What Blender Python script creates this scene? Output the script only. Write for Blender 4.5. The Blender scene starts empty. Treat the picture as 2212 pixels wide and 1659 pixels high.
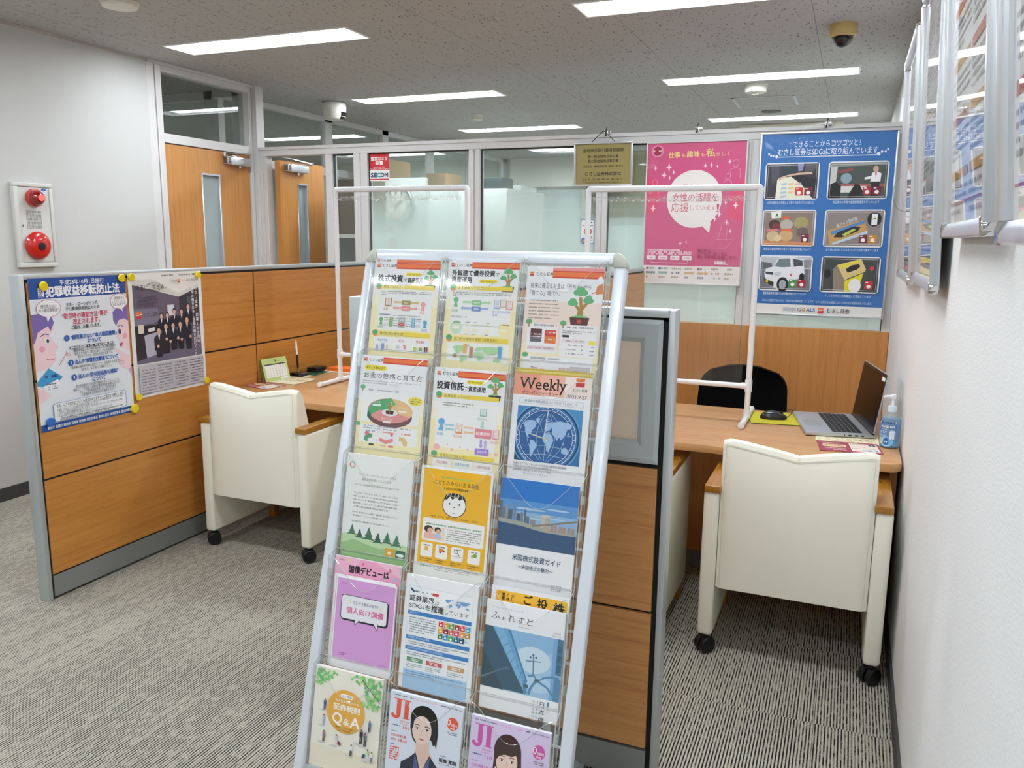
import bpy, bmesh, math, random
import numpy as np
from mathutils import Matrix, Vector

# ------------------------------------------------------------------ camera, world, exposure
sc = bpy.context.scene
C = sc.collection
cam_d = bpy.data.cameras.new('camera')
cam_d.sensor_fit = 'HORIZONTAL'
cam_d.sensor_width = 36.0
cam_d.lens = 28.558
cam_d.clip_start = 0.02
cam_d.clip_end = 60
cam = bpy.data.objects.new('camera', cam_d)
C.objects.link(cam)
_r = Vector((0.92368287, 0.38300973, 0.01065376))
_u = Vector((-0.07721918, 0.15884653, 0.98427891))
_b = Vector((0.37529609, -0.90998425, 0.17629952))
cam.matrix_world = Matrix(((_r.x, _u.x, _b.x, 0.0), (_r.y, _u.y, _b.y, 0.0), (_r.z, _u.z, _b.z, 1.48), (0, 0, 0, 1)))
sc.camera = cam
wd = bpy.data.worlds.new('world')
sc.world = wd
wd.use_nodes = True
wd.node_tree.nodes['Background'].inputs[0].default_value = (0.55, 0.6, 0.62, 1)
wd.node_tree.nodes['Background'].inputs[1].default_value = 0.05
sc.view_settings.view_transform = 'Standard'
sc.view_settings.look = 'None'
sc.view_settings.exposure = 1.3
sc.view_settings.gamma = 1.0
sc.cycles.use_denoising = True
sc.cycles.max_bounces = 10
sc.cycles.diffuse_bounces = 6
sc.cycles.transparent_max_bounces = 24
sc.cycles.sample_clamp_indirect = 6.0
LAMP = 14.0
rnd = random.Random(7)

# ------------------------------------------------------------------ helpers
def lin(hexs):
    hexs = hexs.lstrip('#')
    v = [int(hexs[i:i + 2], 16) / 255 for i in (0, 2, 4)]
    return tuple(c / 12.92 if c <= 0.04045 else ((c + 0.055) / 1.055) ** 2.4 for c in v) + (1.0,)

def newmat(name):
    m = bpy.data.materials.new(name)
    m.use_nodes = True
    nt = m.node_tree
    for n in list(nt.nodes):
        nt.nodes.remove(n)
    out = nt.nodes.new('ShaderNodeOutputMaterial')
    return m, nt, out

def pm(name, col, rough=0.5, metal=0.0, coat=0.0, var=0.06, scale=8.0, bump=0.0, bscale=80.0, stretch=(1, 1, 1), spec=0.5, alpha=1.0, trans=0.0):
    """principled surface with a little procedural variation in colour and relief"""
    m, nt, out = newmat(name)
    b = nt.nodes.new('ShaderNodeBsdfPrincipled')
    nt.links.new(b.outputs[0], out.inputs[0])
    tc = nt.nodes.new('ShaderNodeTexCoord')
    mp = nt.nodes.new('ShaderNodeMapping')
    mp.inputs['Scale'].default_value = stretch
    nt.links.new(tc.outputs['Object'], mp.inputs[0])
    nz = nt.nodes.new('ShaderNodeTexNoise')
    nz.inputs['Scale'].default_value = scale
    nz.inputs['Detail'].default_value = 3
    nt.links.new(mp.outputs[0], nz.inputs['Vector'])
    mx = nt.nodes.new('ShaderNodeMix')
    mx.data_type = 'RGBA'
    c = lin(col)
    mx.inputs[6].default_value = tuple(x * (1 - var) for x in c[:3]) + (1,)
    mx.inputs[7].default_value = tuple(min(1, x * (1 + var)) for x in c[:3]) + (1,)
    nt.links.new(nz.outputs[0], mx.inputs[0])
    nt.links.new(mx.outputs[2], b.inputs['Base Color'])
    b.inputs['Roughness'].default_value = rough
    b.inputs['Metallic'].default_value = metal
    b.inputs['Coat Weight'].default_value = coat
    b.inputs['Coat Roughness'].default_value = 0.08
    b.inputs['Specular IOR Level'].default_value = spec
    b.inputs['Alpha'].default_value = alpha
    b.inputs['Transmission Weight'].default_value = trans
    if bump:
        n2 = nt.nodes.new('ShaderNodeTexNoise')
        n2.inputs['Scale'].default_value = bscale
        n2.inputs['Detail'].default_value = 2
        nt.links.new(mp.outputs[0], n2.inputs['Vector'])
        bp = nt.nodes.new('ShaderNodeBump')
        bp.inputs['Strength'].default_value = bump
        bp.inputs['Distance'].default_value = 0.002
        nt.links.new(n2.outputs[0], bp.inputs['Height'])
        nt.links.new(bp.outputs[0], b.inputs['Normal'])
    return m

def wood(name, c1, c2, c3, grain, rough=0.42, coat=0.15):
    """veneer with the grain along one axis: long streaks from stretched noise"""
    m, nt, out = newmat(name)
    b = nt.nodes.new('ShaderNodeBsdfPrincipled')
    nt.links.new(b.outputs[0], out.inputs[0])
    tc = nt.nodes.new('ShaderNodeTexCoord')
    def noise(across, along, det):
        mp = nt.nodes.new('ShaderNodeMapping')
        s = [across] * 3
        s['xyz'.index(grain)] = along
        mp.inputs['Scale'].default_value = s
        nt.links.new(tc.outputs['Object'], mp.inputs[0])
        nz = nt.nodes.new('ShaderNodeTexNoise')
        nz.inputs['Scale'].default_value = 1.0
        nz.inputs['Detail'].default_value = det
        nz.inputs['Distortion'].default_value = 0.3
        nt.links.new(mp.outputs[0], nz.inputs['Vector'])
        return nz
    n1 = noise(55, 1.6, 4)
    n2 = noise(260, 14, 3)
    mth = nt.nodes.new('ShaderNodeMix')
    mth.inputs[0].default_value = 0.42
    nt.links.new(n1.outputs[0], mth.inputs[2])
    nt.links.new(n2.outputs[0], mth.inputs[3])
    cr = nt.nodes.new('ShaderNodeValToRGB')
    e = cr.color_ramp.elements
    e[0].position = 0.30
    e[0].color = lin(c1)
    e[1].position = 0.72
    e[1].color = lin(c3)
    k = e.new(0.5)
    k.color = lin(c2)
    nt.links.new(mth.outputs[0], cr.inputs[0])
    nt.links.new(cr.outputs[0], b.inputs['Base Color'])
    b.inputs['Roughness'].default_value = rough
    b.inputs['Coat Weight'].default_value = coat
    b.inputs['Coat Roughness'].default_value = 0.25
    return m

def clear(name, tint=(0.96, 0.985, 0.975), rough=0.02, ior=1.45, bump=0.0, bscale=6.0, haze=0.0, hazecol=(0.8, 0.82, 0.82), refl=1.0):
    """thin clear sheet: lets light straight through, mirrors by Fresnel"""
    m, nt, out = newmat(name)
    tr = nt.nodes.new('ShaderNodeBsdfTransparent')
    tr.inputs[0].default_value = tint + (1,)
    gl = nt.nodes.new('ShaderNodeBsdfGlossy')
    gl.inputs['Roughness'].default_value = rough
    gl.inputs[0].default_value = (refl, refl, refl, 1)
    # Schlick reflectance, the same from both sides of the sheet
    fr = nt.nodes.new('ShaderNodeLayerWeight')
    fr.inputs[0].default_value = 0.5
    f0 = ((ior - 1) / (ior + 1)) ** 2
    pw = nt.nodes.new('ShaderNodeMath')
    pw.operation = 'POWER'
    pw.inputs[1].default_value = 5.0
    nt.links.new(fr.outputs['Facing'], pw.inputs[0])
    ma = nt.nodes.new('ShaderNodeMath')
    ma.operation = 'MULTIPLY_ADD'
    ma.inputs[1].default_value = 1 - f0
    ma.inputs[2].default_value = f0
    nt.links.new(pw.outputs[0], ma.inputs[0])
    mx = nt.nodes.new('ShaderNodeMixShader')
    nt.links.new(ma.outputs[0], mx.inputs[0])
    last = tr
    if haze:
        df = nt.nodes.new('ShaderNodeBsdfDiffuse')
        df.inputs[0].default_value = hazecol + (1,)
        m2 = nt.nodes.new('ShaderNodeMixShader')
        m2.inputs[0].default_value = haze
        nt.links.new(tr.outputs[0], m2.inputs[1])
        nt.links.new(df.outputs[0], m2.inputs[2])
        last = m2
    nt.links.new(last.outputs[0], mx.inputs[1])
    nt.links.new(gl.outputs[0], mx.inputs[2])
    nt.links.new(mx.outputs[0], out.inputs[0])
    if bump:
        tc = nt.nodes.new('ShaderNodeTexCoord')
        nz = nt.nodes.new('ShaderNodeTexNoise')
        nz.inputs['Scale'].default_value = bscale
        nz.inputs['Detail'].default_value = 1.5
        nz.inputs['Distortion'].default_value = 0.8
        nt.links.new(tc.outputs['Object'], nz.inputs['Vector'])
        bp = nt.nodes.new('ShaderNodeBump')
        bp.inputs['Strength'].default_value = bump
        bp.inputs['Distance'].default_value = 0.02
        nt.links.new(nz.outputs[0], bp.inputs['Height'])
        nt.links.new(bp.outputs[0], gl.inputs['Normal'])
        nt.links.new(bp.outputs[0], fr.inputs['Normal'])
    return m

def emit(name, col, s):
    m, nt, out = newmat(name)
    e = nt.nodes.new('ShaderNodeEmission')
    e.inputs[0].default_value = col + (1,)
    e.inputs[1].default_value = s
    nt.links.new(e.outputs[0], out.inputs[0])
    return m

class MB:
    """collects shapes, then links them as one mesh object"""
    def __init__(s):
        s.v, s.f, s.m = [], [], []
    def add(s, vs, fs, mi=0):
        o = len(s.v)
        s.v += [tuple(p) for p in vs]
        s.f += [[i + o for i in f] for f in fs]
        s.m += [mi] * len(fs)
        return s
    def box(s, x0, y0, z0, x1, y1, z1, mi=0):
        x0, x1 = min(x0, x1), max(x0, x1)
        y0, y1 = min(y0, y1), max(y0, y1)
        z0, z1 = min(z0, z1), max(z0, z1)
        vs = [(x, y, z) for x in (x0, x1) for y in (y0, y1) for z in (z0, z1)]
        return s.add(vs, [(0, 1, 3, 2), (4, 6, 7, 5), (0, 4, 5, 1), (2, 3, 7, 6), (0, 2, 6, 4), (1, 5, 7, 3)], mi)
    def prism(s, pts, ax, a0, a1, mi=0):
        """2-D outline extruded along axis ax ('x': pts are (y,z), 'y': (x,z), 'z': (x,y))"""
        n = len(pts)
        def P(p, a):
            return {'x': (a, p[0], p[1]), 'y': (p[0], a, p[1]), 'z': (p[0], p[1], a)}[ax]
        vs = [P(p, a0) for p in pts] + [P(p, a1) for p in pts]
        fs = [list(range(n)), list(range(n, 2 * n))[::-1]] + [(i, n + i, n + (i + 1) % n, (i + 1) % n) for i in range(n)]
        return s.add(vs, fs, mi)
    def tube(s, path, r, n=10, mi=0, closed=False, caps=True):
        path = [Vector(p) for p in path]
        N = len(path)
        rs = r if isinstance(r, (list, tuple)) else [r] * N
        rings = []
        ref = None
        for i, p in enumerate(path):
            a = path[(i - 1) % N] if (closed or i > 0) else p
            b = path[(i + 1) % N] if (closed or i < N - 1) else p
            t = (b - a).normalized()
            if ref is None:
                ref = Vector((0, 0, 1)) if abs(t.z) < 0.9 else Vector((1, 0, 0))
            u = (ref - t * ref.dot(t)).normalized()
            ref = u
            w = t.cross(u)
            rings.append([p + (u * math.cos(2 * math.pi * k / n) + w * math.sin(2 * math.pi * k / n)) * rs[i] for k in range(n)])
        vs = [q for ring in rings for q in ring]
        fs = []
        for i in range(N if closed else N - 1):
            j = (i + 1) % N
            fs += [(i * n + k, i * n + (k + 1) % n, j * n + (k + 1) % n, j * n + k) for k in range(n)]
        if caps and not closed:
            fs += [tuple(range(n))[::-1], tuple((N - 1) * n + k for k in range(n))]
        return s.add(vs, fs, mi)
    def lathe(s, prof, c=(0, 0, 0), ax='z', n=28, mi=0):
        """profile [(radius, height)] turned about an axis through c"""
        vs, fs = [], []
        for (r, hh) in prof:
            for k in range(n):
                a = 2 * math.pi * k / n
                p, q = r * math.cos(a), r * math.sin(a)
                vs.append({'z': (c[0] + p, c[1] + q, c[2] + hh), 'y': (c[0] + p, c[1] + hh, c[2] + q), 'x': (c[0] + hh, c[1] + p, c[2] + q)}[ax])
        N = len(prof)
        for i in range(N - 1):
            fs += [(i * n + k, i * n + (k + 1) % n, (i + 1) * n + (k + 1) % n, (i + 1) * n + k) for k in range(n)]
        fs += [tuple(range(n))[::-1], tuple((N - 1) * n + k for k in range(n))]
        return s.add(vs, fs, mi)
    def grid(s, rows, mi=0, closed=False):
        n = len(rows[0])
        vs = [p for r in rows for p in r]
        fs = []
        for i in range(len(rows) - 1):
            for k in range(n if closed else n - 1):
                fs.append((i * n + k, i * n + (k + 1) % n, (i + 1) * n + (k + 1) % n, (i + 1) * n + k))
        return s.add(vs, fs, mi)
    def build(s, name, mats, parent=None, bevel=0.0, seg=2, smooth=True, world=True, loc=None, rot=None):
        if not isinstance(mats, (list, tuple)):
            mats = [mats]
        off = Vector((0, 0, 0))
        if parent is not None and world:
            q = parent
            while q is not None:
                off += q.location
                q = q.parent
        if loc is not None and parent is None and world:
            off = Vector(loc)
        me = bpy.data.meshes.new(name)
        bm = bmesh.new()
        vv = [bm.verts.new(Vector(p) - off) for p in s.v]
        for f, mi in zip(s.f, s.m):
            try:
                ff = bm.faces.new([vv[i] for i in f])
                ff.material_index = mi
            except ValueError:
                pass
        bmesh.ops.recalc_face_normals(bm, faces=bm.faces)
        if bevel:
            ed = [e for e in bm.edges if len(e.link_faces) == 2 and e.calc_face_angle(0) > 0.6]
            bmesh.ops.bevel(bm, geom=ed, offset=bevel, offset_type='OFFSET', segments=seg, profile=0.5, affect='EDGES', clamp_overlap=True)
        if smooth:
            for f in bm.faces:
                f.smooth = True
            for e in bm.edges:
                if len(e.link_faces) == 2 and e.calc_face_angle(0) > 0.65:
                    e.smooth = False
        bm.to_mesh(me)
        bm.free()
        for m in mats:
            me.materials.append(m)
        o = bpy.data.objects.new(name, me)
        C.objects.link(o)
        if parent is not None:
            o.parent = parent
        elif loc is not None:
            o.location = loc
        if rot is not None:
            o.rotation_euler = rot
        return o

def tag(o, label, cat, group=None, kind=None):
    o['label'] = label
    o['category'] = cat
    if group:
        o['group'] = group
    if kind:
        o['kind'] = kind
    return o

def thing(name, label, cat, loc=(0, 0, 0), group=None):
    o = bpy.data.objects.new(name, None)
    o.empty_display_size = 0.05
    o.location = loc
    C.objects.link(o)
    return tag(o, label, cat, group)

def struct(o, label, cat='wall'):
    o['kind'] = 'structure'
    o['label'] = label
    o['category'] = cat
    return o

def copy_tree(o, parent=None):
    c = o.copy()
    C.objects.link(c)
    c.parent = parent
    for ch in [x for x in bpy.data.objects if x.parent == o]:
        copy_tree(ch, c)
    return c

# ------------------------------------------------------------------ printed matter
_tcache = {}
def glyphs(s):
    if s not in _tcache:
        cu = bpy.data.curves.new('type', 'FONT')
        cu.body = s
        cu.resolution_u = 2
        ob = bpy.data.objects.new('type', cu)
        me = ob.to_mesh()
        vs = [(v.co.x, v.co.y) for v in me.vertices]
        fs = [tuple(p.vertices) for p in me.polygons]
        w = max([p[0] for p in vs], default=0)
        x0 = min([p[0] for p in vs], default=0)
        ob.to_mesh_clear()
        bpy.data.objects.remove(ob)
        bpy.data.curves.remove(cu)
        _tcache[s] = (vs, fs, x0, w)
    return _tcache[s]

class Print:
    """flat printed sheet: page units, width = 100, y runs down from the top edge"""
    def __init__(s, wm, hm, paper='f4f4f6', thick=0.001, eps=1.6e-5, ys=1.0):
        s.k = wm / 100.0
        s.ys = ys
        s.H = hm / s.k / ys
        s.v, s.f, s.c = [], [], []
        s.t = thick
        s.z = thick
        s.eps = eps
        H = s.H
        o = [(0, 0), (100, 0), (100, H), (0, H)]
        pc = lin(paper)[:3]
        s._quad3([(x, y, thick) for x, y in o][::-1], pc)
        s._quad3([(x, y, 0) for x, y in o], pc)
        for i in range(4):
            a, b = o[i], o[(i + 1) % 4]
            s._quad3([(a[0], a[1], 0), (b[0], b[1], 0), (b[0], b[1], thick), (a[0], a[1], thick)][::-1], tuple(x * 0.93 for x in pc))
    def _quad3(s, pts, c):
        o = len(s.v)
        s.v += [(x * s.k, -y * s.k * s.ys, z) for x, y, z in pts]
        s.f.append(list(range(o, o + len(pts))))
        s.c.append(c)
    def _mesh(s, pts, fs, col):
        s.z += s.eps
        o = len(s.v)
        c = lin(col)[:3]
        s.v += [(x * s.k, -y * s.k * s.ys, s.z) for x, y in pts]
        for f in fs:
            s.f.append([i + o for i in f])
            s.c.append(c)
    def poly(s, pts, c):
        s._mesh(pts, [list(range(len(pts)))[::-1]], c)
        return s
    def rect(s, x0, y0, x1, y1, c):
        return s.poly([(x0, y0), (x1, y0), (x1, y1), (x0, y1)], c)
    def rr(s, x0, y0, x1, y1, r, c):
        pts = []
        for cx, cy, a0 in ((x1 - r, y0 + r, -90), (x1 - r, y1 - r, 0), (x0 + r, y1 - r, 90), (x0 + r, y0 + r, 180)):
            for i in range(5):
                a = math.radians(a0 + 22.5 * i)
                pts.append((cx + r * math.cos(a), cy + r * math.sin(a)))
        return s.poly(pts, c)
    def ell(s, cx, cy, rx, ry, c, n=28, a0=0, a1=360, rot=0):
        pts = []
        full = abs(a1 - a0) >= 360
        for i in range(n if full else n + 1):
            a = math.radians(a0 + (a1 - a0) * i / n)
            x, y = rx * math.cos(a), ry * math.sin(a)
            q = math.radians(rot)
            pts.append((cx + x * math.cos(q) - y * math.sin(q), cy + x * math.sin(q) + y * math.cos(q)))
        return s.poly(pts, c)
    def line(s, pts, w, c, closed=False):
        P = [Vector(p) for p in pts]
        N = len(P)
        vs, fs = [], []
        for i in range(N):
            a = P[(i - 1) % N] if (closed or i) else P[i]
            b = P[(i + 1) % N] if (closed or i < N - 1) else P[i]
            t = (b - a)
            t = t.normalized() if t.length > 1e-9 else Vector((1, 0))
            n = Vector((-t.y, t.x)) * w / 2
            vs += [tuple(P[i] + n), tuple(P[i] - n)]
        for i in range(N if closed else N - 1):
            j = (i + 1) % N
            fs.append((2 * i, 2 * i + 1, 2 * j + 1, 2 * j))
        s._mesh(vs, fs, c)
        return s
    def ring(s, cx, cy, r, w, c, n=32, a0=0, a1=360, ry=None):
        ry = ry or r
        full = abs(a1 - a0) >= 360
        return s.line([(cx + r * math.cos(math.radians(a0 + (a1 - a0) * i / n)), cy + ry * math.sin(math.radians(a0 + (a1 - a0) * i / n))) for i in range(n if full else n + 1)], w, c, closed=full)
    def txt(s, t, x, y, size, c, al='l', w=None, b=0.0, rot=0.0):
        vs, fs, x0, x1 = glyphs(t)
        tw = max(1e-6, x1 - x0)
        sx = size if w is None else w / tw
        wid = tw * sx
        ox = {'l': 0, 'c': -wid / 2, 'r': -wid}[al]
        cr, sr = math.cos(math.radians(rot)), math.sin(math.radians(rot))
        offs = [(0, 0)]
        if b:
            d = b * size
            offs = [(-d, 0), (d, 0), (0, d), (0, -d)]
        for dx, dy in offs:
            pts = []
            for (px, py) in vs:
                X = ox + (px - x0) * sx + dx
                Y = -(py - 0.36) * size + dy
                pts.append((x + X * cr - Y * sr, y + X * sr + Y * cr))
            s._mesh(pts, fs, c)
        return s
    def vtxt(s, t, x, y, size, c, step=None, b=0.0):
        step = step or size * 1.08
        for i, ch in enumerate(t):
            if ch != ' ':
                s.txt(ch, x, y + i * step, size, c, 'c', b=b)
        return s
    def greek(s, x0, x1, y, h, c, fill=0.86):
        vs, fs = [], []
        x = x0
        while x < x1:
            w = h * rnd.uniform(0.55, 0.95)
            if rnd.random() < fill:
                k = rnd.uniform(0.3, 0.5) * h
                o = len(vs)
                xe = min(x1, x + w)
                vs += [(x, y - k), (xe, y - k), (xe, y + k), (x, y + k)]
                fs.append((o + 3, o + 2, o + 1, o))
            x += w + h * 0.16
        if fs:
            s._mesh(vs, fs, c)
        return s
    def para(s, x0, x1, y, n, lh, h, c, last=0.6):
        for i in range(n):
            s.greek(x0, x1 if i < n - 1 else x0 + (x1 - x0) * last, y + i * lh, h, c)
        return s
    def build(s, name, mat, M, label=None, cat=None, group=None, parent=None, bend=None):
        me = bpy.data.meshes.new(name)
        v = s.v if bend is None else [bend(p) for p in s.v]
        me.from_pydata(v, [], s.f)
        at = me.color_attributes.new('ink', 'FLOAT_COLOR', 'CORNER')
        arr = np.ones((len(me.loops), 4), dtype=np.float32)
        tot = np.array([len(f) for f in s.f])
        arr[:, :3] = np.repeat(np.array(s.c, dtype=np.float32), tot, axis=0)
        at.data.foreach_set('color', arr.ravel())
        me.materials.append(mat)
        o = bpy.data.objects.new(name, me)
        C.objects.link(o)
        if parent is not None:
            o.parent = parent
        o.matrix_local = M
        if label:
            tag(o, label, cat, group)
        return o

def frame(origin, xd, up):
    """matrix of a sheet whose top-left corner is origin, running along xd, with up pointing to its top"""
    x = Vector(xd).normalized()
    u = Vector(up)
    u = (u - x * u.dot(x)).normalized()
    n = x.cross(u)
    return Matrix(((x.x, u.x, n.x, origin[0]), (x.y, u.y, n.y, origin[1]), (x.z, u.z, n.z, origin[2]), (0, 0, 0, 1)))

def inkmat(name, rough, coat):
    m, nt, out = newmat(name)
    b = nt.nodes.new('ShaderNodeBsdfPrincipled')
    nt.links.new(b.outputs[0], out.inputs[0])
    a = nt.nodes.new('ShaderNodeAttribute')
    a.attribute_name = 'ink'
    nt.links.new(a.outputs[0], b.inputs['Base Color'])
    b.inputs['Roughness'].default_value = rough
    b.inputs['Coat Weight'].default_value = coat
    b.inputs['Coat Roughness'].default_value = 0.12
    return m
INK = inkmat('printed_paper', 0.55, 0.0)
INKG = inkmat('glossy_print', 0.45, 0.08)

# ------------------------------------------------------------------ materials
WHITE_WALL = pm('white_wallpaper', 'e6e6e7', 0.75, var=0.015, scale=3, bump=0.35, bscale=160, stretch=(1, 0.35, 1.4))
LEFT_WALL = pm('white_paint', 'c7c8c7', 0.8, var=0.015, scale=3, bump=0.1, bscale=300)
FAR_WALL = pm('cream_paint', 'd9d8cf', 0.8, var=0.02)
ALU = pm('warm_white_aluminium', 'd3d2d2', 0.45, 0.0, var=0.015)
ALU2 = pm('satin_aluminium', 'c3c8cb', 0.36, 0.55, var=0.02, stretch=(1, 1, 1))
SILVER = pm('anodised_silver', 'd3d7dc', 0.3, 0.75, var=0.02)
GREYMET = pm('grey_painted_metal', '9aa19f', 0.42, 0.25, var=0.02)
KICK = pm('kick_plate_grey', '8f9292', 0.4, 0.3, var=0.03)
CHROME = pm('chrome', 'd8d8d8', 0.12, 1.0, var=0.01)
BLACK = pm('black_plastic', '0b0c0d', 0.45, var=0.1)
BLACKFAB = pm('black_fabric', '0a0a0b', 0.95, var=0.2, scale=300, bump=0.3, bscale=900, spec=0.1)
DARKGAP = pm('shadow_gap_rubber', '151413', 0.8)
LEATHER = pm('ivory_leather', 'f1f0e2', 0.42, var=0.02, scale=5, bump=0.12, bscale=260)
PIPING = pm('ivory_piping', 'dddbcc', 0.5, var=0.02)
ARMWOOD = wood('honey_lacquered_wood', '8a5a12', 'a8711c', 'b98328', 'y', 0.25, 0.6)
PANELWOOD = wood('screen_veneer', 'b4722f', 'c6853c', 'd09248', 'y')
PANELWOODX = wood('wing_veneer', 'ab7040', 'c08850', 'cb955c', 'x')
DOORWOOD = wood('door_veneer', 'b07334', 'c18647', 'ca9150', 'z')
DADOWOOD = wood('dado_veneer', 'b5773a', 'c6874a', 'cf9354', 'z')
DESKWOOD = wood('desk_laminate', 'b38350', 'c49462', 'd0a374', 'x', 0.36, 0.2)
DESKEDGE = wood('desk_edge_band', 'a8733f', 'b98550', 'c4915d', 'x', 0.4, 0.2)
GLASS = clear('partition_glass', (0.93, 0.965, 0.955), 0.01, 1.45)
GLASSD = clear('transom_glass', (0.88, 0.91, 0.905), 0.01, 1.5)
VINYL = clear('clear_vinyl', (0.965, 0.975, 0.975), 0.06, 1.35, 0.06, 3.0, haze=0.05)
VINYLTOP = clear('clear_vinyl_folds', (0.95, 0.96, 0.96), 0.10, 2.0, haze=0.10)
ACRYL = clear('clear_acrylic', (0.985, 0.99, 0.988), 0.04, 1.3, haze=0.015)
ACEDGE = clear('acrylic_edge', (0.82, 0.84, 0.83), 0.08, 1.9, haze=0.38, hazecol=(0.83, 0.85, 0.84))
COVER = clear('poster_cover_sheet', (0.985, 0.985, 0.99), 0.03, 1.33, 0.3, 5.0)
COVERW = clear('frame_cover_sheet', (0.97, 0.975, 0.98), 0.02, 1.5, 0.03, 1.2)
VINYLGLINT = clear('vinyl_crease_glint_white', (0.95, 0.96, 0.96), 0.15, 2.0, haze=0.55, hazecol=(0.93, 0.94, 0.95))  # milky white stands in for glints along the hem folds
PVC = pm('white_pvc_pipe', 'eceef2', 0.3, var=0.01)
LAMPHOUSE = pm('lamp_reflector_white', 'f2f2f2', 0.5, var=0.01)
LAMPEMIT = emit('lamp_tube_light', (0.93, 0.985, 1.02), LAMP)

def ceiling_mat():
    m, nt, out = newmat('mineral_fibre_tiles')
    N, L = nt.nodes, nt.links
    b = N.new('ShaderNodeBsdfPrincipled')
    L.new(b.outputs[0], out.inputs[0])
    b.inputs['Roughness'].default_value = 0.9
    tc = N.new('ShaderNodeTexCoord')
    sp = N.new('ShaderNodeSeparateXYZ')
    L.new(tc.outputs['Object'], sp.inputs[0])
    def mth(op, a, bv, c=None):
        n = N.new('ShaderNodeMath')
        n.operation = op
        for i, q in enumerate((a, bv, c)):
            if q is None:
                continue
            if isinstance(q, (int, float)):
                n.inputs[i].default_value = q
            else:
                L.new(q, n.inputs[i])
        return n.outputs[0]
    def seam(coord, off, per):
        t = mth('FRACT', mth('DIVIDE', mth('ADD', coord, off), per), None)
        return mth('GREATER_THAN', mth('ABSOLUTE', mth('SUBTRACT', t, 0.5), None), 0.5 - 0.0022 / per)
    sx = seam(sp.outputs[0], 0.27, 0.935)
    sy = seam(sp.outputs[1], -4.03, 1.0)
    seams = mth('MAXIMUM', sx, mth('MULTIPLY', sy, 0.6))
    def worms(rz, th):
        mp = N.new('ShaderNodeMapping')
        mp.inputs['Rotation'].default_value = (0, 0, rz)
        mp.inputs['Scale'].default_value = (95, 32, 1)
        L.new(tc.outputs['Object'], mp.inputs[0])
        nz = N.new('ShaderNodeTexNoise')
        nz.inputs['Scale'].default_value = 1
        nz.inputs['Detail'].default_value = 0.5
        nz.inputs['Distortion'].default_value = 0.4
        L.new(mp.outputs[0], nz.inputs['Vector'])
        r = N.new('ShaderNodeMapRange')
        r.inputs[1].default_value = th
        r.inputs[2].default_value = th + 0.03
        L.new(nz.outputs[0], r.inputs[0])
        return r.outputs[0]
    w = mth('MAXIMUM', worms(0.5, 0.70), worms(-0.7, 0.715))
    dark = mth('MAXIMUM', mth('MULTIPLY', w, 0.62), mth('MULTIPLY', seams, 0.5))
    mx = N.new('ShaderNodeMix')
    mx.data_type = 'RGBA'
    mx.inputs[6].default_value = lin('b9b9b7')
    mx.inputs[7].default_value = lin('45423f')
    L.new(dark, mx.inputs[0])
    L.new(mx.outputs[2], b.inputs['Base Color'])
    return m
CEIL = ceiling_mat()

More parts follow.
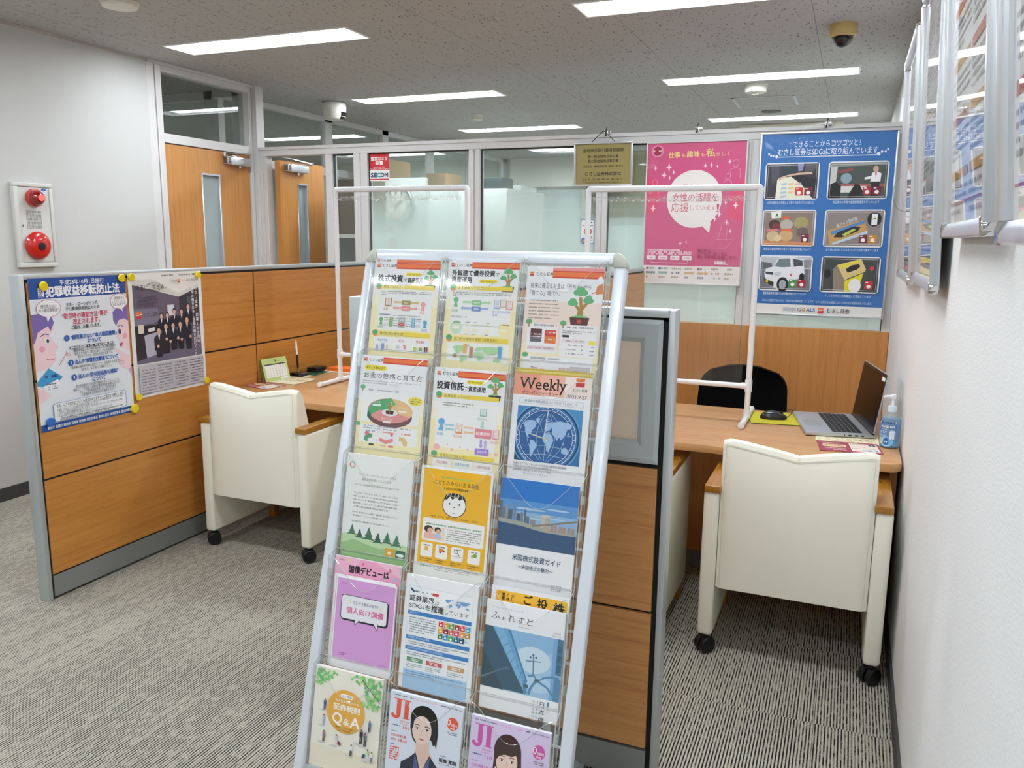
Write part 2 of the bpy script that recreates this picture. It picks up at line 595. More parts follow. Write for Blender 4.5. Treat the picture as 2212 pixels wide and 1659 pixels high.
def carpet_mat():
    m, nt, out = newmat('striped_loop_carpet')
    N, L = nt.nodes, nt.links
    b = N.new('ShaderNodeBsdfPrincipled')
    L.new(b.outputs[0], out.inputs[0])
    b.inputs['Roughness'].default_value = 0.95
    b.inputs['Specular IOR Level'].default_value = 0.15
    tc = N.new('ShaderNodeTexCoord')
    def nz(sx, sy, det, off=0):
        mp = N.new('ShaderNodeMapping')
        mp.inputs['Scale'].default_value = (sx, sy, 1)
        mp.inputs['Location'].default_value = (off, off, 0)
        L.new(tc.outputs['Object'], mp.inputs[0])
        n = N.new('ShaderNodeTexNoise')
        n.inputs['Scale'].default_value = 1
        n.inputs['Detail'].default_value = det
        L.new(mp.outputs[0], n.inputs['Vector'])
        return n.outputs[0]
    # half-metre carpet tiles shift the stripes
    wv = N.new('ShaderNodeTexWave')
    wv.inputs['Scale'].default_value = 1.0
    wv.inputs['Distortion'].default_value = 0.45
    wv.inputs['Detail'].default_value = 1.5
    wv.inputs['Detail Scale'].default_value = 1.0
    mpw = N.new('ShaderNodeMapping')
    mpw.inputs['Scale'].default_value = (33.0, 6.0, 1)
    ck = N.new('ShaderNodeTexChecker')
    ck.inputs['Scale'].default_value = 2.0
    ck.inputs[1].default_value = (0.0, 0, 0, 1)
    ck.inputs[2].default_value = (0.0047, 0, 0, 1)
    ad = N.new('ShaderNodeVectorMath')
    L.new(tc.outputs['Object'], ck.inputs[0])
    L.new(tc.outputs['Object'], ad.inputs[0])
    L.new(ck.outputs[0], ad.inputs[1])
    L.new(ad.outputs[0], mpw.inputs[0])
    L.new(mpw.outputs[0], wv.inputs['Vector'])
    def mth(op, a, bv):
        n = N.new('ShaderNodeMath')
        n.operation = op
        for i, q in enumerate((a, bv)):
            if isinstance(q, (int, float)):
                n.inputs[i].default_value = q
            else:
                L.new(q, n.inputs[i])
        return n.outputs[0]
    def ramp(v, lo, hi):
        r = N.new('ShaderNodeMapRange')
        r.interpolation_type = 'SMOOTHSTEP'
        r.inputs[1].default_value = lo
        r.inputs[2].default_value = hi
        L.new(v, r.inputs[0])
        return r.outputs[0]
    dash = nz(105, 26, 3)
    patch = nz(2.2, 0.9, 2, 7.7)
    loops = nz(300, 170, 2, 3.1)
    groove = mth('SUBTRACT', 1.0, ramp(wv.outputs[0], 0.12, 0.55))
    broke = ramp(mth('ADD', dash, mth('ADD', mth('MULTIPLY', mth('SUBTRACT', patch, 0.5), 0.5), mth('MULTIPLY', mth('SUBTRACT', nz(62, 0.7, 1, 9.1), 0.5), 0.45))), 0.40, 0.56)
    dark = mth('MULTIPLY', groove, mth('ADD', mth('MULTIPLY', broke, 0.85), 0.15))
    base = N.new('ShaderNodeMix')
    base.data_type = 'RGBA'
    base.inputs[6].default_value = lin('87827a')
    base.inputs[7].default_value = lin('c2beaf')
    L.new(ramp(mth('ADD', mth('MULTIPLY', loops, 0.75), mth('MULTIPLY', wv.outputs[0], 0.25)), 0.3, 0.72), base.inputs[0])
    mx = N.new('ShaderNodeMix')
    mx.data_type = 'RGBA'
    mx.inputs[7].default_value = lin('1d1d21')
    L.new(dark, mx.inputs[0])
    L.new(base.outputs[2], mx.inputs[6])
    L.new(mx.outputs[2], b.inputs['Base Color'])
    bp = N.new('ShaderNodeBump')
    bp.inputs['Strength'].default_value = 0.4
    bp.inputs['Distance'].default_value = 0.004
    L.new(mth('SUBTRACT', loops, dark), bp.inputs['Height'])
    L.new(bp.outputs[0], b.inputs['Normal'])
    return m
CARPET = carpet_mat()

def film_mat(z0, z1, top, op):
    """frosted window film that fades out upward"""
    m, nt, out = newmat('graduated_frost_film')
    N, L = nt.nodes, nt.links
    tr = N.new('ShaderNodeBsdfTransparent')
    df = N.new('ShaderNodeBsdfDiffuse')
    df.inputs[0].default_value = lin('e6f0ed')
    tl = N.new('ShaderNodeBsdfTranslucent')
    tl.inputs[0].default_value = lin('eaf3f0')
    m1 = N.new('ShaderNodeMixShader')
    m1.inputs[0].default_value = 0.4
    L.new(df.outputs[0], m1.inputs[1])
    L.new(tl.outputs[0], m1.inputs[2])
    tc = N.new('ShaderNodeTexCoord')
    sp = N.new('ShaderNodeSeparateXYZ')
    L.new(tc.outputs['Object'], sp.inputs[0])
    mr = N.new('ShaderNodeMapRange')
    mr.interpolation_type = 'SMOOTHSTEP'
    mr.inputs[1].default_value = z0
    mr.inputs[2].default_value = z1
    mr.inputs[3].default_value = op
    mr.inputs[4].default_value = top
    L.new(sp.outputs[2], mr.inputs[0])
    mx = N.new('ShaderNodeMixShader')
    L.new(mr.outputs[0], mx.inputs[0])
    L.new(tr.outputs[0], mx.inputs[1])
    L.new(m1.outputs[0], mx.inputs[2])
    L.new(mx.outputs[0], out.inputs[0])
    return m
FILM = film_mat(1.42, 1.93, 0.10, 0.82)

# ------------------------------------------------------------------ the setting
ZC = 2.593
XW = 0.23           # right wall
XL = -4.29          # left wall
YB = 5.18           # front of the glazed screen wall
LIGHTS = []
for yk in (-2.0, -0.02, 1.97, 3.95, 5.935, 7.92, 9.9):
    LIGHTS.append((-3.9, yk, 'left'))
    LIGHTS.append((-1.33, yk, 'right'))
for yk in (7.92, 9.9):
    LIGHTS.append((-6.45, yk, 'office'))
LIGHTS += [(-8.3, 4.5, 'inner'), (-8.4, 5.935, 'inner')]  # two unseen lamps added to brighten the rooms behind the transoms
LW, LD = 1.27, 0.235
HATCH = (-0.99, 6.88, -0.505, 7.38)

def hole_sheet(holes, x0, x1, y0, y1):
    xs = sorted({x0, x1} | {h[0] for h in holes} | {h[2] for h in holes})
    ys = sorted({y0, y1} | {h[1] for h in holes} | {h[3] for h in holes})
    b = MB()
    for i in range(len(xs) - 1):
        for j in range(len(ys) - 1):
            mx, my = (xs[i] + xs[i + 1]) / 2, (ys[j] + ys[j + 1]) / 2
            if any(h[0] < mx < h[2] and h[1] < my < h[3] for h in holes):
                continue
            b.add([(xs[i], ys[j], ZC), (xs[i + 1], ys[j], ZC), (xs[i + 1], ys[j + 1], ZC), (xs[i], ys[j + 1], ZC)], [(0, 1, 2, 3)])
    return b
hb = hole_sheet([(x, y, x + LW, y + LD) for x, y, _ in LIGHTS], -9.1, XW + 0.1, -4.1, 11.1)
o = hb.build('ceiling', CEIL, smooth=False)
struct(o, 'grey white mineral fibre tile ceiling with small fissures', 'ceiling')
mb = MB().box(-9.1, -4.1, -0.05, XW + 0.1, 11.1, 0.0)
struct(mb.build('floor', CARPET, smooth=False), 'grey beige striped carpet tile floor', 'floor')
slab = MB().box(-9.2, -4.2, ZC + 0.12, XW + 0.2, 11.2, ZC + 0.2)
struct(slab.build('ceiling_slab', FAR_WALL, smooth=False), 'concrete slab above the ceiling tiles', 'ceiling')
struct(MB().box(XW, -4.1, 0, XW + 0.1, 11.1, ZC + 0.12).build('wall_right', WHITE_WALL, smooth=False), 'white textured wallpaper wall beside the right booth')
struct(MB().box(XL - 0.12, -4.1, 0, XL, 4.17, ZC + 0.12).build('wall_left', LEFT_WALL, smooth=False), 'plain white wall that carries the fire alarm')
struct(MB().box(-9.1, 4.05, 0, XL - 0.12, 4.17, ZC + 0.12).build('wall_side', LEFT_WALL, smooth=False), 'white side wall of the room behind the closed door')
struct(MB().box(-9.2, -4.2, 0, XW + 0.2, -4.1, ZC + 0.12).build('wall_front', LEFT_WALL, smooth=False), 'white wall at the near end of the room')
struct(MB().box(-9.2, -4.1, 0, -9.1, 11.1, ZC + 0.12).build('wall_outer', FAR_WALL, smooth=False), 'cream outer wall of the office')
fw = MB().box(-9.2, 11.1, 0, XW + 0.2, 11.2, ZC + 0.12)
struct(fw.build('wall_far', FAR_WALL, smooth=False), 'cream wall at the far end of the office')
BASEM = pm('dark_vinyl_base', '3f4042', 0.6, var=0.04)
struct(MB().box(XW - 0.008, -4.1, 0, XW, YB, 0.075).build('baseboard_right', BASEM, smooth=False), 'dark grey vinyl baseboard under the right wall', 'baseboard')
struct(MB().box(XL, -4.1, 0, XL + 0.008, 4.16, 0.075).build('baseboard_left', BASEM, smooth=False), 'dark grey vinyl baseboard under the left wall', 'baseboard')
struct(MB().box(XL, -4.1, ZC - 0.012, XL + 0.012, 4.17, ZC).build('trim_1', pm('ceiling_bead_grey', 'b9b5b0', 0.6), smooth=False), 'thin ceiling bead along the left wall', 'trim')

# closed door in the left glazed wall, and its frame
d1 = MB()
d1.box(XL - 0.08, 4.17, 0, XL, 4.235, ZC)
d1.box(XL - 0.09, 4.24, 0, XL + 0.004, 4.29, ZC)
d1.box(XL - 0.09, 4.29, 2.085, XL + 0.004, 5.13, 2.145)
d1.box(XL - 0.09, 4.29, 2.535, XL + 0.004, 5.13, 2.575)
d1.box(XL - 0.06, 4.17, 2.575, XL + 0.02, 5.25, ZC)
d1.box(XL - 0.09, 5.13, 0, XL + 0.004, 5.165, ZC - 0.018)
o = d1.build('trim_2', ALU, bevel=0.002, seg=1)
struct(o, 'white aluminium door frame in the left glazed wall', 'trim')
struct(MB().box(XL - 0.06, 5.17, 0, XL + 0.04, 5.26, ZC).build('trim_3', ALU, bevel=0.003, seg=1), 'white aluminium corner post beside the closed door', 'trim')
o = MB().box(XL - 0.05, 4.29, 2.145, XL - 0.044, 5.13, 2.535).build('window_1', GLASSD, smooth=False)
struct(o, 'clear transom glass above the closed wooden door', 'window')

def closer(parent, yc, x, z, dirn, armpts):
    """hydraulic door closer: body with its arm as sub-part"""
    b = MB().box(x, yc - 0.11, z - 0.032, x + 0.05, yc + 0.11, z + 0.028)
    b.box(x, yc - 0.145, z - 0.03, x + 0.046, yc - 0.11, z + 0.026, 1)
    o = b.build('door_closer', [SILVER, pm('closer_end_cap', '6d6664', 0.5, 0.3)], parent, bevel=0.006)
    a = MB()
    for seg in armpts:
        a.tube(seg, 0.006, 8)
    a.lathe([(0.012, 0), (0.012, 0.03)], (armpts[0][0][0], armpts[0][0][1], armpts[0][0][2] - 0.015), n=12)
    a.lathe([(0.01, -0.05), (0.01, -0.03)], (x + 0.026, yc, z), n=12)
    a.build('closer_arm', CHROME, o)
    return o

t = bpy.data.objects.new('door_1', None)
C.objects.link(t)
t.location = (XL - 0.04, 4.29, 0)
struct(t, 'closed orange brown wooden door with a narrow glass slit', 'door')
lf = MB()
xa, xb = XL - 0.045, XL - 0.008
lf.box(xa, 4.295, 0.01, xb, 4.617, 2.08).box(xa, 4.805, 0.01, xb, 5.125, 2.08).box(xa, 4.617, 1.915, xb, 4.805, 2.08).box(xa, 4.617, 0.01, xb, 4.805, 0.75)
lf.build('door_leaf', DOORWOOD, t, smooth=False)
vf = MB()
for (y0, z0, y1, z1) in ((4.617, 0.75, 4.631, 1.915), (4.791, 0.75, 4.805, 1.915), (4.631, 1.9, 4.791, 1.915), (4.631, 0.75, 4.791, 0.765)):
    vf.box(xa - 0.004, y0, z0, xb + 0.006, y1, z1)
vf.build('vision_frame', SILVER, t, bevel=0.002, seg=1)
FROST = pm('frosted_slit_glass', '9fabac', 0.3, var=0.03, spec=0.6)
MB().box(xa + 0.008, 4.631, 0.765, xa + 0.014, 4.791, 1.9).build('glass_slit', FROST, t, smooth=False)
closer(t, 4.99, xb, 2.022, 1, [[(xb + 0.03, 4.83, 2.063), (xb + 0.03, 5.12, 2.085)], [(xb + 0.03, 4.83, 2.072), (xb + 0.026, 4.99, 2.05)]])
MB().box(xb, 4.33, 0.95, xb + 0.045, 4.35, 1.1).build('door_handle', CHROME, t, bevel=0.005)

# glazed screen wall along the back
GT = 2.075
tr = MB().box(-4.25, YB, GT, XW, YB + 0.07, 2.125).box(-4.25, YB - 0.008, 2.118, XW, YB + 0.078, 2.142)
struct(tr.build('trim_4', ALU, bevel=0.002, seg=1), 'long warm white aluminium top rail of the glazed back screen', 'trim')
MULL = [(-4.25, -4.18, 5), (-3.645, -3.588, 6), (-3.402, -3.284, 7), (-2.475, -2.391, 8), (-1.563, -1.489, 9), (-0.646, -0.557, 10), (0.185, XW, 11)]
for a, b, n in MULL:
    m = MB()
    w = b - a
    if w > 0.06 and n != 11:
        m.box(a, YB, 0, a + w * 0.46, YB + 0.07, GT).box(a + w * 0.54, YB, 0, b, YB + 0.07, GT).box(a + w * 0.4, YB + 0.008, 0, a + w * 0.6, YB + 0.06, GT)
    else:
        m.box(a, YB, 0, b, YB + 0.07, GT)
    struct(m.build('trim_%d' % n, ALU, bevel=0.002, seg=1), ['white aluminium jamb left of the open door', 'white aluminium jamb right of the open door', 'white aluminium mullion beside the camera notice sticker', 'white aluminium mullion between the two large frosted panes', 'white aluminium mullion behind the gold plate', 'white aluminium mullion between the pink and blue posters', 'white aluminium jamb at the right wall corner'][n - 5], 'mullion')
DZ = 0.968
dd = MB()
for a, b in ((-3.284, -2.434), (-2.430, -1.528), (-1.524, -0.604), (-0.600, XW - 0.002)):
    dd.box(a, YB - 0.012, 0.06, b, YB + 0.05, DZ)
struct(dd.build('wall_back', DADOWOOD, bevel=0.002, seg=1), 'orange brown wood dado below the glazed back screen', 'wall')
struct(MB().box(-3.284, YB - 0.008, 0, XW, YB + 0.04, 0.06).build('baseboard_back', KICK, smooth=False), 'grey base strip below the wood dado', 'baseboard')
PANES = [(-3.588, -3.402, 2, 0.05), (-3.284, -2.475, 3, DZ), (-2.391, -1.563, 4, DZ), (-1.489, -0.646, 5, DZ), (-0.557, 0.185, 6, DZ)]
plab = ['narrow clear pane beside the open door', 'frosted pane with the red camera notice', 'frosted pane with a cabinet behind it', 'frosted pane behind the pink poster', 'frosted pane behind the blue poster']
GASK = pm('glazing_gasket', '3c3d3d', 0.7)
for (a, b, n, z0), lb in zip(PANES, plab):
    w = MB().box(a, YB + 0.03, z0, b, YB + 0.036, GT).build('window_%d' % n, GLASS, smooth=False)
    struct(w, lb, 'window')
    g = MB()
    for (x0, zz0, x1, zz1) in ((a, GT - 0.006, b, GT), (a, z0, a + 0.004, GT), (b - 0.004, z0, b, GT)):
        g.box(x0, YB + 0.02, zz0, x1, YB + 0.046, zz1)
    g.build('gasket', GASK, w, smooth=False)
    if n > 2:
        MB().add([(a, YB + 0.04, z0), (b, YB + 0.04, z0), (b, YB + 0.04, GT), (a, YB + 0.04, GT)], [(0, 1, 2, 3)]).build('frost_film', FILM, w, smooth=False)

# door standing open in the back screen
t = bpy.data.objects.new('door_2', None)
C.objects.link(t)
t.location = (-4.12, 5.22, 0)
struct(t, 'orange brown wooden door standing open in the back screen', 'door')
xa, xb = -4.138, -4.094
b = MB()
y0, y1 = 5.225, 5.79
b.box(xa, y0, 0.01, xb, 5.435, 2.05).box(xa, 5.565, 0.01, xb, y1, 2.05).box(xa, 5.435, 1.89, xb, 5.565, 2.05).box(xa, 5.435, 0.01, xb, 5.565, 0.75)
b.build('door_leaf', DOORWOOD, t, smooth=False)
vf = MB()
for (ya, z0, yb, z1) in ((5.435, 0.75, 5.447, 1.89), (5.553, 0.75, 5.565, 1.89), (5.447, 1.876, 5.553, 1.89), (5.447, 0.75, 5.553, 0.764)):
    vf.box(xa - 0.003, ya, z0, xb + 0.006, yb, z1)
vf.build('vision_frame', SILVER, t, bevel=0.002, seg=1)
MB().box(xa + 0.012, 5.447, 0.764, xa + 0.018, 5.553, 1.876).build('glass_slit', FROST, t, smooth=False)
closer(t, 5.42, xb, 2.0, 1, [[(xb + 0.03, 5.60, 2.048), (-4.15, 5.24, 2.09)], [(xb + 0.03, 5.60, 2.045), (xb + 0.026, 5.42, 2.028)]])
MB().box(xb, 5.74, 0.95, xb + 0.045, 5.76, 1.1).build('door_handle', CHROME, t, bevel=0.005)

# glazed walls of the office behind
lw = MB()
for (a, b_) in ((5.26, 5.33), (6.68, 6.80), (7.71, 7.83), (8.75, 8.87), (9.8, 9.92), (10.95, 11.1)):
    lw.box(-4.75, a, 0, -4.69, b_, ZC)
lw.box(-4.75, 5.26, 2.545, -4.69, 11.1, ZC).box(-4.75, 5.26, 2.05, -4.69, 11.1, 2.12)
struct(lw.build('trim_12', ALU, bevel=0.002, seg=1), 'white aluminium frame of the glazed office side wall', 'trim')
struct(MB().box(-4.725, 5.33, 2.12, -4.719, 11.0, 2.545).build('window_7', GLASSD, smooth=False), 'long clear transom glass of the office side wall', 'window')
struct(MB().box(-4.73, 6.8, 0, -4.71, 11.0, 2.05).build('wall_office', pm('office_panel_grey', 'c4c6c3', 0.6), smooth=False), 'pale grey panel wall beside the office cabinets', 'wall')
lw = MB()
for (a, b_) in ((-7.0, -6.9), (-5.78, -5.7), (-4.83, -4.75)):
    lw.box(a, 5.26, 0, b_, 5.32, ZC)
lw.box(-9.1, 5.26, 2.53, -4.75, 5.32, ZC).box(-9.1, 5.26, 2.06, -4.75, 5.32, 2.14)
lw.box(-4.69, 5.2, 2.53, XL - 0.06, 5.26, ZC).box(-4.69, 5.2, 2.06, XL - 0.06, 5.26, 2.14).box(-4.5, 5.2, 0, XL - 0.06, 5.26, ZC)
struct(lw.build('trim_13', ALU, bevel=0.002, seg=1), 'white aluminium frame seen through the transom above the door', 'trim')
struct(MB().box(-9.1, 5.287, 2.14, -4.83, 5.293, 2.53).build('window_8', GLASSD, smooth=False), 'clear transom glass in the inner room', 'window')
struct(MB().box(-9.1, 5.28, 0, -4.83, 5.30, 2.06).build('wall_inner', pm('inner_panel_white', 'cfd0cc', 0.6), smooth=False), 'pale panel wall of the inner room', 'wall')
# far windows with a blind box above
wb = MB().box(-4.6, 11.0, 2.2, XW, 11.1, ZC)
struct(wb.build('trim_14', FAR_WALL, smooth=False), 'cream blind box above the far windows', 'trim')
pn = MB()
for i in range(9):
    pn.box(-4.5 + i * 0.5, 11.06, 0.9, -4.06 + i * 0.5, 11.08, 2.16)
struct(pn.build('window_9', pm('drawn_blind_grey', 'aeb9b8', 0.7), smooth=False), 'row of far windows behind drawn grey blinds', 'window')

# ------------------------------------------------------------------ ceiling fittings
names = {(-3.9, 3.95): 'nearest of the left row of recessed ceiling lights', (-3.9, 5.935): 'middle recessed ceiling light of the left row behind the white camera', (-3.9, 7.92): 'recessed ceiling light of the left row just above the glazed screen rail',
         (-1.33, 3.95): 'nearest recessed ceiling light of the right row cut by the photo edge', (-1.33, 5.935): 'recessed ceiling light between the beige dome camera and smoke detector', (-1.33, 7.92): 'recessed ceiling light of the right row above the blue poster',
         (-6.45, 7.92): 'recessed ceiling light seen through the transom over the open door', (-6.45, 9.9): 'recessed ceiling light seen beside the red camera notice', (-3.9, 9.9): 'recessed ceiling light seen through the pane left of the gold plate', (-1.33, 9.9): 'recessed ceiling light at the far end behind the gold plate'}
proto = None
for (x, y, side) in LIGHTS:
    lb = names.get((x, y), 'recessed ceiling light outside the picture, %s row, %s' % (side, {4.5: 'added to brighten the inner corridor', -2.0: 'third behind the near ones', -0.02: 'above the viewer', 1.97: 'first before the viewer'}.get(y, 'added to brighten the office behind the transom')))
    if proto is None:
        t = thing('ceiling_light', lb, 'ceiling light', (x, y, ZC), 'recessed ceiling lights')
        h = MB()
        a, b_, e = LW, LD, 0.075
        h.add([(x, y, ZC), (x + a, y, ZC), (x + a, y + b_, ZC), (x, y + b_, ZC),
               (x + 0.07, y + 0.05, ZC + e), (x + a - 0.07, y + 0.05, ZC + e), (x + a - 0.07, y + b_ - 0.05, ZC + e), (x + 0.07, y + b_ - 0.05, ZC + e)],
              [(0, 1, 5, 4), (1, 2, 6, 5), (2, 3, 7, 6), (3, 0, 4, 7), (4, 5, 6, 7)])
        h.build('reflector', LAMPHOUSE, t, smooth=False)
        f = MB()
        w = 0.012
        for (q0, q1, q2, q3) in ((-w, -w, a + w, 0), (-w, b_, a + w, b_ + w), (-w, 0, 0, b_), (a, 0, a + w, b_)):
            f.box(x + q0, y + q1, ZC - 0.006, x + q2, y + q3, ZC + 0.004)
        f.build('flange', LAMPHOUSE, t, bevel=0.002, seg=1)
        e = MB().box(x + 0.10, y + 0.02, ZC + 0.012, x + a - 0.10, y + b_ - 0.02, ZC + 0.05)
        e.build('lamp_tube', LAMPEMIT, t, smooth=False)
        proto = t
    else:
        t = copy_tree(proto)
        t.location = (x, y, ZC)
        t['label'] = lb

IVORYPL = pm('ivory_plastic', 'e4e2d8', 0.4, var=0.02)
BEIGEPL = pm('beige_plastic', 'c9b376', 0.45, var=0.02)
SMOKEC = clear('dome_cover', (0.62, 0.63, 0.63), 0.02, 1.5)
t = thing('security_camera', 'white round ceiling camera with a black lens window', 'camera', (-4.13, 6.02, ZC))
cx, cy = -4.13, 6.02
MB().lathe([(0.10, 0), (0.10, -0.012)], (cx, cy, ZC), n=32).build('ceiling_plate', GREYMET, t)
MB().lathe([(0.096, -0.012), (0.1, -0.03), (0.1, -0.06), (0.098, -0.062), (0.098, -0.07), (0.1, -0.072), (0.096, -0.12), (0.08, -0.142), (0.03, -0.15)], (cx, cy, ZC), n=40).build('housing', IVORYPL, t)
w = MB()
rows = []
for z, r in ((-0.085, 0.1015), (-0.11, 0.1), (-0.13, 0.091), (-0.144, 0.078)):
    rows.append([(cx + r * math.cos(a), cy + r * math.sin(a), ZC + z) for a in [math.radians(q) for q in range(-22, 33, 5)]])
w.grid(rows)
w.build('lens_window', pm('lens_black', '060606', 0.15), t)
t = thing('security_camera', 'beige dome camera with a dark clear bubble on the ceiling', 'camera', (-0.135, 4.80, ZC))
cx, cy = -0.135, 4.80
MB().lathe([(0.068, 0), (0.07, -0.004), (0.066, -0.055), (0.058, -0.062), (0.05, -0.062)], (cx, cy, ZC), n=36).build('housing', BEIGEPL, t)
MB().lathe([(0.056, -0.062)] + [(0.05 * math.cos(math.radians(a)), -0.066 - 0.05 * math.sin(math.radians(a))) for a in range(0, 91, 10)], (cx, cy, ZC), n=32).build('dome_bubble', SMOKEC, t)
MB().lathe([(0.036, -0.06), (0.038, -0.075), (0.02, -0.105), (0.005, -0.11)], (cx - 0.004, cy, ZC), n=24).build('camera_eye', pm('camera_eye_black', '0b0b0c', 0.3), t)
def detector(x, y, r, h, label, foot=True):
    t = thing('smoke_detector', label, 'smoke detector', (x, y, ZC))
    MB().lathe([(r, 0), (r, -h * 0.22), (r * 0.98, -h * 0.25)], (x, y, ZC), n=32).build('base', IVORYPL, t)
    MB().lathe([(r * 0.9, -h * 0.25), (r * 0.95, -h * 0.45), (r * 0.9, -h * 0.75), (r * 0.8, -h * 0.82)], (x, y, ZC), n=32).build('body', IVORYPL, t)
    if foot:
        MB().lathe([(r * 0.5, -h * 0.82), (r * 0.46, -h * 0.86), (r * 0.28, -h * 0.9), (r * 0.26, -h)], (x, y, ZC), n=20).build('sensor_cap', IVORYPL, t)
detector(-0.742, 6.37, 0.082, 0.07, 'large ivory smoke detector beside the ceiling hatch')
detector(-3.285, 7.06, 0.055, 0.055, 'small white ceiling sensor between the two left far lights')
detector(-3.40, 3.17, 0.09, 0.03, 'shallow white disc sensor on the ceiling near the left wall', False)
detector(-5.0, 7.2, 0.075, 0.06, 'round detector seen through the office transom')
t = thing('ceiling_speaker', 'round grey speaker grille in the ceiling behind the hatch', 'speaker', (-0.752, 7.66, ZC))
MB().lathe([(0.085, 0), (0.083, -0.006), (0.07, -0.008), (0.01, -0.009)], (-0.752, 7.66, ZC), n=36).build('grille', pm('grille_grey', '6f7371', 0.7), t)
t = thing('ceiling_hatch', 'square ceiling access hatch with a silver rim', 'hatch', (-0.75, 7.13, ZC))
x0, y0, x1, y1 = HATCH
f = MB()
for q in ((x0, y0, x1, y0 + 0.02), (x0, y1 - 0.02, x1, y1), (x0, y0, x0 + 0.02, y1), (x1 - 0.02, y0, x1, y1)):
    f.box(q[0], q[1], ZC - 0.004, q[2], q[3], ZC - 0.0005)
f.build('rim', SILVER, t, smooth=False)
MB().box(x0 + 0.02, y0 + 0.02, ZC - 0.002, x1 - 0.02, y1 - 0.02, ZC - 0.0005).build('panel', CEIL, t, smooth=False)
t = thing('air_conditioner', 'flat ivory ceiling air conditioner behind the blue poster top', 'air conditioner', (-0.65, 8.9, ZC))
IV2 = pm('ivory_ac', 'd9d5c3', 0.5)
MB().box(-1.12, 8.45, ZC - 0.036, -0.17, 9.4, ZC - 0.001).build('casing', IV2, t, bevel=0.01)
gg = MB()
for i in range(9):
    gg.box(-0.95, 8.62 + i * 0.07, ZC - 0.045, -0.34, 8.65 + i * 0.07, ZC - 0.034)
gg.build('grille', IV2, t, smooth=False)
gv = MB().box(-1.0, 8.50, ZC - 0.039, -0.29, 8.545, ZC - 0.034)
gv.build('air_slot', BLACK, t, smooth=False)

# ------------------------------------------------------------------ fire alarm on the left wall
t = thing('fire_alarm_panel', 'white wall panel with red lamp above a red alarm bell', 'fire alarm', (XL, 3.28, 1.525))
x = XL
hs = MB()
for (y0, z0, y1, z1) in ((3.16, 1.292, 3.398, 1.318), (3.16, 1.735, 3.398, 1.757), (3.16, 1.318, 3.188, 1.735), (3.378, 1.318, 3.398, 1.735)):
    hs.box(x, y0, z0, x + 0.03, y1, z1)
PANELP = pm('alarm_panel_paint', 'd2d3cf', 0.45, var=0.01)
hs.build('frame', PANELP, t, bevel=0.004)
MB().box(x, 3.186, 1.316, x + 0.012, 3.38, 1.737).build('backing', DARKGAP, t, smooth=False)
MB().box(x + 0.004, 3.19, 1.32, x + 0.024, 3.376, 1.733).build('door_plate', PANELP, t, smooth=False)
REDL = pm('red_lamp_lens', '8c0f14', 0.12, coat=0.6, var=0.05, spec=0.6)
l = MB().lathe([(0.047, 0.024), (0.049, 0.03), (0.049, 0.05), (0.043, 0.053)], (x, 3.277, 1.675), 'x', 36).build('lamp_base', pm('lamp_ring_red', 'c0392b', 0.35), t)
MB().lathe([(0.043, 0.05)] + [(0.043 * math.cos(math.radians(a)), 0.052 + 0.045 * math.sin(math.radians(a))) for a in range(5, 91, 12)], (x, 3.277, 1.675), 'x', 32).build('lamp_lens', REDL, l)
MB().lathe([(0.02, 0.085), (0.017, 0.0965), (0.002, 0.098)], (x, 3.277, 1.675), 'x', 16).build('lamp_glow', emit('alarm_lamp_glow', (1.0, 0.06, 0.05), 1.6), l)
BELL = pm('red_enamel', 'c4201f', 0.22, coat=0.7, var=0.02)
b = MB().lathe([(0.02, 0.024), (0.076, 0.03), (0.078, 0.04), (0.07, 0.052), (0.055, 0.06), (0.03, 0.064), (0.01, 0.065)], (x, 3.274, 1.412), 'x', 44).build('bell', BELL, t)
MB().lathe([(0.021, 0.063), (0.021, 0.07), (0.004, 0.071)], (x, 3.274, 1.408), 'x', 24).build('bell_hub', pm('hub_black', '10130f', 0.4), b)
pb = Print(0.026, 0.012, 'c4201f', 0.0005)
pb.greek(10, 90, 18, 12, 'f0c8c0').greek(10, 90, 34, 12, 'f0c8c0')
pb.build('bell_plate', INK, Matrix.Translation(b.location) @ Matrix.Identity(4), parent=b)
bpy.data.objects['bell_plate'].matrix_local = frame((0.061, 3.26 - 3.28, 1.447 - 1.525), (0, 1, 0), (0, 0, 1))
g = MB()
for i in range(13):
    for j in range(15):
        yy, zz = 3.228 + i * 0.0072, 1.505 + j * 0.0068
        g.box(x + 0.0236, yy, zz, x + 0.0246, yy + 0.0034, zz + 0.0038)
g.build('speaker_holes', DARKGAP, t, smooth=False)
MB().lathe([(0.006, 0.024), (0.006, 0.028), (0.002, 0.029)], (x, 3.2, 1.523), 'x', 16).build('lock', CHROME, t)
ps = Print(0.038, 0.038, 'd8d7d0', 0.0004)
ps.ell(50, 50, 49, 49, 'dfe6f0', 36)
ps.ell(50, 50, 49, 49, '2a56b0', 20, 200, 340).ell(50, 50, 49, 49, '2a56b0', 20, 50, 130)
ps.greek(22, 80, 45, 10, '9fb0cc').greek(22, 80, 60, 10, '9fb0cc')
o = ps.build('inspection_sticker', INK, frame((0.0245, 3.327 - 3.28, 1.731 - 1.525), (0, 1, 0), (0, 0, 1)), parent=t)

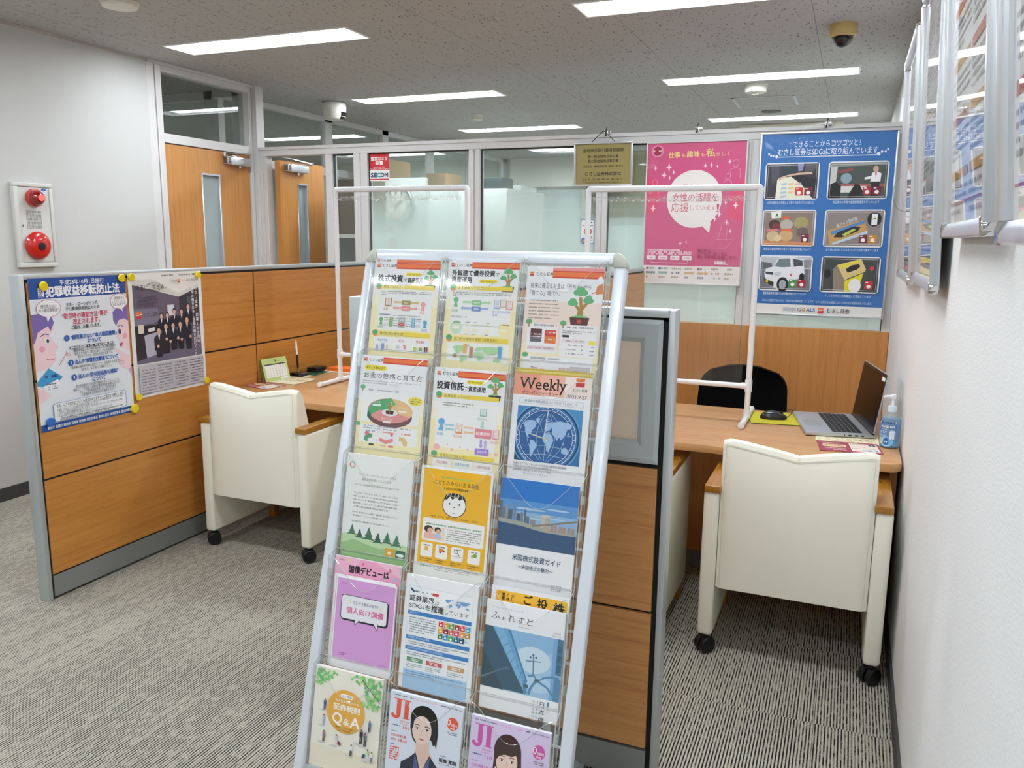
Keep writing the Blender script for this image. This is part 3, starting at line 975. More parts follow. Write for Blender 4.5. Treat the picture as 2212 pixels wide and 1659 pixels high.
# ------------------------------------------------------------------ booth dividers
def divider_y(name, label, x0, x1, y0, y1, H, cols, face, wm):
    t = thing(name, label, 'divider', ((x0 + x1) / 2, y0, 0))
    MB().box(x0 + 0.006, y0 + 0.02, 0.01, x1 - 0.006, y1, H - 0.015).build('core', DARKGAP, t, smooth=False)
    MB().box(x0, y0, 0.0, x1, y0 + 0.022, H).build('end_post', ALU2, t, bevel=0.004)
    MB().box(x0 + 0.001, y0 + 0.022, H - 0.02, x1 - 0.001, y1, H).build('top_cap', ALU2, t, bevel=0.003)
    for sgn in (1, -1):
        fx = x1 if sgn > 0 else x0
        ya = y0 + 0.03
        for yc in cols:
            for (za, zb) in ((0.108, 0.503), (0.511, 0.904), (0.912, H - 0.03)):
                MB().box(fx - sgn * 0.012, ya, za, fx - sgn * 0.001, yc - 0.004, zb).build('wood_panel', wm, t, bevel=0.001, seg=1)
            ya = yc + 0.004
        MB().box(fx - sgn * 0.012, y0 + 0.03, 0.012, fx - sgn * 0.001, y1, 0.101).build('kick_plate', KICK, t, smooth=False)
    return t
divider_y('booth_divider', 'long wood panelled booth divider with two pinned papers', -2.972, -2.916, 2.15, 5.16, 1.323, (3.472, 4.772, 5.16), 1, PANELWOOD)
divider_y('booth_divider', 'wood panelled divider between the two booths, mostly hidden by the rack', -1.27, -1.215, 2.06, 5.16, 1.305, (3.4, 4.6, 5.16), 1, PANELWOOD)

t = thing('booth_divider', 'short grey framed wing divider with a glass panel behind the rack', 'divider', (-0.86, 2.03, 0))
x0, x1, y0, y1, H = -1.34, -0.39, 2.0, 2.055, 1.31
MB().box(x0 + 0.03, y0 + 0.014, 0.01, x1 - 0.02, y1 - 0.014, 0.905).box(x1 - 0.035, y0 + 0.012, 0.9, x1 - 0.01, y1 - 0.012, H - 0.02).box(x0 + 0.01, y0 + 0.012, 0.9, x0 + 0.035, y1 - 0.012, H - 0.02).box(x0 + 0.02, y0 + 0.012, H - 0.03, x1 - 0.02, y1 - 0.012, H - 0.015).build('core', DARKGAP, t, smooth=False)
for a, wa in ((x0, 0.062), (x1 - 0.017, 0.017)):
    MB().box(a, y0, 0, a + wa, y1, H).build('end_post', ALU2, t, bevel=0.003)
MB().box(x0 + 0.062, y0 + 0.001, H - 0.02, x1 - 0.017, y1 - 0.001, H).build('top_cap', ALU2, t, bevel=0.003)
xa, xb = x0 + 0.066, x1 - 0.031
for (za, zb) in ((0.11, 0.502), (0.51, 0.9)):
    for yy in (y0 + 0.002, y1 - 0.014):
        MB().box(xa, yy, za, xb, yy + 0.012, zb).build('wood_panel', PANELWOODX, t, bevel=0.001, seg=1)
for yy in (y0 + 0.002, y1 - 0.014):
    MB().box(xa, yy, 0.012, xb, yy + 0.012, 0.102).build('kick_plate', KICK, t, smooth=False)
gf = MB()
za, zb, w, dpt = 0.912, 1.284, 0.058, 0.014
for yy, s_ in ((y0 + 0.002, 1), (y1 - 0.002, -1)):
    o4 = [(xa, za), (xb, za), (xb, zb), (xa, zb)]
    m4 = [(xa + 0.012, za + 0.012), (xb - 0.012, za + 0.012), (xb - 0.012, zb - 0.012), (xa + 0.012, zb - 0.012)]
    k4 = [(xa + w - 0.012, za + w - 0.012), (xb - w + 0.012, za + w - 0.012), (xb - w + 0.012, zb - w + 0.012), (xa + w - 0.012, zb - w + 0.012)]
    i4 = [(xa + w, za + w), (xb - w, za + w), (xb - w, zb - w), (xa + w, zb - w)]
    vs = [(p[0], yy + s_ * 0.004, p[1]) for p in o4] + [(p[0], yy, p[1]) for p in m4] + [(p[0], yy + s_ * 0.002, p[1]) for p in k4] + [(p[0], yy + s_ * dpt, p[1]) for p in i4]
    fs = []
    for r in range(3):
        for i in range(4):
            j = (i + 1) % 4
            fs.append((r * 4 + i, r * 4 + j, r * 4 + 4 + j, r * 4 + 4 + i))
    gf.add(vs, fs)
gf.build('glass_frame', pm('wing_frame_grey', 'b3bbbc', 0.4, 0.1, var=0.02), t, smooth=False)
PGL = pm('frosted_peach_pane', 'e4d2bd', 0.3, var=0.04, scale=2, spec=0.6)
MB().box(xa + 0.05, y0 + 0.018, za + 0.05, xb - 0.05, y1 - 0.018, zb - 0.05).build('glass_pane', PGL, t, smooth=False)
MB().lathe([(0.02, 0), (0.02, 0.02), (0.008, 0.021)], (-0.62, 1.985, 0.0), 'z', 20).build('levelling_foot', SILVER, t)
MB().box(-0.65, 1.955, 0.004, -0.59, 2.02, 0.016).build('foot_plate', SILVER, t, bevel=0.005)

# ------------------------------------------------------------------ counters
def counter(label, x0, x1, y0, y1, leg):
    t = thing('counter_desk', label, 'desk', ((x0 + x1) / 2, (y0 + y1) / 2, 0))
    r = 0.05
    pts = [(x0, y0), (x1 - r, y0)] + [(x1 - r + r * math.sin(math.radians(a)), y0 + r - r * math.cos(math.radians(a))) for a in (15, 30, 45, 60, 75, 90)] + [(x1, y1), (x0, y1)]
    MB().prism(pts, 'z', 0.668, 0.70, 0).build('desk_top', DESKWOOD, t, bevel=0.004)
    MB().box(x0 + 0.03, 3.60, 0.08, x1 - 0.03, 3.62, 0.668).build('modesty_panel', DADOWOOD, t, smooth=False)
    MB().box(x0 + 0.03, 3.605, 0.0, x1 - 0.03, 3.618, 0.08).build('kick_strip', KICK, t, smooth=False)
    for xx in ((x0 + 0.005, x0 + 0.03), (x1 - 0.03, x1 - 0.005)):
        MB().box(xx[0], y0 + 0.14, 0, xx[1], y1 - 0.03, 0.668).build('side_panel', DADOWOOD, t, smooth=False)
    return t
counter('wooden counter desk in the left booth with the calendar', -2.914, -1.272, 3.125, 4.04, 0)
counter('wooden counter desk in the right booth with the laptop', -1.212, 0.222, 3.115, 3.895, 0)

# ------------------------------------------------------------------ ivory armchairs
def chair_parts():
    t = thing('armchair', 'x', 'chair', (0, 0, 0), 'ivory leather armchairs at the counters')
    # back: cross sections from left to right, dipped in the middle of the top edge
    rows = []
    N = 24
    for i in range(N + 1):
        xx = -0.249 + 0.498 * i / N
        u = abs(xx) / 0.249
        zt = 0.768 + 0.042 * (u ** 0.85) * (1 - 0.18 * max(0, u - 0.85) / 0.15)
        edge = max(0, u - 0.93) / 0.07
        ins = 0.012 * edge * edge
        bulge = 0.012 * (1 - u * u)
        prof = [(ins, 0.262), (ins - bulge, 0.45), (ins - bulge * 0.6, 0.6), (ins + 0.004, zt - 0.02), (ins + 0.012, zt - 0.005 - ins * 0.3), (0.03, zt - ins * 0.4), (0.055 - ins, zt - 0.006 - ins * 0.4), (0.072 - ins, zt - 0.03),
                (0.10 - ins + bulge, 0.66), (0.135 - ins + bulge, 0.55), (0.155 - ins, 0.44), (0.155 - ins, 0.30), (0.12, 0.262)]
        rows.append([(xx, p, z) for p, z in prof])
    b = MB().grid(rows, closed=True)
    n = len(rows[0])
    b.f.append(list(range(n)))
    b.m.append(0)
    b.f.append([N * n + k for k in range(n)][::-1])
    b.m.append(0)
    back = b.build('backrest', LEATHER, t)
    pp = MB()
    pts = []
    for i in range(N + 1):
        xx = -0.236 + 0.472 * i / N
        u = abs(xx) / 0.249
        pts.append((xx, 0.0015, 0.768 + 0.042 * u ** 0.85 - 0.018))
    path = [(-0.236, -0.001, 0.272)] + [(-0.236, -0.003 - 0.002, z) for z in (0.45, 0.6)] + pts + [(0.236, -0.005, z) for z in (0.6, 0.45)] + [(0.236, -0.001, 0.272)]
    pp.tube(path, 0.0009, 6)
    pp.tube([(-0.004, 0.0, 0.752), (-0.004, 0.012, 0.763), (-0.004, 0.045, 0.767)], 0.0014, 6).tube([(0.004, 0.0, 0.752), (0.004, 0.012, 0.763), (0.004, 0.045, 0.767)], 0.0014, 6)
    pp.build('seam', PIPING, back)
    MB().box(-0.248, 0.11, 0.27, 0.248, 0.54, 0.435).build('seat', LEATHER, t, bevel=0.03, seg=4)
    for s in (-1, 1):
        a = MB()
        outer, inner = s * 0.305, s * 0.251
        a.prism([(0.0, 0.072), (0.525, 0.072), (0.535, 0.3), (0.53, 0.612), (0.0, 0.612)], 'x', min(outer, inner), max(outer, inner))
        arm = a.build('arm_side', LEATHER, t, bevel=0.014, seg=4)
        c = MB()
        c.box(s * 0.303, -0.004, 0.611, s * 0.246, 0.515, 0.636)
        c.build('armrest', ARMWOOD, t, bevel=0.003)
        # rear twin-wheel castor
        cx = s * 0.277
        k = MB()
        k.box(cx - 0.012, 0.014, 0.05, cx + 0.012, 0.04, 0.075)
        hood = k.build('caster', BLACK, t, bevel=0.004)
        wh = MB()
        for d in (-0.026, 0.004):
            wh.lathe([(0.006, d), (0.027, d), (0.031, d + 0.004), (0.031, d + 0.018), (0.027, d + 0.022), (0.006, d + 0.022)], (0, 0, 0), 'x', 28)
        ca, sa = math.cos(0.75), math.sin(0.75)
        wh.v = [(cx + p[0] * ca + p[1] * sa, 0.026 - p[0] * sa + p[1] * ca, 0.031 + p[2]) for p in wh.v]
        wh.build('caster_wheel', BLACK, hood)
        MB().box(cx - 0.02, 0.45, 0.0, cx + 0.02, 0.49, 0.073).build('front_foot', ARMWOOD, t, bevel=0.004)
    return t
ch0 = chair_parts()
seats = [((-2.488, 2.90), 'ivory armchair beside the pinned papers in the left booth'),
         ((-0.115, 2.80), 'ivory armchair beside the right wall below the laptop'),
         ((-0.858, 2.775), 'ivory armchair half hidden behind the grey wing divider'),
         ((-1.617, 2.91), 'ivory armchair of the left booth hidden behind the leaflet rack')]
for i, ((x, y), lb) in enumerate(seats):
    c = ch0 if i == 0 else copy_tree(ch0)
    c.location = (x, y, 0)
    c['label'] = lb
if True:
    t = thing('task_chair', 'black task chair behind the right counter', 'chair', (-0.48, 4.38, 0))
    rows = []
    for j in range(15):
        v = j / 14
        z = 0.44 + 0.395 * v
        hw = 0.235 - 0.018 * v
        if v > 0.72:
            q = (v - 0.72) / 0.28
            hw = (0.235 - 0.018 * v) - 0.13 * (1 - math.sqrt(max(0, 1 - q * q)))
        rows.append([(-0.48 + hw * q, 4.33 + 0.05 * abs(q) ** 2 * -1 + 0.04 * v, z) for q in [k / 10 for k in range(-10, 11)]])
    b = MB().grid(rows)
    back = [[(p[0], p[1] + 0.045, p[2]) for p in r] for r in rows]
    b.grid(back)
    edge = [r[0] for r in rows] + rows[-1][1:] + [r[-1] for r in rows[::-1][1:]]
    ee = [(p[0], p[1] + 0.045, p[2]) for p in edge]
    b.grid([edge, ee])
    b.build('backrest', BLACKFAB, t)
    MB().box(-0.72, 4.40, 0.42, -0.24, 4.86, 0.50).build('seat', BLACKFAB, t, bevel=0.03, seg=3)
    MB().lathe([(0.03, 0.08), (0.03, 0.42)], (-0.48, 4.62, 0), n=16).build('gas_lift', BLACK, t)
    for k in range(5):
        a = 2 * math.pi * k / 5 + 0.3
        l = MB().tube([(-0.48, 4.62, 0.10), (-0.48 + 0.27 * math.cos(a), 4.62 + 0.27 * math.sin(a), 0.065)], [0.025, 0.016], 8).build('leg', BLACK, t)
        MB().lathe([(0.005, -0.012), (0.026, -0.012), (0.026, 0.012), (0.005, 0.012)], (-0.48 + 0.27 * math.cos(a), 4.62 + 0.27 * math.sin(a), 0.026), 'x', 18).build('caster', BLACK, l)

# ------------------------------------------------------------------ clear counter screens on white pipe frames
def pvc_screen(label, x0, x1, yc, zt):
    t = thing('counter_screen', label, 'screen', ((x0 + x1) / 2, yc, 0.70), 'clear vinyl counter screens')
    r = 0.0125
    for x in (x0, x1):
        MB().tube([(x, yc, 0.715), (x, yc, zt)], r, 14).build('post', PVC, t)
        f = MB().tube([(x, yc - 0.185, 0.7135), (x, yc + 0.185, 0.7135)], r, 14)
        for yy in (yc - 0.192, yc + 0.178):
            f.lathe([(0.002, -0.008), (0.014, -0.004), (0.0135, 0.016), (0.0125, 0.018)], (x, yy, 0.715), 'y', 18)
        f.tube([(x, yc - 0.03, 0.7152), (x, yc + 0.03, 0.7152)], r + 0.0022, 14).tube([(x, yc, 0.714), (x, yc, 0.745)], r + 0.0022, 14)
        f.build('foot', PVC, t)
        MB().tube([(x, yc, 0.828), (x, yc, 0.880)], r + 0.003, 14).tube([(x, yc, 0.852), (x + (0.03 if x == x0 else -0.03), yc, 0.852)], r + 0.0022, 14).build('tee_joint', PVC, t)
    b = MB().tube([(x0, yc, zt - 0.02), (x0, yc, zt - 0.004), (x0 + 0.004, yc, zt), (x0 + 0.02, yc, zt), (x1 - 0.02, yc, zt), (x1 - 0.004, yc, zt), (x1, yc, zt - 0.004), (x1, yc, zt - 0.02)], r + 0.0012, 14)
    b.build('top_bar', PVC, t)
    MB().tube([(x0, yc, 0.852), (x1, yc, 0.852)], r * 0.95, 14).build('lower_bar', PVC, t)
    rows = []
    xa, xb = x0 + 0.022, x1 - 0.03
    for j in range(13):
        v = j / 12
        z = 0.862 + (zt - 0.055 - 0.862) * v
        rows.append([(xa + (xb - xa) * i / 40, yc - 0.004 + 0.004 * math.sin(i * 0.55 + 1.3 * v) * (0.4 + v), z) for i in range(41)])
    MB().grid(rows).build('vinyl_sheet', VINYL, t)
    # ruffled hem, then a whitish strand painted as glints on its folds
    rows = []
    for j in range(5):
        v = j / 4
        rows.append([(xa + (xb - xa) * i / 240, yc - 0.008 + 0.010 * math.sin(i * 0.42 + 0.8 * math.sin(i * 0.11)) * math.sin(math.pi * v) ** 0.7 + 0.004 * math.sin(i * 0.173 + 2), zt - 0.058 + 0.024 * v) for i in range(241)])
    MB().grid(rows).build('vinyl_hem', VINYLTOP, t)
    MB().add([(xa, yc - 0.006, zt - 0.034), (xb, yc - 0.006, zt - 0.034), (xb, yc - 0.006, zt - 0.013), (xa, yc - 0.006, zt - 0.013)], [(0, 1, 2, 3)]).build('hem_strip', VINYL, t)
    r_ = random.Random(int(abs(x0) * 100))
    glint_ = MB()
    k, pts, rad = xa + 0.004, [], []
    while k < xb - 0.004:
        L_, a_ = r_.uniform(0.010, 0.026), r_.choice((-1, 1))
        for q in (0.15, 0.4, 0.6, 0.85):
            pts.append((k + L_ * q, yc - 0.0195, zt - 0.047 + a_ * 0.008 * math.sin(math.pi * q)))
            rad.append(0.0006 + 0.0018 * math.sin(math.pi * q) ** 2)
        k += L_
        g_ = r_.uniform(0.006, 0.026)
        for q in (0.2, 0.8):
            pts.append((k + g_ * q, yc - 0.0195, zt - 0.047 + r_.uniform(-0.002, 0.002)))
            rad.append(0.0003)
        k += g_
    glint_.tube(pts, rad, 6)
    glint_.build('vinyl_crease_glints', VINYLGLINT, t)
    return t
pvc_screen('clear vinyl screen on a white pipe frame on the left counter', -2.53, -1.765, 3.68, 1.722)
pvc_screen('clear vinyl screen on a white pipe frame on the right counter', -1.135, -0.379, 3.645, 1.704)

# ------------------------------------------------------------------ things on the right counter
ZD = 0.70
def rotm(loc, ang):
    return Matrix.Translation(loc) @ Matrix.Rotation(ang, 4, 'Z')
ANG = math.radians(11)
# laptop in its own frame: u from the user's edge to the hinge, v along the width
t = thing('laptop', 'open silver laptop with a dark screen turned to the left', 'laptop', (0, 0, 0))
t.matrix_world = rotm((-0.122, 3.445, ZD), ANG)
ALUL = pm('laptop_silver', 'b9bcc0', 0.35, 0.6, var=0.01)
base = MB().box(0, 0, 0.003, 0.262, 0.412, 0.018).build('base', ALUL, t, bevel=0.003, world=False)
KEY = pm('key_black', '15161a', 0.5, var=0.05)
kb = MB()
for i in range(6):
    for j in range(19):
        u = 0.108 + i * 0.0193
        v = 0.022 + j * 0.0195
        kb.box(u, v, 0.018, u + 0.0165, v + 0.0165, 0.0195)
kb.build('keyboard', KEY, base, world=False, smooth=False)
MB().box(0.017, 0.125, 0.0178, 0.085, 0.235, 0.0184).build('touchpad', pm('touchpad_grey', 'a4a8ad', 0.3, 0.4), base, world=False, smooth=False)
pt = MB()
for (u, w) in ((0.165, 0.012), (0.19, 0.012), (0.214, 0.010), (0.148, 0.004)):
    pt.box(u, -0.0006, 0.008, u + w, 0.001, 0.0135)
pt.build('ports', BLACK, base, world=False, smooth=False)
MB().lathe([(0.002, 0), (0.006, 0.001), (0.006, 0.408), (0.002, 0.41)], (0.258, 0.001, 0.018), 'y', 12).build('hinge', BLACK, base, world=False)
lid = bpy.data.objects.new('lid', None)
tl = math.radians(8)
def lidp(h, v, d):
    return (0.258 + h * math.sin(tl) + d * math.cos(tl), v, 0.022 + h * math.cos(tl) - d * math.sin(tl))
def lidbox(mb, h0, v0, d0, h1, v1, d1):
    vs = [lidp(h, v, d) for h in (h0, h1) for v in (v0, v1) for d in (d0, d1)]
    mb.add(vs, [(0, 1, 3, 2), (4, 6, 7, 5), (0, 4, 5, 1), (2, 3, 7, 6), (0, 2, 6, 4), (1, 5, 7, 3)])
    return mb
bpy.data.objects.remove(lid)
lid = lidbox(MB(), 0, 0, 0, 0.245, 0.412, 0.006).build('lid', ALUL, t, bevel=0.002, world=False)
lidbox(MB(), 0.004, 0.003, -0.0012, 0.243, 0.409, 0.0).build('bezel', pm('bezel_black', '101012', 0.3), lid, world=False, smooth=False)
lidbox(MB(), 0.03, 0.012, -0.0016, 0.232, 0.400, -0.0011).build('screen', pm('dark_display', '120c0c', 0.25, var=0.02, spec=0.2), lid, world=False, smooth=False)
lidbox(MB(), 0.213, 0.012, -0.0022, 0.228, 0.06, -0.0015).build('name_sticker', pm('white_label', 'eeeeee', 0.5), lid, world=False, smooth=False)
st = Print(0.012, 0.012, '101012', 0.0001)
st.ring(50, 50, 40, 10, 'b9bcc0')
M = Matrix(((0, -math.sin(tl), -math.cos(tl), lidp(0.022, 0.212, -0.0018)[0]), (-1, 0, 0, lidp(0.022, 0.212, 0)[1]), (0, math.cos(tl), -math.sin(tl) * -1, lidp(0.022, 0.212, -0.0018)[2]), (0, 0, 0, 1)))
M = frame(lidp(0.022, 0.212, -0.0019), (0, -1, 0), (math.sin(tl), 0, math.cos(tl)))
st.build('round_emblem', INK, M, parent=lid)

t = thing('mouse_pad', 'yellow mouse pad with brown dots beside the laptop', 'mouse pad', (0, 0, 0))
t.matrix_world = rotm((-0.352, 3.585, ZD), math.radians(10))
MB().box(0, 0, 0.0, 0.23, 0.245, 0.0025).build('rubber_base', BLACK, t, world=False, bevel=0.001, seg=1)
pp = Print(0.23, 0.245, 'c9c41f', 0.0006)
for i in range(15):
    for j in range(16):
        pp.poly([(3.5 + i * 6.6 + (3.3 if j % 2 else 0) + a * 1.5, 4 + j * 6.6 + b * 1.5) for a, b in ((-1, 0), (0, -1), (1, 0), (0, 1))], 'a8741c')
pp.build('dotted_top', INK, frame((0, 0.245, 0.0026), (1, 0, 0), (0, 1, 0)), parent=t)

t = thing('computer_mouse', 'black wired mouse on the yellow pad', 'mouse', (0, 0, 0))
t.matrix_world = rotm((-0.27, 3.712, ZD + 0.0045), math.radians(14))
rows = []
for i in range(13):
    a = i / 12
    xx = -0.058 + 0.116 * a
    wv = 0.032 * math.sqrt(max(0.0, 1 - (2 * a - 1) ** 4)) * (1 - 0.12 * abs(2 * a - 0.9))
    hv = 0.036 * (math.sin(math.pi * (0.06 + 0.9 * a ** 0.85)) ** 0.6)
    rows.append([(xx, wv * math.cos(math.pi * k / 12), hv * max(0, math.sin(math.pi * k / 12)) ** 0.8) for k in range(13)] + [(xx, -wv * 0.9, 0), (xx, wv * 0.9, 0)])
sh = MB().grid(rows, closed=True).build('shell', pm('gloss_black', '0c0c0d', 0.3, coat=0.3), t, world=False)
MB().lathe([(0.003, -0.003), (0.008, -0.003), (0.008, 0.003), (0.003, 0.003)], (0.032, 0, 0.027), 'y', 14).build('scroll_wheel', BLACK, sh, world=False)
MB().tube([(0.056, 0, 0.006), (0.07, 0.003, 0.016), (0.083, 0.02, 0.03), (0.088, 0.055, 0.034), (0.082, 0.1, 0.02), (0.076, 0.135, 0.003)], 0.0016, 8).build('cable', BLACK, t, world=False)

def gel():
    c = (0.186, 3.385, ZD)
    t = thing('gel_bottle', 'blue hand gel pump bottle beside the laptop and wall', 'bottle', c)
    BODY = clear('bottle_plastic', (0.93, 0.975, 0.99), 0.05, 1.45)
    GELM = pm('blue_gel', 'a9d2f6', 0.15, var=0.05, trans=0.6)
    def oval(prof, name, m, par, n=36, sy=1.0, smooth=True):
        b = MB().lathe(prof, (0, 0, 0), 'z', n)
        b.v = [(c[0] + p[0] * 0.98, c[1] + p[1] * sy, c[2] + p[2]) for p in b.v]
        return b.build(name, m, par)
    oval([(0.030, 0.0), (0.0355, 0.004), (0.037, 0.012), (0.037, 0.108), (0.034, 0.122), (0.025, 0.134), (0.013, 0.140), (0.013, 0.145)], 'bottle_shell', BODY, t, sy=0.82)
    oval([(0.029, 0.003), (0.0345, 0.006), (0.0358, 0.014), (0.0358, 0.108), (0.034, 0.116), (0.003, 0.116)], 'gel', GELM, t, sy=0.8)
    oval([(0.016, 0.141), (0.016, 0.160), (0.014, 0.163), (0.006, 0.164)], 'cap', pm('translucent_cap', 'cfe3f2', 0.4), t)
    p = MB().lathe([(0.005, 0.163), (0.005, 0.19), (0.0095, 0.192), (0.0095, 0.205), (0.008, 0.207)], c, 'z', 18)
    p.tube([(c[0], c[1], c[2] + 0.2), (c[0] - 0.028, c[1] - 0.008, c[2] + 0.199), (c[0] - 0.034, c[1] - 0.01, c[2] + 0.195)], [0.006, 0.005, 0.0035], 10)
    p.build('pump', pm('white_pump', 'e9edf2', 0.35), t)
    # label wrapped on the front of the bottle
    P = Print(0.066, 0.094, '4a9ce8', 0.0003, eps=1.2e-5)
    H = P.H
    P.rect(0, 0, 100, 14, 'c9d6e6').greek(10, 92, 7, 8, '1b3e8a')
    P.rect(0, 14, 100, 60, '2f78d4').rect(0, 60, 100, H, '5cb0f0')
    P.ell(50, 118, 40, 30, '86cbf4')
    P.txt('HAND GEL', 52, 30, 17, 'ffffff', 'c', w=84, b=0.02)
    P.txt('ハンドジェル', 30, 46, 9, 'ffffff', 'c', w=40)
    P.greek(8, 50, 60, 5, 'cfe4f8').greek(8, 46, 68, 5, 'cfe4f8').greek(8, 50, 84, 4, 'cfe4f8')
    P.rr(64, 54, 92, 104, 4, 'e9f2fa').rect(66, 50, 92, 58, '9fb7cf').vtxt('水洗い', 74, 66, 7, '5a7fa6').vtxt('不要で', 84, 66, 7, '5a7fa6')
    P.poly([(48, 92), (60, 108), (64, 118), (60, 130), (48, 136), (36, 130), (32, 118), (36, 108)], '0f5db4').ell(48, 120, 9, 6, 'bfe0f6')
    P.rr(4, 100, 28, 110, 2, 'f0e27a').rr(4, 113, 28, 123, 2, 'f0e27a').rr(4, 126, 28, 134, 2, 'f0e27a')
    def wrap(p):
        a = (p[0] - 0.033) / 0.0375
        r = 0.0376 + p[2]
        ang = a - 0.35
        return (r * math.sin(ang) * 0.98, -r * math.cos(ang) * 0.82, p[1])
    P.v = [(x, y, z) for x, y, z in P.v]
    # finer sheet so that it can bend
    s2 = Print(0.066, 0.094, '1c6fc0', 0.0002)
    P.build('label', INKG, Matrix.Translation((0, 0, 0.106)), parent=t, bend=wrap)
    return t
gel()
def flyer(name, label, M, paper, fn, w=0.21, h=0.148, cat='leaflet'):
    P = Print(w, h, paper, 0.0006)
    fn(P)
    return P.build(name, INKG, M, label, cat)
def fl_magenta(P):
    P.rect(3, 5, 48, 66, 'a23a52').greek(10, 44, 12, 4, 'f0d9b0').rr(8, 22, 46, 40, 3, 'e9d3a0').greek(12, 42, 31, 7, 'a07040').greek(10, 44, 50, 5, 'e8c8c0').greek(10, 44, 60, 5, 'e8c8c0')
    P.rect(52, 8, 97, 64, 'f1e6d8').greek(54, 80, 13, 3, 'a99b90').greek(54, 78, 18, 3, 'a99b90').rect(54, 26, 80, 34, 'e4d2c0').ell(86, 16, 3, 5, '2a2a44').ell(92, 16, 3, 5, '2a2a44').greek(54, 94, 42, 3, 'a99b90').rr(70, 48, 96, 62, 1, 'd0d6dc').greek(73, 93, 55, 6, '5a6a90')
def fl_cream(P):
    for i in range(7):
        P.greek(4, 96, 6 + i * 9, 4.5, ['c2a878', 'b8a08a', 'd2b070'][i % 3], 0.7)
    P.rr(30, 10, 52, 26, 3, 'e8dc9a').rr(60, 34, 94, 50, 3, 'e0d0a8').greek(63, 91, 42, 6, '7a5a40')
flyer('leaflet', 'cream leaflet tucked under the laptop edge', frame((-0.085, 3.545, ZD + 0.0005), (0.988, 0.02, 0), (0.0, 1, 0)), 'efe6c6', fl_cream, 0.235, 0.16)
flyer('leaflet', 'crimson leaflet in front of the laptop behind the armchair', frame((-0.078, 3.375, ZD + 0.0018), (0.97, 0.12, 0), (-0.1, 1, 0)), 'a93c55', fl_magenta, 0.225, 0.16)

# ------------------------------------------------------------------ things on the left counter
t = thing('desk_calendar', 'small green September desk calendar leaning at the divider', 'calendar', (-2.875, 3.575, ZD))
CM = frame((-0.034, -0.085, 0.122), (0.03, 0.165, 0), (-0.3, 0.05, 1))
P = Print(0.172, 0.126, 'c6d98d', 0.0012)
P.txt('9', 54, 10, 13, '23301c', 'c', b=0.02).greek(38, 47, 12, 3, '7d8f5a').greek(60, 74, 11, 3, '9aab70').rect(8, 19, 92, 62, 'f4f5f2').rect(8, 19, 92, 22.5, '3a4038')
n = 1
for r in range(5):
    for q in range(7):
        if (r == 0 and q < 3) or n > 30:
            continue
        P.txt(str(n), 15 + q * 11.6, 28 + r * 7.3, 4.2, '8c8f94', 'c')
        n += 1
P.rect(62, 64, 92, 71, 'f6f7f4')
P.build('calendar_sheet', INK, CM, parent=t)
MB().add([(-0.038, -0.085, 0.12), (-0.008, 0.08, 0.12), (-0.03, -0.08, 0), (0.0, 0.085, 0)], [(0, 1, 3, 2)]).build('easel_back', pm('card_green', 'a9bb78', 0.7), t, world=False)

t = thing('pen_stand', 'black desk pen stand behind the calendar', 'pen stand', (-2.852, 3.742, ZD))
MB().prism([(-0.042, 0.0), (0.042, 0.0), (0.036, 0.018), (-0.03, 0.024)], 'y', -0.045, 0.045).build('base', pm('gloss_black_base', '0d0f0e', 0.25, coat=0.3), t, bevel=0.006, world=False)
MB().tube([(-0.004, 0.0, 0.018), (-0.006, 0.002, 0.042)], [0.009, 0.006], 14).build('holder', pm('amber_socket', '9a7a3a', 0.3, 0.5), t, world=False)
t = thing('ballpoint_pen', 'white and black pen standing in the pen stand', 'pen', (-2.858, 3.744, ZD + 0.036))
MB().tube([(0, 0, 0), (-0.001, 0, 0.012), (-0.006, 0.002, 0.085)], [0.003, 0.0055, 0.0062], 14).build('grip', BLACK, t, world=False)
b = MB().tube([(-0.006, 0.002, 0.085), (-0.0115, 0.003, 0.16)], [0.0058, 0.0052], 14).build('barrel', PVC, t, world=False)
MB().tube([(-0.011, -0.004, 0.156), (-0.0105, -0.0075, 0.15), (-0.009, -0.007, 0.118)], 0.0017, 8).build('clip', PVC, b, world=False)
MB().tube([(-0.0115, 0.003, 0.16), (-0.012, 0.003, 0.168)], 0.003, 10).build('push_button', SILVER, b, world=False)
t = thing('stamp_pad', 'black closed stamp pad on the green folder', 'stamp pad', (-2.845, 3.90, ZD + 0.006))
MB().box(-0.035, -0.05, 0, 0.035, 0.05, 0.012).build('base', BLACK, t, bevel=0.004, world=False)
MB().box(-0.035, -0.05, 0.0125, 0.035, 0.05, 0.026).build('lid', pm('lid_black', '121514', 0.3), t, bevel=0.005, world=False)
o = MB().box(-0.06, -0.11, 0, 0.075, 0.14, 0.003).build('folder', pm('dark_green_card', '1f4a33', 0.5), loc=(-2.845, 3.885, ZD + 0.0025), world=False, bevel=0.001, seg=1)
tag(o, 'dark green folder under the black stamp pad', 'folder')
flyer('leaflet', 'pale yellow sheet under the dark green folder', frame((-2.89, 3.93, ZD + 0.0006), (0.9, -0.1, 0), (0.1, 1, 0)), 'e9e4b8', lambda P: P.para(6, 94, 10, 8, 10, 4, 'cfc79a'), 0.13, 0.19)
flyer('leaflet', 'crimson leaflet beneath the green calendar', frame((-2.90, 3.50, ZD + 0.0006), (0.95, -0.28, 0), (0.28, 1, 0)), 'a93c55', fl_magenta, 0.2, 0.14)
flyer('leaflet', 'cream leaflet between the calendar and the pen stand', frame((-2.885, 3.70, ZD + 0.0016), (0.97, -0.05, 0), (0.1, 1, 0)), 'f0e6cc', fl_cream, 0.2, 0.2)
t = thing('orange_file', 'bright orange paper file lying at the back of the left counter', 'file', (-2.73, 3.97, ZD))
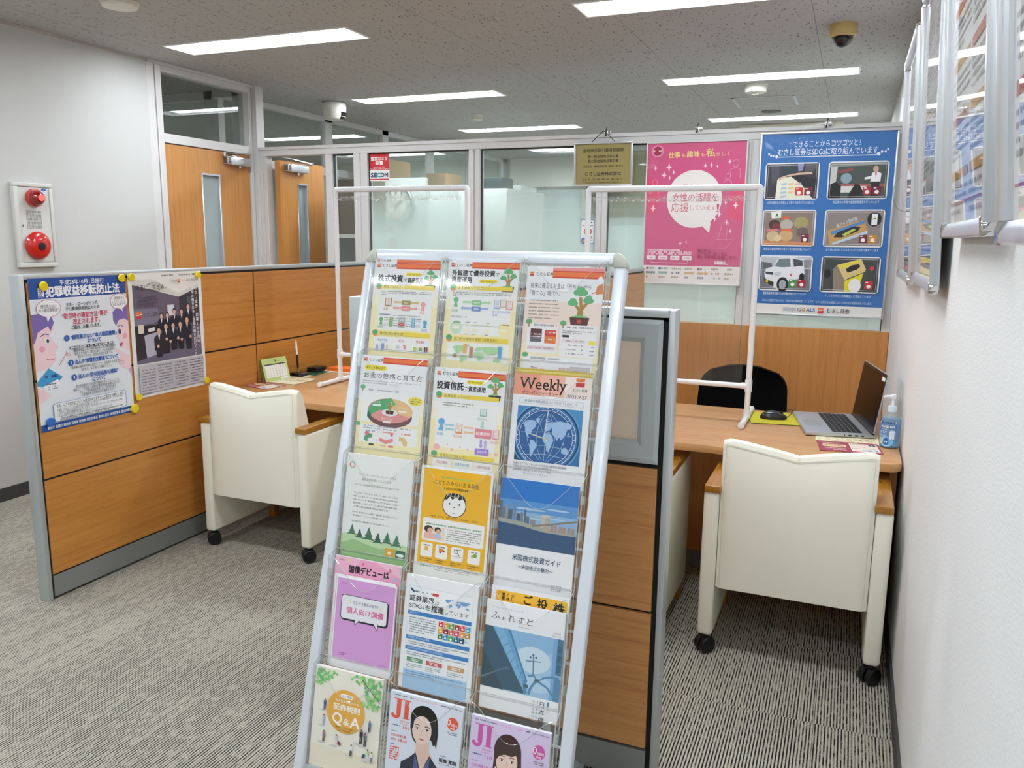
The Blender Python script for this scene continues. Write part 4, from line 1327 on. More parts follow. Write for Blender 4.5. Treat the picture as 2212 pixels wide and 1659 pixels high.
MB().box(-0.1, -0.055, 0, 0.14, 0.05, 0.006).build('papers', pm('white_papers', 'e9e9e6', 0.6), t, bevel=0.001, seg=1, world=False)
MB().prism([(-0.085, 0.006), (0.13, 0.006), (0.125, 0.03), (-0.06, 0.026)], 'y', -0.04, 0.045).build('orange_wallet', pm('orange_card', 'f2761a', 0.5), t, bevel=0.002, seg=1, world=False)

# ------------------------------------------------------------------ framed posters leaning out from the right wall
def wall_frame(label, ynear, yfar, zb, zt, xb, xt, fn, extra=None):
    t = thing('poster_frame', label, 'poster frame', (0, 0, 0), 'silver poster frames on the right wall')
    W = yfar - ynear
    L = math.hypot(zt - zb, xb - xt)
    xb, xt = xb + 0.022, xt + 0.022
    M = frame((xt, yfar, zt), (0, -1, 0), ((xt - xb), 0, (zt - zb)))
    t.matrix_world = M
    w, d = 0.032, 0.022
    prof = [(0, 0), (0, d * 0.75), (w * 0.12, d), (w * 0.45, d), (w * 0.8, d * 0.72), (w, d * 0.5), (w, 0)]
    def bar(p0, p1, inward, name='frame_bar'):
        a, b = Vector(p0), Vector(p1)
        iv = Vector(inward)
        n = len(prof)
        vs = []
        for q in (a, b):
            for (s, z) in prof:
                vs.append(tuple(q + iv * s + Vector((0, 0, z))))
        fs = [tuple(range(n)), tuple(range(n, 2 * n))[::-1]] + [(i, (i + 1) % n, n + (i + 1) % n, n + i) for i in range(n)]
        MB().add(vs, fs).build(name, SILVER, t, world=False)
    c = 0.022
    bar((0, -c, 0), (0, -L + c, 0), (1, 0, 0))
    bar((W, -c, 0), (W, -L + c, 0), (-1, 0, 0))
    bar((c, 0, 0), (W - c, 0, 0), (0, -1, 0))
    bar((c, -L, 0), (W - c, -L, 0), (0, 1, 0))
    for (cx, cy, sx, sy) in ((0, 0, 1, -1), (W, 0, -1, -1), (0, -L, 1, 1), (W, -L, -1, 1)):
        pts = [(cx, cy + sy * 0.024), (cx, cy + sy * 0.01), (cx + sx * 0.003, cy + sy * 0.003), (cx + sx * 0.01, cy), (cx + sx * 0.024, cy), (cx + sx * 0.034, cy + sy * 0.034)]
        MB().prism(pts, 'z', 0.0, d + 0.001).build('corner_cap', CHROME, t, world=False, bevel=0.002, seg=1)
    MB().box(0.004, -L + 0.004, -0.002, W - 0.004, -0.004, 0.003).build('backing_board', pm('backing_grey', '8d8f92', 0.6), t, world=False, smooth=False)
    P = Print(W - 0.05, L - 0.05, 'eeeef0', 0.0004, eps=3e-5)
    fn(P)
    P.build('poster_print', INK, Matrix.Translation((0.025, -0.025, 0.0035)), parent=t)
    MB().add([(0.02, -L + 0.02, 0.0085), (W - 0.02, -L + 0.02, 0.0085), (W - 0.02, -0.02, 0.0085), (0.02, -0.02, 0.0085)], [(0, 1, 2, 3)]).build('cover_sheet', COVERW, t, world=False, smooth=False)
    if extra:
        extra(t, W, L)
    return t
def docs(seed, cols):
    def fn(P):
        r = random.Random(seed)
        H = P.H
        P.rect(0, 0, 100, 6, cols[0])
        for cx0 in (4, 53):
            y = 10
            while y < H - 14:
                P.rect(cx0, y, cx0 + 43, y + 3, cols[r.randrange(len(cols))])
                P.para(cx0, cx0 + 43, y + 6, 4, 2.6, 1.5, '9a9aa0')
                y += 18
        P.rect(4, H - 8, 96, H - 7.4, 'b03040')
    return fn
def wire(t, W, L):
    MB().tube([(W * 0.5 + 0.03 * math.cos(a), -L * 0.62 + 0.07 * math.sin(a), 0.02 + 0.045 * math.cos(a)) for a in [math.radians(q) for q in range(-150, 90, 20)]], 0.0015, 6).build('hanging_wire', GREYMET, t, world=False)
wall_frame('silver poster frame nearest the blue poster, smallest in view', 3.21, 3.985, 1.333, 2.225, 0.186, 0.140, docs(1, ['c9cdd6', 'b8c4d8', 'd8d0d0']), wire)
wall_frame('silver poster frame hung lowest, second from the blue poster', 2.315, 3.07, 1.352, 2.25, 0.186, 0.140, docs(2, ['c9d2dc', 'b8c4d8', 'd6dade']), None)
wall_frame('silver poster frame with slanting red and ochre print', 1.49, 2.17, 1.492, 2.40, 0.186, 0.119, docs(3, ['c0614f', 'cf9a4a', 'b87a6a']))
wall_frame('silver poster frame at the edge of the picture nearest the viewer', 0.62, 1.355, 1.480, 2.40, 0.186, 0.099, docs(4, ['8f98ac', 'b03040', 'b9c3d4']))

# ------------------------------------------------------------------ drawings used on the printed matter
WORLD = [
    [(4, 14), (12, 8), (24, 7), (30, 12), (27, 20), (22, 24), (20, 30), (15, 32), (18, 38), (13, 35), (9, 28), (8, 20)],
    [(20, 40), (27, 41), (33, 48), (30, 56), (26, 62), (23, 70), (21, 62), (19, 50)],
    [(28, 4), (36, 3), (34, 12), (30, 11)],
    [(46, 16), (50, 10), (58, 9), (62, 13), (58, 18), (55, 22), (48, 24), (45, 21)],
    [(45, 28), (54, 26), (61, 30), (64, 38), (60, 48), (56, 58), (52, 56), (50, 46), (44, 40), (43, 33)],
    [(60, 8), (74, 5), (90, 7), (97, 11), (94, 16), (88, 18), (86, 26), (82, 32), (78, 36), (74, 32), (70, 38), (66, 31), (61, 28), (60, 20)],
    [(80, 50), (88, 47), (93, 53), (90, 60), (84, 58), (80, 57)],
    [(90, 22), (92, 24), (91, 28), (89, 27)], [(80, 40), (86, 43), (82, 44)], [(95, 60), (97, 63), (95, 66)],
]
def worldmap(P, x, y, w, h, c):
    for pl in WORLD:
        P.poly([(x + a * w / 100, y + b * h / 72) for a, b in pl], c)
def logo(P, x, y, s, txt=True, tc='2a3440'):
    P.rect(x, y, x + s, y + s, 'ec7d3a').rect(x, y + s * 0.5, x + s, y + s, 'd23a34')
    P.line([(x - s * 0.2, y + s * 0.36), (x + s * 0.2, y + s * 0.5), (x + s * 0.6, y + s * 0.5), (x + s * 1.15, y + s * 0.34)], s * 0.09, 'f6f0ee')
    if txt:
        P.txt('むさし証券', x + s * 1.55, y + s * 0.52, s * 0.9, tc, w=s * 4.1, b=0.012)
def header(P, y=2.0):
    P.rect(34, y, 100, y + 9.5, 'ee7b45').rect(34, y, 100, y + 1.6, 'dd4a3c').rect(34, y + 7.4, 100, y + 9.5, 'd94a3c')
    logo(P, 4, y + 2, 5.4)
def bonsai(P, x, y, s, pot='3d3133'):
    def q(a, b):
        return (x + a * s, y + b * s)
    P.poly([q(-1.5, 9), q(-1.0, 6), q(-2.8, 3.6), q(-1.6, 3.4), q(-0.3, 4.6), q(-0.9, 0), q(0.5, 0), q(0.9, 3.6), q(2.6, 2.0), q(3.4, 2.8), q(1.3, 5.6), q(1.6, 9)], 'b08a4a')
    for (a, b, r) in ((-0.4, -3.0, 2.0), (-2.0, -1.9, 1.5), (1.3, -1.9, 1.6), (-0.3, -1.6, 1.5), (-3.4, 2.0, 1.7), (-4.6, 2.7, 1.2), (-2.3, 2.8, 1.2), (-3.5, 3.0, 1.2), (3.3, 0.6, 1.7), (2.2, 1.5, 1.2), (4.5, 1.5, 1.2), (3.3, 1.8, 1.3)):
        P.ell(*q(a, b), r * s, r * s * 0.85, '69b77d', 16)
    P.ell(*q(0, 9.0), 4.0 * s, 0.9 * s, '7cc27a')
    P.poly([q(-4.4, 9), q(4.4, 9), q(3.6, 12.6), q(-3.6, 12.6)], pot)
    P.rect(x - 0.8 * s, y + 9.9 * s, x + 0.8 * s, y + 11.6 * s, 'cf4a34')
def secbar(P, y, t, w=None, x1=93):
    P.rect(13, y - 3, x1, y + 3.2, 'f5e27e').rect(13 + (x1 - 13) * 0.45, y - 3, x1, y + 3.2, 'f3d94e')
    P.ell(9.5, y + 1.2, 4.2, 3.8, 'ea9d62', 18).ell(9.3, y - 1.4, 4.4, 3.8, '5faf74', 18)
    P.txt(t, 17, y + 0.2, 4.8, '5a5434', w=w)
def pill(P, x0, y0, x1, y1, t, c='f4df3f', tc='3a3620', f=0.62):
    P.rr(x0, y0, x1, y1, (y1 - y0) / 2 - 0.01, c)
    P.txt(t, (x0 + x1) / 2, (y0 + y1) / 2, (y1 - y0) * f, tc, 'c', w=(x1 - x0) * 0.82, b=0.01)
def arrow(P, x0, x1, y, h, c, t=None):
    d = 1 if x1 > x0 else -1
    P.poly([(x0, y - h * 0.5), (x1 - d * h * 1.2, y - h * 0.5), (x1 - d * h * 1.2, y - h), (x1, y), (x1 - d * h * 1.2, y + h), (x1 - d * h * 1.2, y + h * 0.5), (x0, y + h * 0.5)][::d], c)
def body(P, x, y, s, c):
    P.poly([(x - 2 * s, y + 7 * s), (x - 0.8 * s, y + 2 * s), (x + 0.8 * s, y + 2 * s), (x + 2 * s, y + 7 * s)], c).ell(x, y, 2.4 * s, 2.7 * s, c, 20)
def building(P, x, y, w, h, c):
    P.rect(x, y, x + w, y + h, c).rect(x + w * 0.12, y + h * 0.06, x + w * 0.88, y + h * 0.84, 'f6f4f4')
    for i in range(6):
        P.rect(x + w * 0.2, y + h * (0.14 + 0.12 * i), x + w * 0.8, y + h * (0.18 + 0.12 * i), c)
def yellow_ground(P, y0, panels):
    P.rect(0, y0, 100, P.H, 'fbeebf').rect(0, y0, 100, y0 + 26, 'fdf6de').rect(0, y0, 100, y0 + 10, 'faf7ee')
    for (a, b, c, d) in panels:
        P.rr(a, b, c, d, 1.5, 'f7f6f6')

def b_stock(P):
    yellow_ground(P, 48, [(10, 50, 92, 112), (8, 124, 36, 146), (37, 124, 65, 146), (66, 124, 93, 146)])
    header(P, 6)
    P.rect(34, 1, 100, 5.6, 'ee7b45').rect(34, 4.6, 100, 5.6, 'd94a3c')
    logo(P, 4, 1, 3.6)
    P.txt('株式投資', 7, 31, 12.5, '17191c', w=38, b=0.03).txt('で', 46, 33, 7.5, '17191c', w=6).txt('資産運用', 52.5, 33, 8.6, '17191c', w=23, b=0.02)
    pill(P, 49, 21, 73.5, 26.5, 'はじめてみませんか？')
    bonsai(P, 87, 24.5, 1.75)
    secbar(P, 44, '株式ってなに？', 26)
    P.para(14, 90, 51.5, 3, 2.6, 1.6, 'a9a8a6', 0.1)
    building(P, 21, 62, 10, 13, 'c58a4c')
    P.txt('企業', 19, 79, 5, 'c58a4c', w=7)
    arrow(P, 35, 73, 68, 3, 'e0c28c'); P.rr(47, 65, 60, 72, 1, 'ad9a5c').txt('株式', 53.5, 68.4, 3.4, 'ffffff', 'c')
    arrow(P, 71, 33, 77, 3, 'f2a9a5'); P.rr(47, 74, 60, 81, 1, 'ec8f90').txt('資金提供', 53.5, 77.4, 2.6, 'ffffff', 'c')
    body(P, 79, 70, 1.4, 'f2a9a5'); P.txt('株主', 75, 83, 5, 'ec9a97', w=7)
    P.greek(14, 30, 88, 1.8, '8d8aa0').greek(34, 76, 89, 1.4, 'b5b3b8')
    body(P, 17, 96, 1.2, '78b87c'); P.txt('投資家', 12, 108, 4.4, '78b87c', w=9)
    body(P, 84, 98, 1.2, '5fa7d6'); P.txt('投資家', 79, 110, 4.4, '5fa7d6', w=9)
    for x, c in ((30, '7da869'), (64, '6fb1d8')):
        P.rect(x, 92, x + 5, 107, c).vtxt('証券会社', x + 2.5, 94.5, 3.2, 'ffffff', 3.5)
    P.rr(44, 92, 54, 108, 1, 'b4b6ba').txt('証券', 49, 96, 3, 'ffffff', 'c').ell(49, 103, 4.6, 2.6, 'd2424a').txt('株価', 49, 103, 2.4, 'ffffff', 'c')
    for x0, x1, c in ((22, 29, 'a8c79b'), (36, 43, 'a8c79b'), (55, 63, 'a9cfe6'), (70, 78, 'a9cfe6')):
        for yy in (96.5, 101.5):
            P.rect(x0, yy, x1, yy + 0.8, c)
        P.greek(x0, x1, 93.5, 1.4, '8b8b90').greek(x0, x1, 105, 1.4, '8b8b90')
    secbar(P, 118, '株式投資の魅力は？', 36)
    P.txt('値上がり益', 22, 128.5, 4.6, '5a7fc0', 'c', w=15).txt('配当', 51, 128.5, 4.6, 'e08a82', 'c', w=8).txt('株主優待', 79.5, 128.5, 4.6, 'd8606a', 'c', w=13)
    P.rect(12, 137, 16, 145, 'a9aed8').rect(20, 134, 25, 145, '8e96cc').rect(28, 136, 31, 144, 'e9d698')
    P.ell(46, 139, 3, 3, 'cfd6cf').ell(56, 136, 1.6, 1.6, 'e87a8a').ell(57, 140, 1.6, 1.6, 'e87a8a')
    P.rect(70, 137, 74, 144, 'b7d66a').rect(78, 137, 83, 139, 'd9b04a').rect(78, 140, 83, 142, '6aa05a').rect(86, 136, 88, 144, '4a3a58').rect(89, 136, 91, 144, '9a4a40')
def b_bond(P):
    yellow_ground(P, 46, [(8, 48, 93, 108), (8, 121, 94, 147)])
    header(P, 2)
    P.txt('外貨建て債券投資', 6, 18.5, 9.2, '17191c', w=61, b=0.024).txt('で', 68, 19.5, 7, '17191c', w=5.5)
    P.txt('資産運用', 6, 28, 9.2, '17191c', w=29, b=0.024)
    pill(P, 46, 27, 71, 32.5, 'はじめてみませんか？')
    bonsai(P, 86, 19, 2.0)
    secbar(P, 40, 'まず債券ってなに？', 36)
    P.para(10, 92, 47, 3, 2.6, 1.6, 'a9a8a6', 0.1)
    body(P, 15, 58, 1.5, '79c08a'); P.txt('投資家', 10, 74, 4.4, '79c08a', w=9)
    arrow(P, 25, 65, 61, 3, 'b9dfb4'); P.rr(38, 58, 51, 65, 1, '8fca93').txt('資金提供', 44.5, 61.4, 2.6, 'ffffff', 'c')
    arrow(P, 62, 22, 70, 3, 'a6b8dc'); P.rr(38, 67, 51, 74, 1, '7f97cb').txt('債券', 44.5, 70.4, 3.4, 'ffffff', 'c')
    building(P, 69, 56, 9, 13, '9db0dc'); building(P, 78, 55, 8, 12, 'd8c9a0'); building(P, 86, 57, 9, 13, 'eda6b0')
    P.txt('国・地方公共団体', 68, 73.5, 3.8, '8aa4cc', w=25).txt('企業', 68, 78, 3.8, '8aa4cc', w=7)
    P.txt('【利息と償還金のしくみ】', 10, 83, 2.8, '77757a', w=22)
    P.ell(18, 98, 8, 9.5, 'cfe6c8').ell(86, 99, 8, 9.5, 'fbe9b0')
    P.line([(26, 94), (80, 95)], 0.8, 'bfe0b8')
    for x in (34, 45, 62):
        P.ell(x, 94.5, 1.3, 1.3, 'f1d98a').rr(x - 3, 100, x + 3, 105, 0.8, 'fbf2cf').greek(x - 2, x + 2, 108, 1.6, '9a9a9a').greek(x - 2.5, x + 3, 90.5, 1.6, '9a9a9a')
    P.greek(12, 24, 91, 2, '7aa878').rect(13, 96, 23, 101, 'f7f5e4').greek(80, 92, 92, 2, '9a8a50').rect(81, 98, 91, 102, 'fdf7de')
    secbar(P, 115, '魅力的な海外の金利（政策金利）', 60)
    worldmap(P, 12, 122, 78, 30, 'b5dba8')
    P.rect(31, 122, 36, 136, 'e9b36a').rect(40, 126, 45, 142, 'c98a72').rect(80, 123, 85, 141, '63aedd').ell(20, 140, 3, 3, 'a98a5a')
def b_save(P):
    P.rect(0, 45, 100, P.H, 'f8e3d8').rect(0, 100, 100, P.H, 'faecc6')
    header(P, 5)
    P.rect(34, 1, 100, 5, 'f0979a')
    P.txt('将来に備えるお金は「貯める」から', 6, 25, 7.4, '2b2e34', w=79)
    P.txt('「育てる」時代へ。', 6, 34.5, 7.4, '2b2e34', w=40)
    P.para(6, 46, 44, 6, 4.6, 1.7, 'a39690', 0.8)
    bonsai(P, 73, 38, 2.9, '5a2c2c')
    P.poly([(92, 24), (98, 20), (100, 22), (100, 33), (91, 34)], 'e08a5a').line([(92, 31), (86, 33)], 1.4, 'e08a5a').ell(96, 15, 3.4, 4, 'f8f6f8')
    for a, b in ((80, 34), (85, 34), (80, 40), (86, 40)):
        P.line([(a, b), (a - 1.5, b + 2)], 0.9, '6f86c4')
    P.rr(6, 74, 47, 112, 1, 'f6f2f4').rr(50, 74, 97, 115, 1, 'f6f2f4').rr(4, 116, 94, 150, 1, 'f6f5f6')
    P.greek(12, 45, 76, 3, 'b0a9b0').greek(58, 92, 77, 3, 'b0a9b0')
    P.rect(11, 81, 26, 91, '5a2d33').rect(11, 91, 26, 98, '6d6b72').rect(30, 82, 45, 90, 'd6483c').rect(30, 90, 45, 99, 'e8803f')
    P.greek(12, 25, 88, 2, 'f0e0e0').greek(12, 25, 91, 2, 'f0e0e0').greek(32, 44, 85, 2, 'fbe9d6').greek(32, 44, 94, 2, 'fbe9d6')
    P.rr(8, 103, 45, 108, 1, 'e6d8dc').greek(10, 43, 105.5, 2, 'd098a4')
    P.para(53, 95, 82, 2, 2.4, 1.5, 'a8a0a4').rr(53, 87, 62, 90, 1, '3a2a30')
    for i in range(4):
        P.rect(53, 92 + i * 5.4, 83, 96.6 + i * 5.4, 'f0e2e4' if i == 0 else 'f7f3f4')
        for j in range(3):
            P.greek(59 + j * 8, 65 + j * 8, 94.4 + i * 5.4, 1.8, '9d97a2')
    P.rect(87, 93, 96, 98, 'f2e26a').para(88, 95, 101, 3, 5, 1.8, '9d97a2', 1)
    P.ell(8, 72, 4, 3.4, '63ad74').rect(7.4, 73, 8.8, 79, 'a8844e').ell(53, 72, 4, 3.4, '63ad74').rect(52.4, 73, 53.8, 79, 'a8844e').ell(6, 115, 4, 3, '63b37e')
    P.greek(14, 52, 119, 3, 'b4aeb4')
    P.line([(14, 130), (60, 137)], 0.5, 'd8847c').line([(14, 130), (62, 144)], 0.5, '7d7d84').line([(14, 130), (50, 150)], 0.5, '7d7d84')
    P.txt('利回り5%', 52, 131, 4.4, 'd06a66', w=14).txt('利回り3%', 50, 138, 3.6, '6a8a94', w=13).txt('利回り0%', 30, 143, 3.4, '6a8a94', w=13)
    P.rr(66, 127, 92, 146, 1, 'cfc8d0').greek(70, 88, 133, 2, '9a8f9a').greek(70, 88, 137, 2.6, 'd08a80').greek(70, 88, 141, 2, '9a8f9a')
def b_money(P):
    yellow_ground(P, 62, [(6, 58, 94, 104), (6, 108, 94, 136)])
    header(P, 2)
    pill(P, 6, 15, 40, 23, '考えてみませんか？')
    P.txt('お金の性格と育て方', 6, 31, 9.6, '23262c', w=88)
    P.para(5, 93, 40, 2, 3.4, 1.5, 'b5b4b8').ell(6, 50, 4, 3.6, '7cc29a').rect(5.3, 51, 6.7, 57, 'a8946a').greek(12, 64, 54, 3, 'b9b8c0')
    P.ell(50, 92, 34, 18, '7a5258').ell(50, 84, 34, 19, 'e39a98')
    P.ell(50, 84, 34, 19, 'edc792', 30, -95, 25).poly([(50, 84), (50, 65.1), (65, 67), (78, 73), (81, 92)], 'edc792')
    P.poly([(50, 65), (36, 67), (24, 73), (17, 82), (16, 94), (22, 92), (34, 84), (50, 84)], '5fae78').poly([(16, 86), (16, 96), (22, 100), (22, 92)], '2f6f5a')
    P.ell(50, 87, 12, 5.5, 'efe9ee')
    bonsai(P, 50, 71, 1.45)
    P.txt('守るお金', 22, 72, 4, 'e6f2e8', w=13).rr(23, 75, 36, 78.5, 1.6, 'f2f4f2').txt('使うお金', 63, 78, 4, 'f8ecd8', w=12).rr(63, 82, 75, 85, 1.4, 'f8f4ec').txt('増やすお金', 38, 97, 4.4, 'fbe6e6', w=18).rr(41, 100, 53, 103.5, 1.6, 'f8f0f2')
    P.ell(87, 66, 10.5, 7, 'f2df5e').para(80, 94, 63, 3, 3.2, 1.9, '7a7238', 0.9)
    P.ell(3, 108, 4, 3.4, '6fb583').para(12, 84, 110, 2, 3.6, 2.2, 'b0b6c2', 0.7)
    P.rect(34, 116, 34.4, 136, 'd8d4dc').rect(63, 116, 63.4, 136, 'd8d4dc')
    P.greek(16, 31, 118, 2.6, '7aa4cc').greek(42, 60, 118, 2.6, 'e59a98').greek(70, 84, 118, 2.6, 'e59a78')
    P.poly([(15, 126), (22, 122), (26, 122), (26, 128), (20, 129), (20, 135), (14, 133)], '55a06f').ell(18, 122, 3.4, 3, 'e5787a')
    P.poly([(38, 127), (48, 130), (58, 126), (59, 131), (48, 136), (37, 132)], 'e58f92').ell(56, 121, 2, 2.2, 'e05a6a')
    P.poly([(68, 122), (76, 124), (80, 130), (79, 137), (74, 135), (72, 130), (67, 128)], 'e6c487')
    P.greek(12, 20, 139, 2.4, 'a9c2a9').rr(22, 137.5, 30, 140.5, 1.4, '3d5a50').greek(40, 50, 139, 2.4, 'e5b2b4').rr(52, 137.5, 60, 140.5, 1.4, 'd98a92')
def b_fund(P):
    yellow_ground(P, 50, [(8, 52, 93, 116), (8, 132, 34, 146), (36, 132, 64, 146), (66, 132, 92, 146)])
    header(P, 4)
    P.txt('投資信託', 5, 26, 12, '17191c', w=38, b=0.03).txt('で', 44, 28.5, 7.5, '17191c', w=5.6).txt('資産運用', 50, 28.5, 8.4, '17191c', w=23.5, b=0.02)
    pill(P, 47, 16, 72, 21.5, 'はじめてみませんか？')
    bonsai(P, 87, 17.5, 1.95)
    secbar(P, 40.5, '投資信託ってなに？', 37)
    P.rr(14, 48, 62, 58, 1, 'f4f3ee').para(16, 59, 51, 2, 3.4, 1.7, '8f9099', 0.8)
    building(P, 69, 55, 9, 11, '8fc4b2'); P.txt('運用会社', 66, 70, 4, '9cc8b8', w=13); P.poly([(72, 73), (75, 73), (75, 80), (76.5, 80), (73.5, 84), (70.5, 80), (72, 80)], 'b6dcc6')
    body(P, 16, 79, 1.9, '6db2e2'); P.txt('投資家', 11, 97, 4.2, '6db2e2', w=9)
    arrow(P, 22, 35, 83, 2.4, 'a9d6e2'); arrow(P, 35, 22, 89, 2.4, 'a9d6e2'); building(P, 37, 80, 9, 14, 'e59a6a'); P.txt('販売会社', 34, 98, 4.2, 'e8a578', w=13)
    arrow(P, 48, 62, 84, 2.4, 'f0c79a'); arrow(P, 62, 48, 91, 2.4, 'f0c79a')
    P.rr(64, 84, 87, 97, 1.5, 'e88a96').txt('投資信託', 75.5, 90.6, 5.2, 'fdf2f4', 'c', w=20, b=0.02)
    building(P, 89, 83, 8, 14, 'eaa0a8'); P.txt('信託銀行', 86, 101, 3.8, 'eaa0a8', w=12)
    P.poly([(72, 99), (75, 99), (75, 107), (76.5, 107), (73.5, 111), (70.5, 107), (72, 107)], 'b9a2dc').poly([(78, 111), (81, 111), (81, 103), (82.5, 103), (79.5, 99), (76.5, 103), (78, 103)], 'cdbce6')
    P.rr(66, 112, 85, 121, 1, 'a98ad8').txt('金融市場', 75.5, 116.4, 4, 'f4eefc', 'c', w=13)
    for x, y, r in ((12, 116, 4.6), (34, 118, 2), (45, 113, 1.2), (56, 115, 1.4), (95, 118, 2.4), (27, 111, 1)):
        P.ell(x, y, r, r, 'f5bdbb', 10)
    secbar(P, 127, '投資信託の魅力は？', 38)
    P.txt('プロが運用', 21, 138, 4.6, 'd8606a', 'c', w=16).txt('投資先を分散', 50, 138, 4.6, '5a9aa8', 'c', w=20).txt('少額から投資', 79, 138, 4.6, 'd8806a', 'c', w=20)
def serif(P, x0, x1, y, h, c):
    P.rect(x0, y, x1, y + h, c)
def b_weekly(P):
    P.rect(0, 0, 100, 7, 'c9b04a').rect(0, 2.4, 100, 4.8, 'e0cc7a')
    P.rect(0, 7, 100, 34, 'f3b8a4').rect(0, 7, 34, 34, 'efa08a').rect(66, 7, 100, 34, 'f7e6e0')
    P.txt('Weekly', 8, 18.5, 21, '0d0e10', w=60, b=0.006)
    for (a, b, yy) in ((6.6, 11.6, 11.74), (15.6, 20.6, 11.74), (24.6, 29.4, 11.74), (45.6, 49.15, 11.74), (45.9, 51, 25.2), (52, 57, 25.2), (51.8, 56.2, 16.63), (54.9, 58.38, 11.74), (55.0, 60.2, 25.2), (58.4, 62.6, 16.63), (65.2, 69, 16.63)):
        serif(P, a, b, yy, 0.9, '0d0e10')
    P.txt('グローバルウィークリー', 12, 31, 5.2, '1d1a1c', w=46, b=0.01)
    logo(P, 80, 8, 11, False)
    P.txt('むさし証券', 77, 23.5, 4.4, '26303c', w=18)
    P.txt('2021.9.27', 70, 31.5, 6.2, '3a3f4c', w=25)
    P.rect(9, 38, 92, 45, 'c8ccd8').rect(9.5, 38.5, 91.5, 44.5, 'eef0f6').txt('投資家の視線は政治ウィークの「その先」へ', 16, 41.6, 4.2, '3c4658', w=68)
    x0, y0, x1, y1 = 8, 48, 92, 118
    P.rect(x0, y0, x1, y1, '2a6fae')
    P.rect(x0, y0, 30, 60, '3f8ac4').rect(70, y0, x1, 70, '4790c6').rect(x0, 100, 26, y1, '143a52')
    cx, cy, R = 47, 86, 42
    def clip(pts):
        return [(min(x1, max(x0, a)), min(y1, max(y0, b))) for a, b in pts]
    circ = lambda r: [(cx + r * math.cos(math.radians(a)), cy + r * math.sin(math.radians(a))) for a in range(0, 360, 6)]
    P.poly(clip(circ(45)), '5b9ccf').poly(clip(circ(43)), '163a63').poly(clip(circ(41)), '2f78b6').poly(clip(circ(36)), '1c4f8c').poly(clip(circ(33)), '22609f')
    for r in (38.4, 34.5):
        seg = [p for p in circ(r)]
        run = []
        for p in seg + seg[:1]:
            if x0 < p[0] < x1 and y0 < p[1] < y1:
                run.append(p)
            else:
                if len(run) > 1:
                    P.line(run, 0.7, 'dbe9f5')
                run = []
        if len(run) > 1:
            P.line(run, 0.7, 'dbe9f5')
    for a in range(0, 360, 10):
        px, py = cx + 36.5 * math.cos(math.radians(a)), cy + 36.5 * math.sin(math.radians(a))
        if x0 + 1 < px < x1 - 1 and y0 + 1 < py < y1 - 1:
            P.ell(px, py, 0.7, 0.7, 'eef4fa', 8)
    for k in (-24, -12, 0, 12, 24):
        P.line([(47 + k * math.cos(q) * 1.0, 86 + 30 * math.sin(q) if False else 86 - 30 + 60 * i / 12) for i, q in [(i, (i - 6) / 6 * 1.35) for i in range(13)]], 0.45, 'c7dcef')
    for yy in (66, 80, 97, 108):
        w = math.sqrt(max(0, 33 ** 2 - (yy - 86) ** 2))
        P.line([(cx - w, yy + 2), (cx, yy - 1), (cx + w, yy + 2)], 0.45, 'c7dcef')
    worldmap(P, 14, 60, 68, 55, 'a5c5ea')
    P.line([(45, 88), (48, 52)], 1.2, 'd7dfe8').line([(47, 88), (27, 83)], 1.6, 'cdd3c0').line([(47, 88), (38, 68)], 0.5, '9fb0c4').line([(47, 88), (54, 98)], 0.8, 'dfe6ee')
    P.ell(46.5, 88, 2.2, 2.2, 'c9c7a8', 16).ring(48, 64, 1.8, 0.8, 'd7dfe8', 16)
    P.txt('当面のスケジュール/グローバル投資/日本株式/銘柄戦略', 8, 122, 3.4, '596170', w=69)
    P.txt('米国株式/アジア株式/為替相場/債券相場', 8, 126, 3.4, '596170', w=50)
    P.txt('注目銘柄', 8, 130, 3.4, '596170', w=11).txt('HOYA、ミスミグループ本社', 22, 130, 3.4, '596170', w=36).txt('ウォルマート、ゾエティス', 22, 134, 3.4, '596170', w=32)
def fir(P, x, y, s, c):
    for k in range(3):
        w, yy = (2.4 + 2.0 * k) * s, y + k * 3.6 * s
        P.poly([(x, yy - 1.5 * s), (x + w, yy + 5 * s), (x + w * 0.4, yy + 4.3 * s), (x - w * 0.4, yy + 4.3 * s), (x - w, yy + 5 * s)], c)
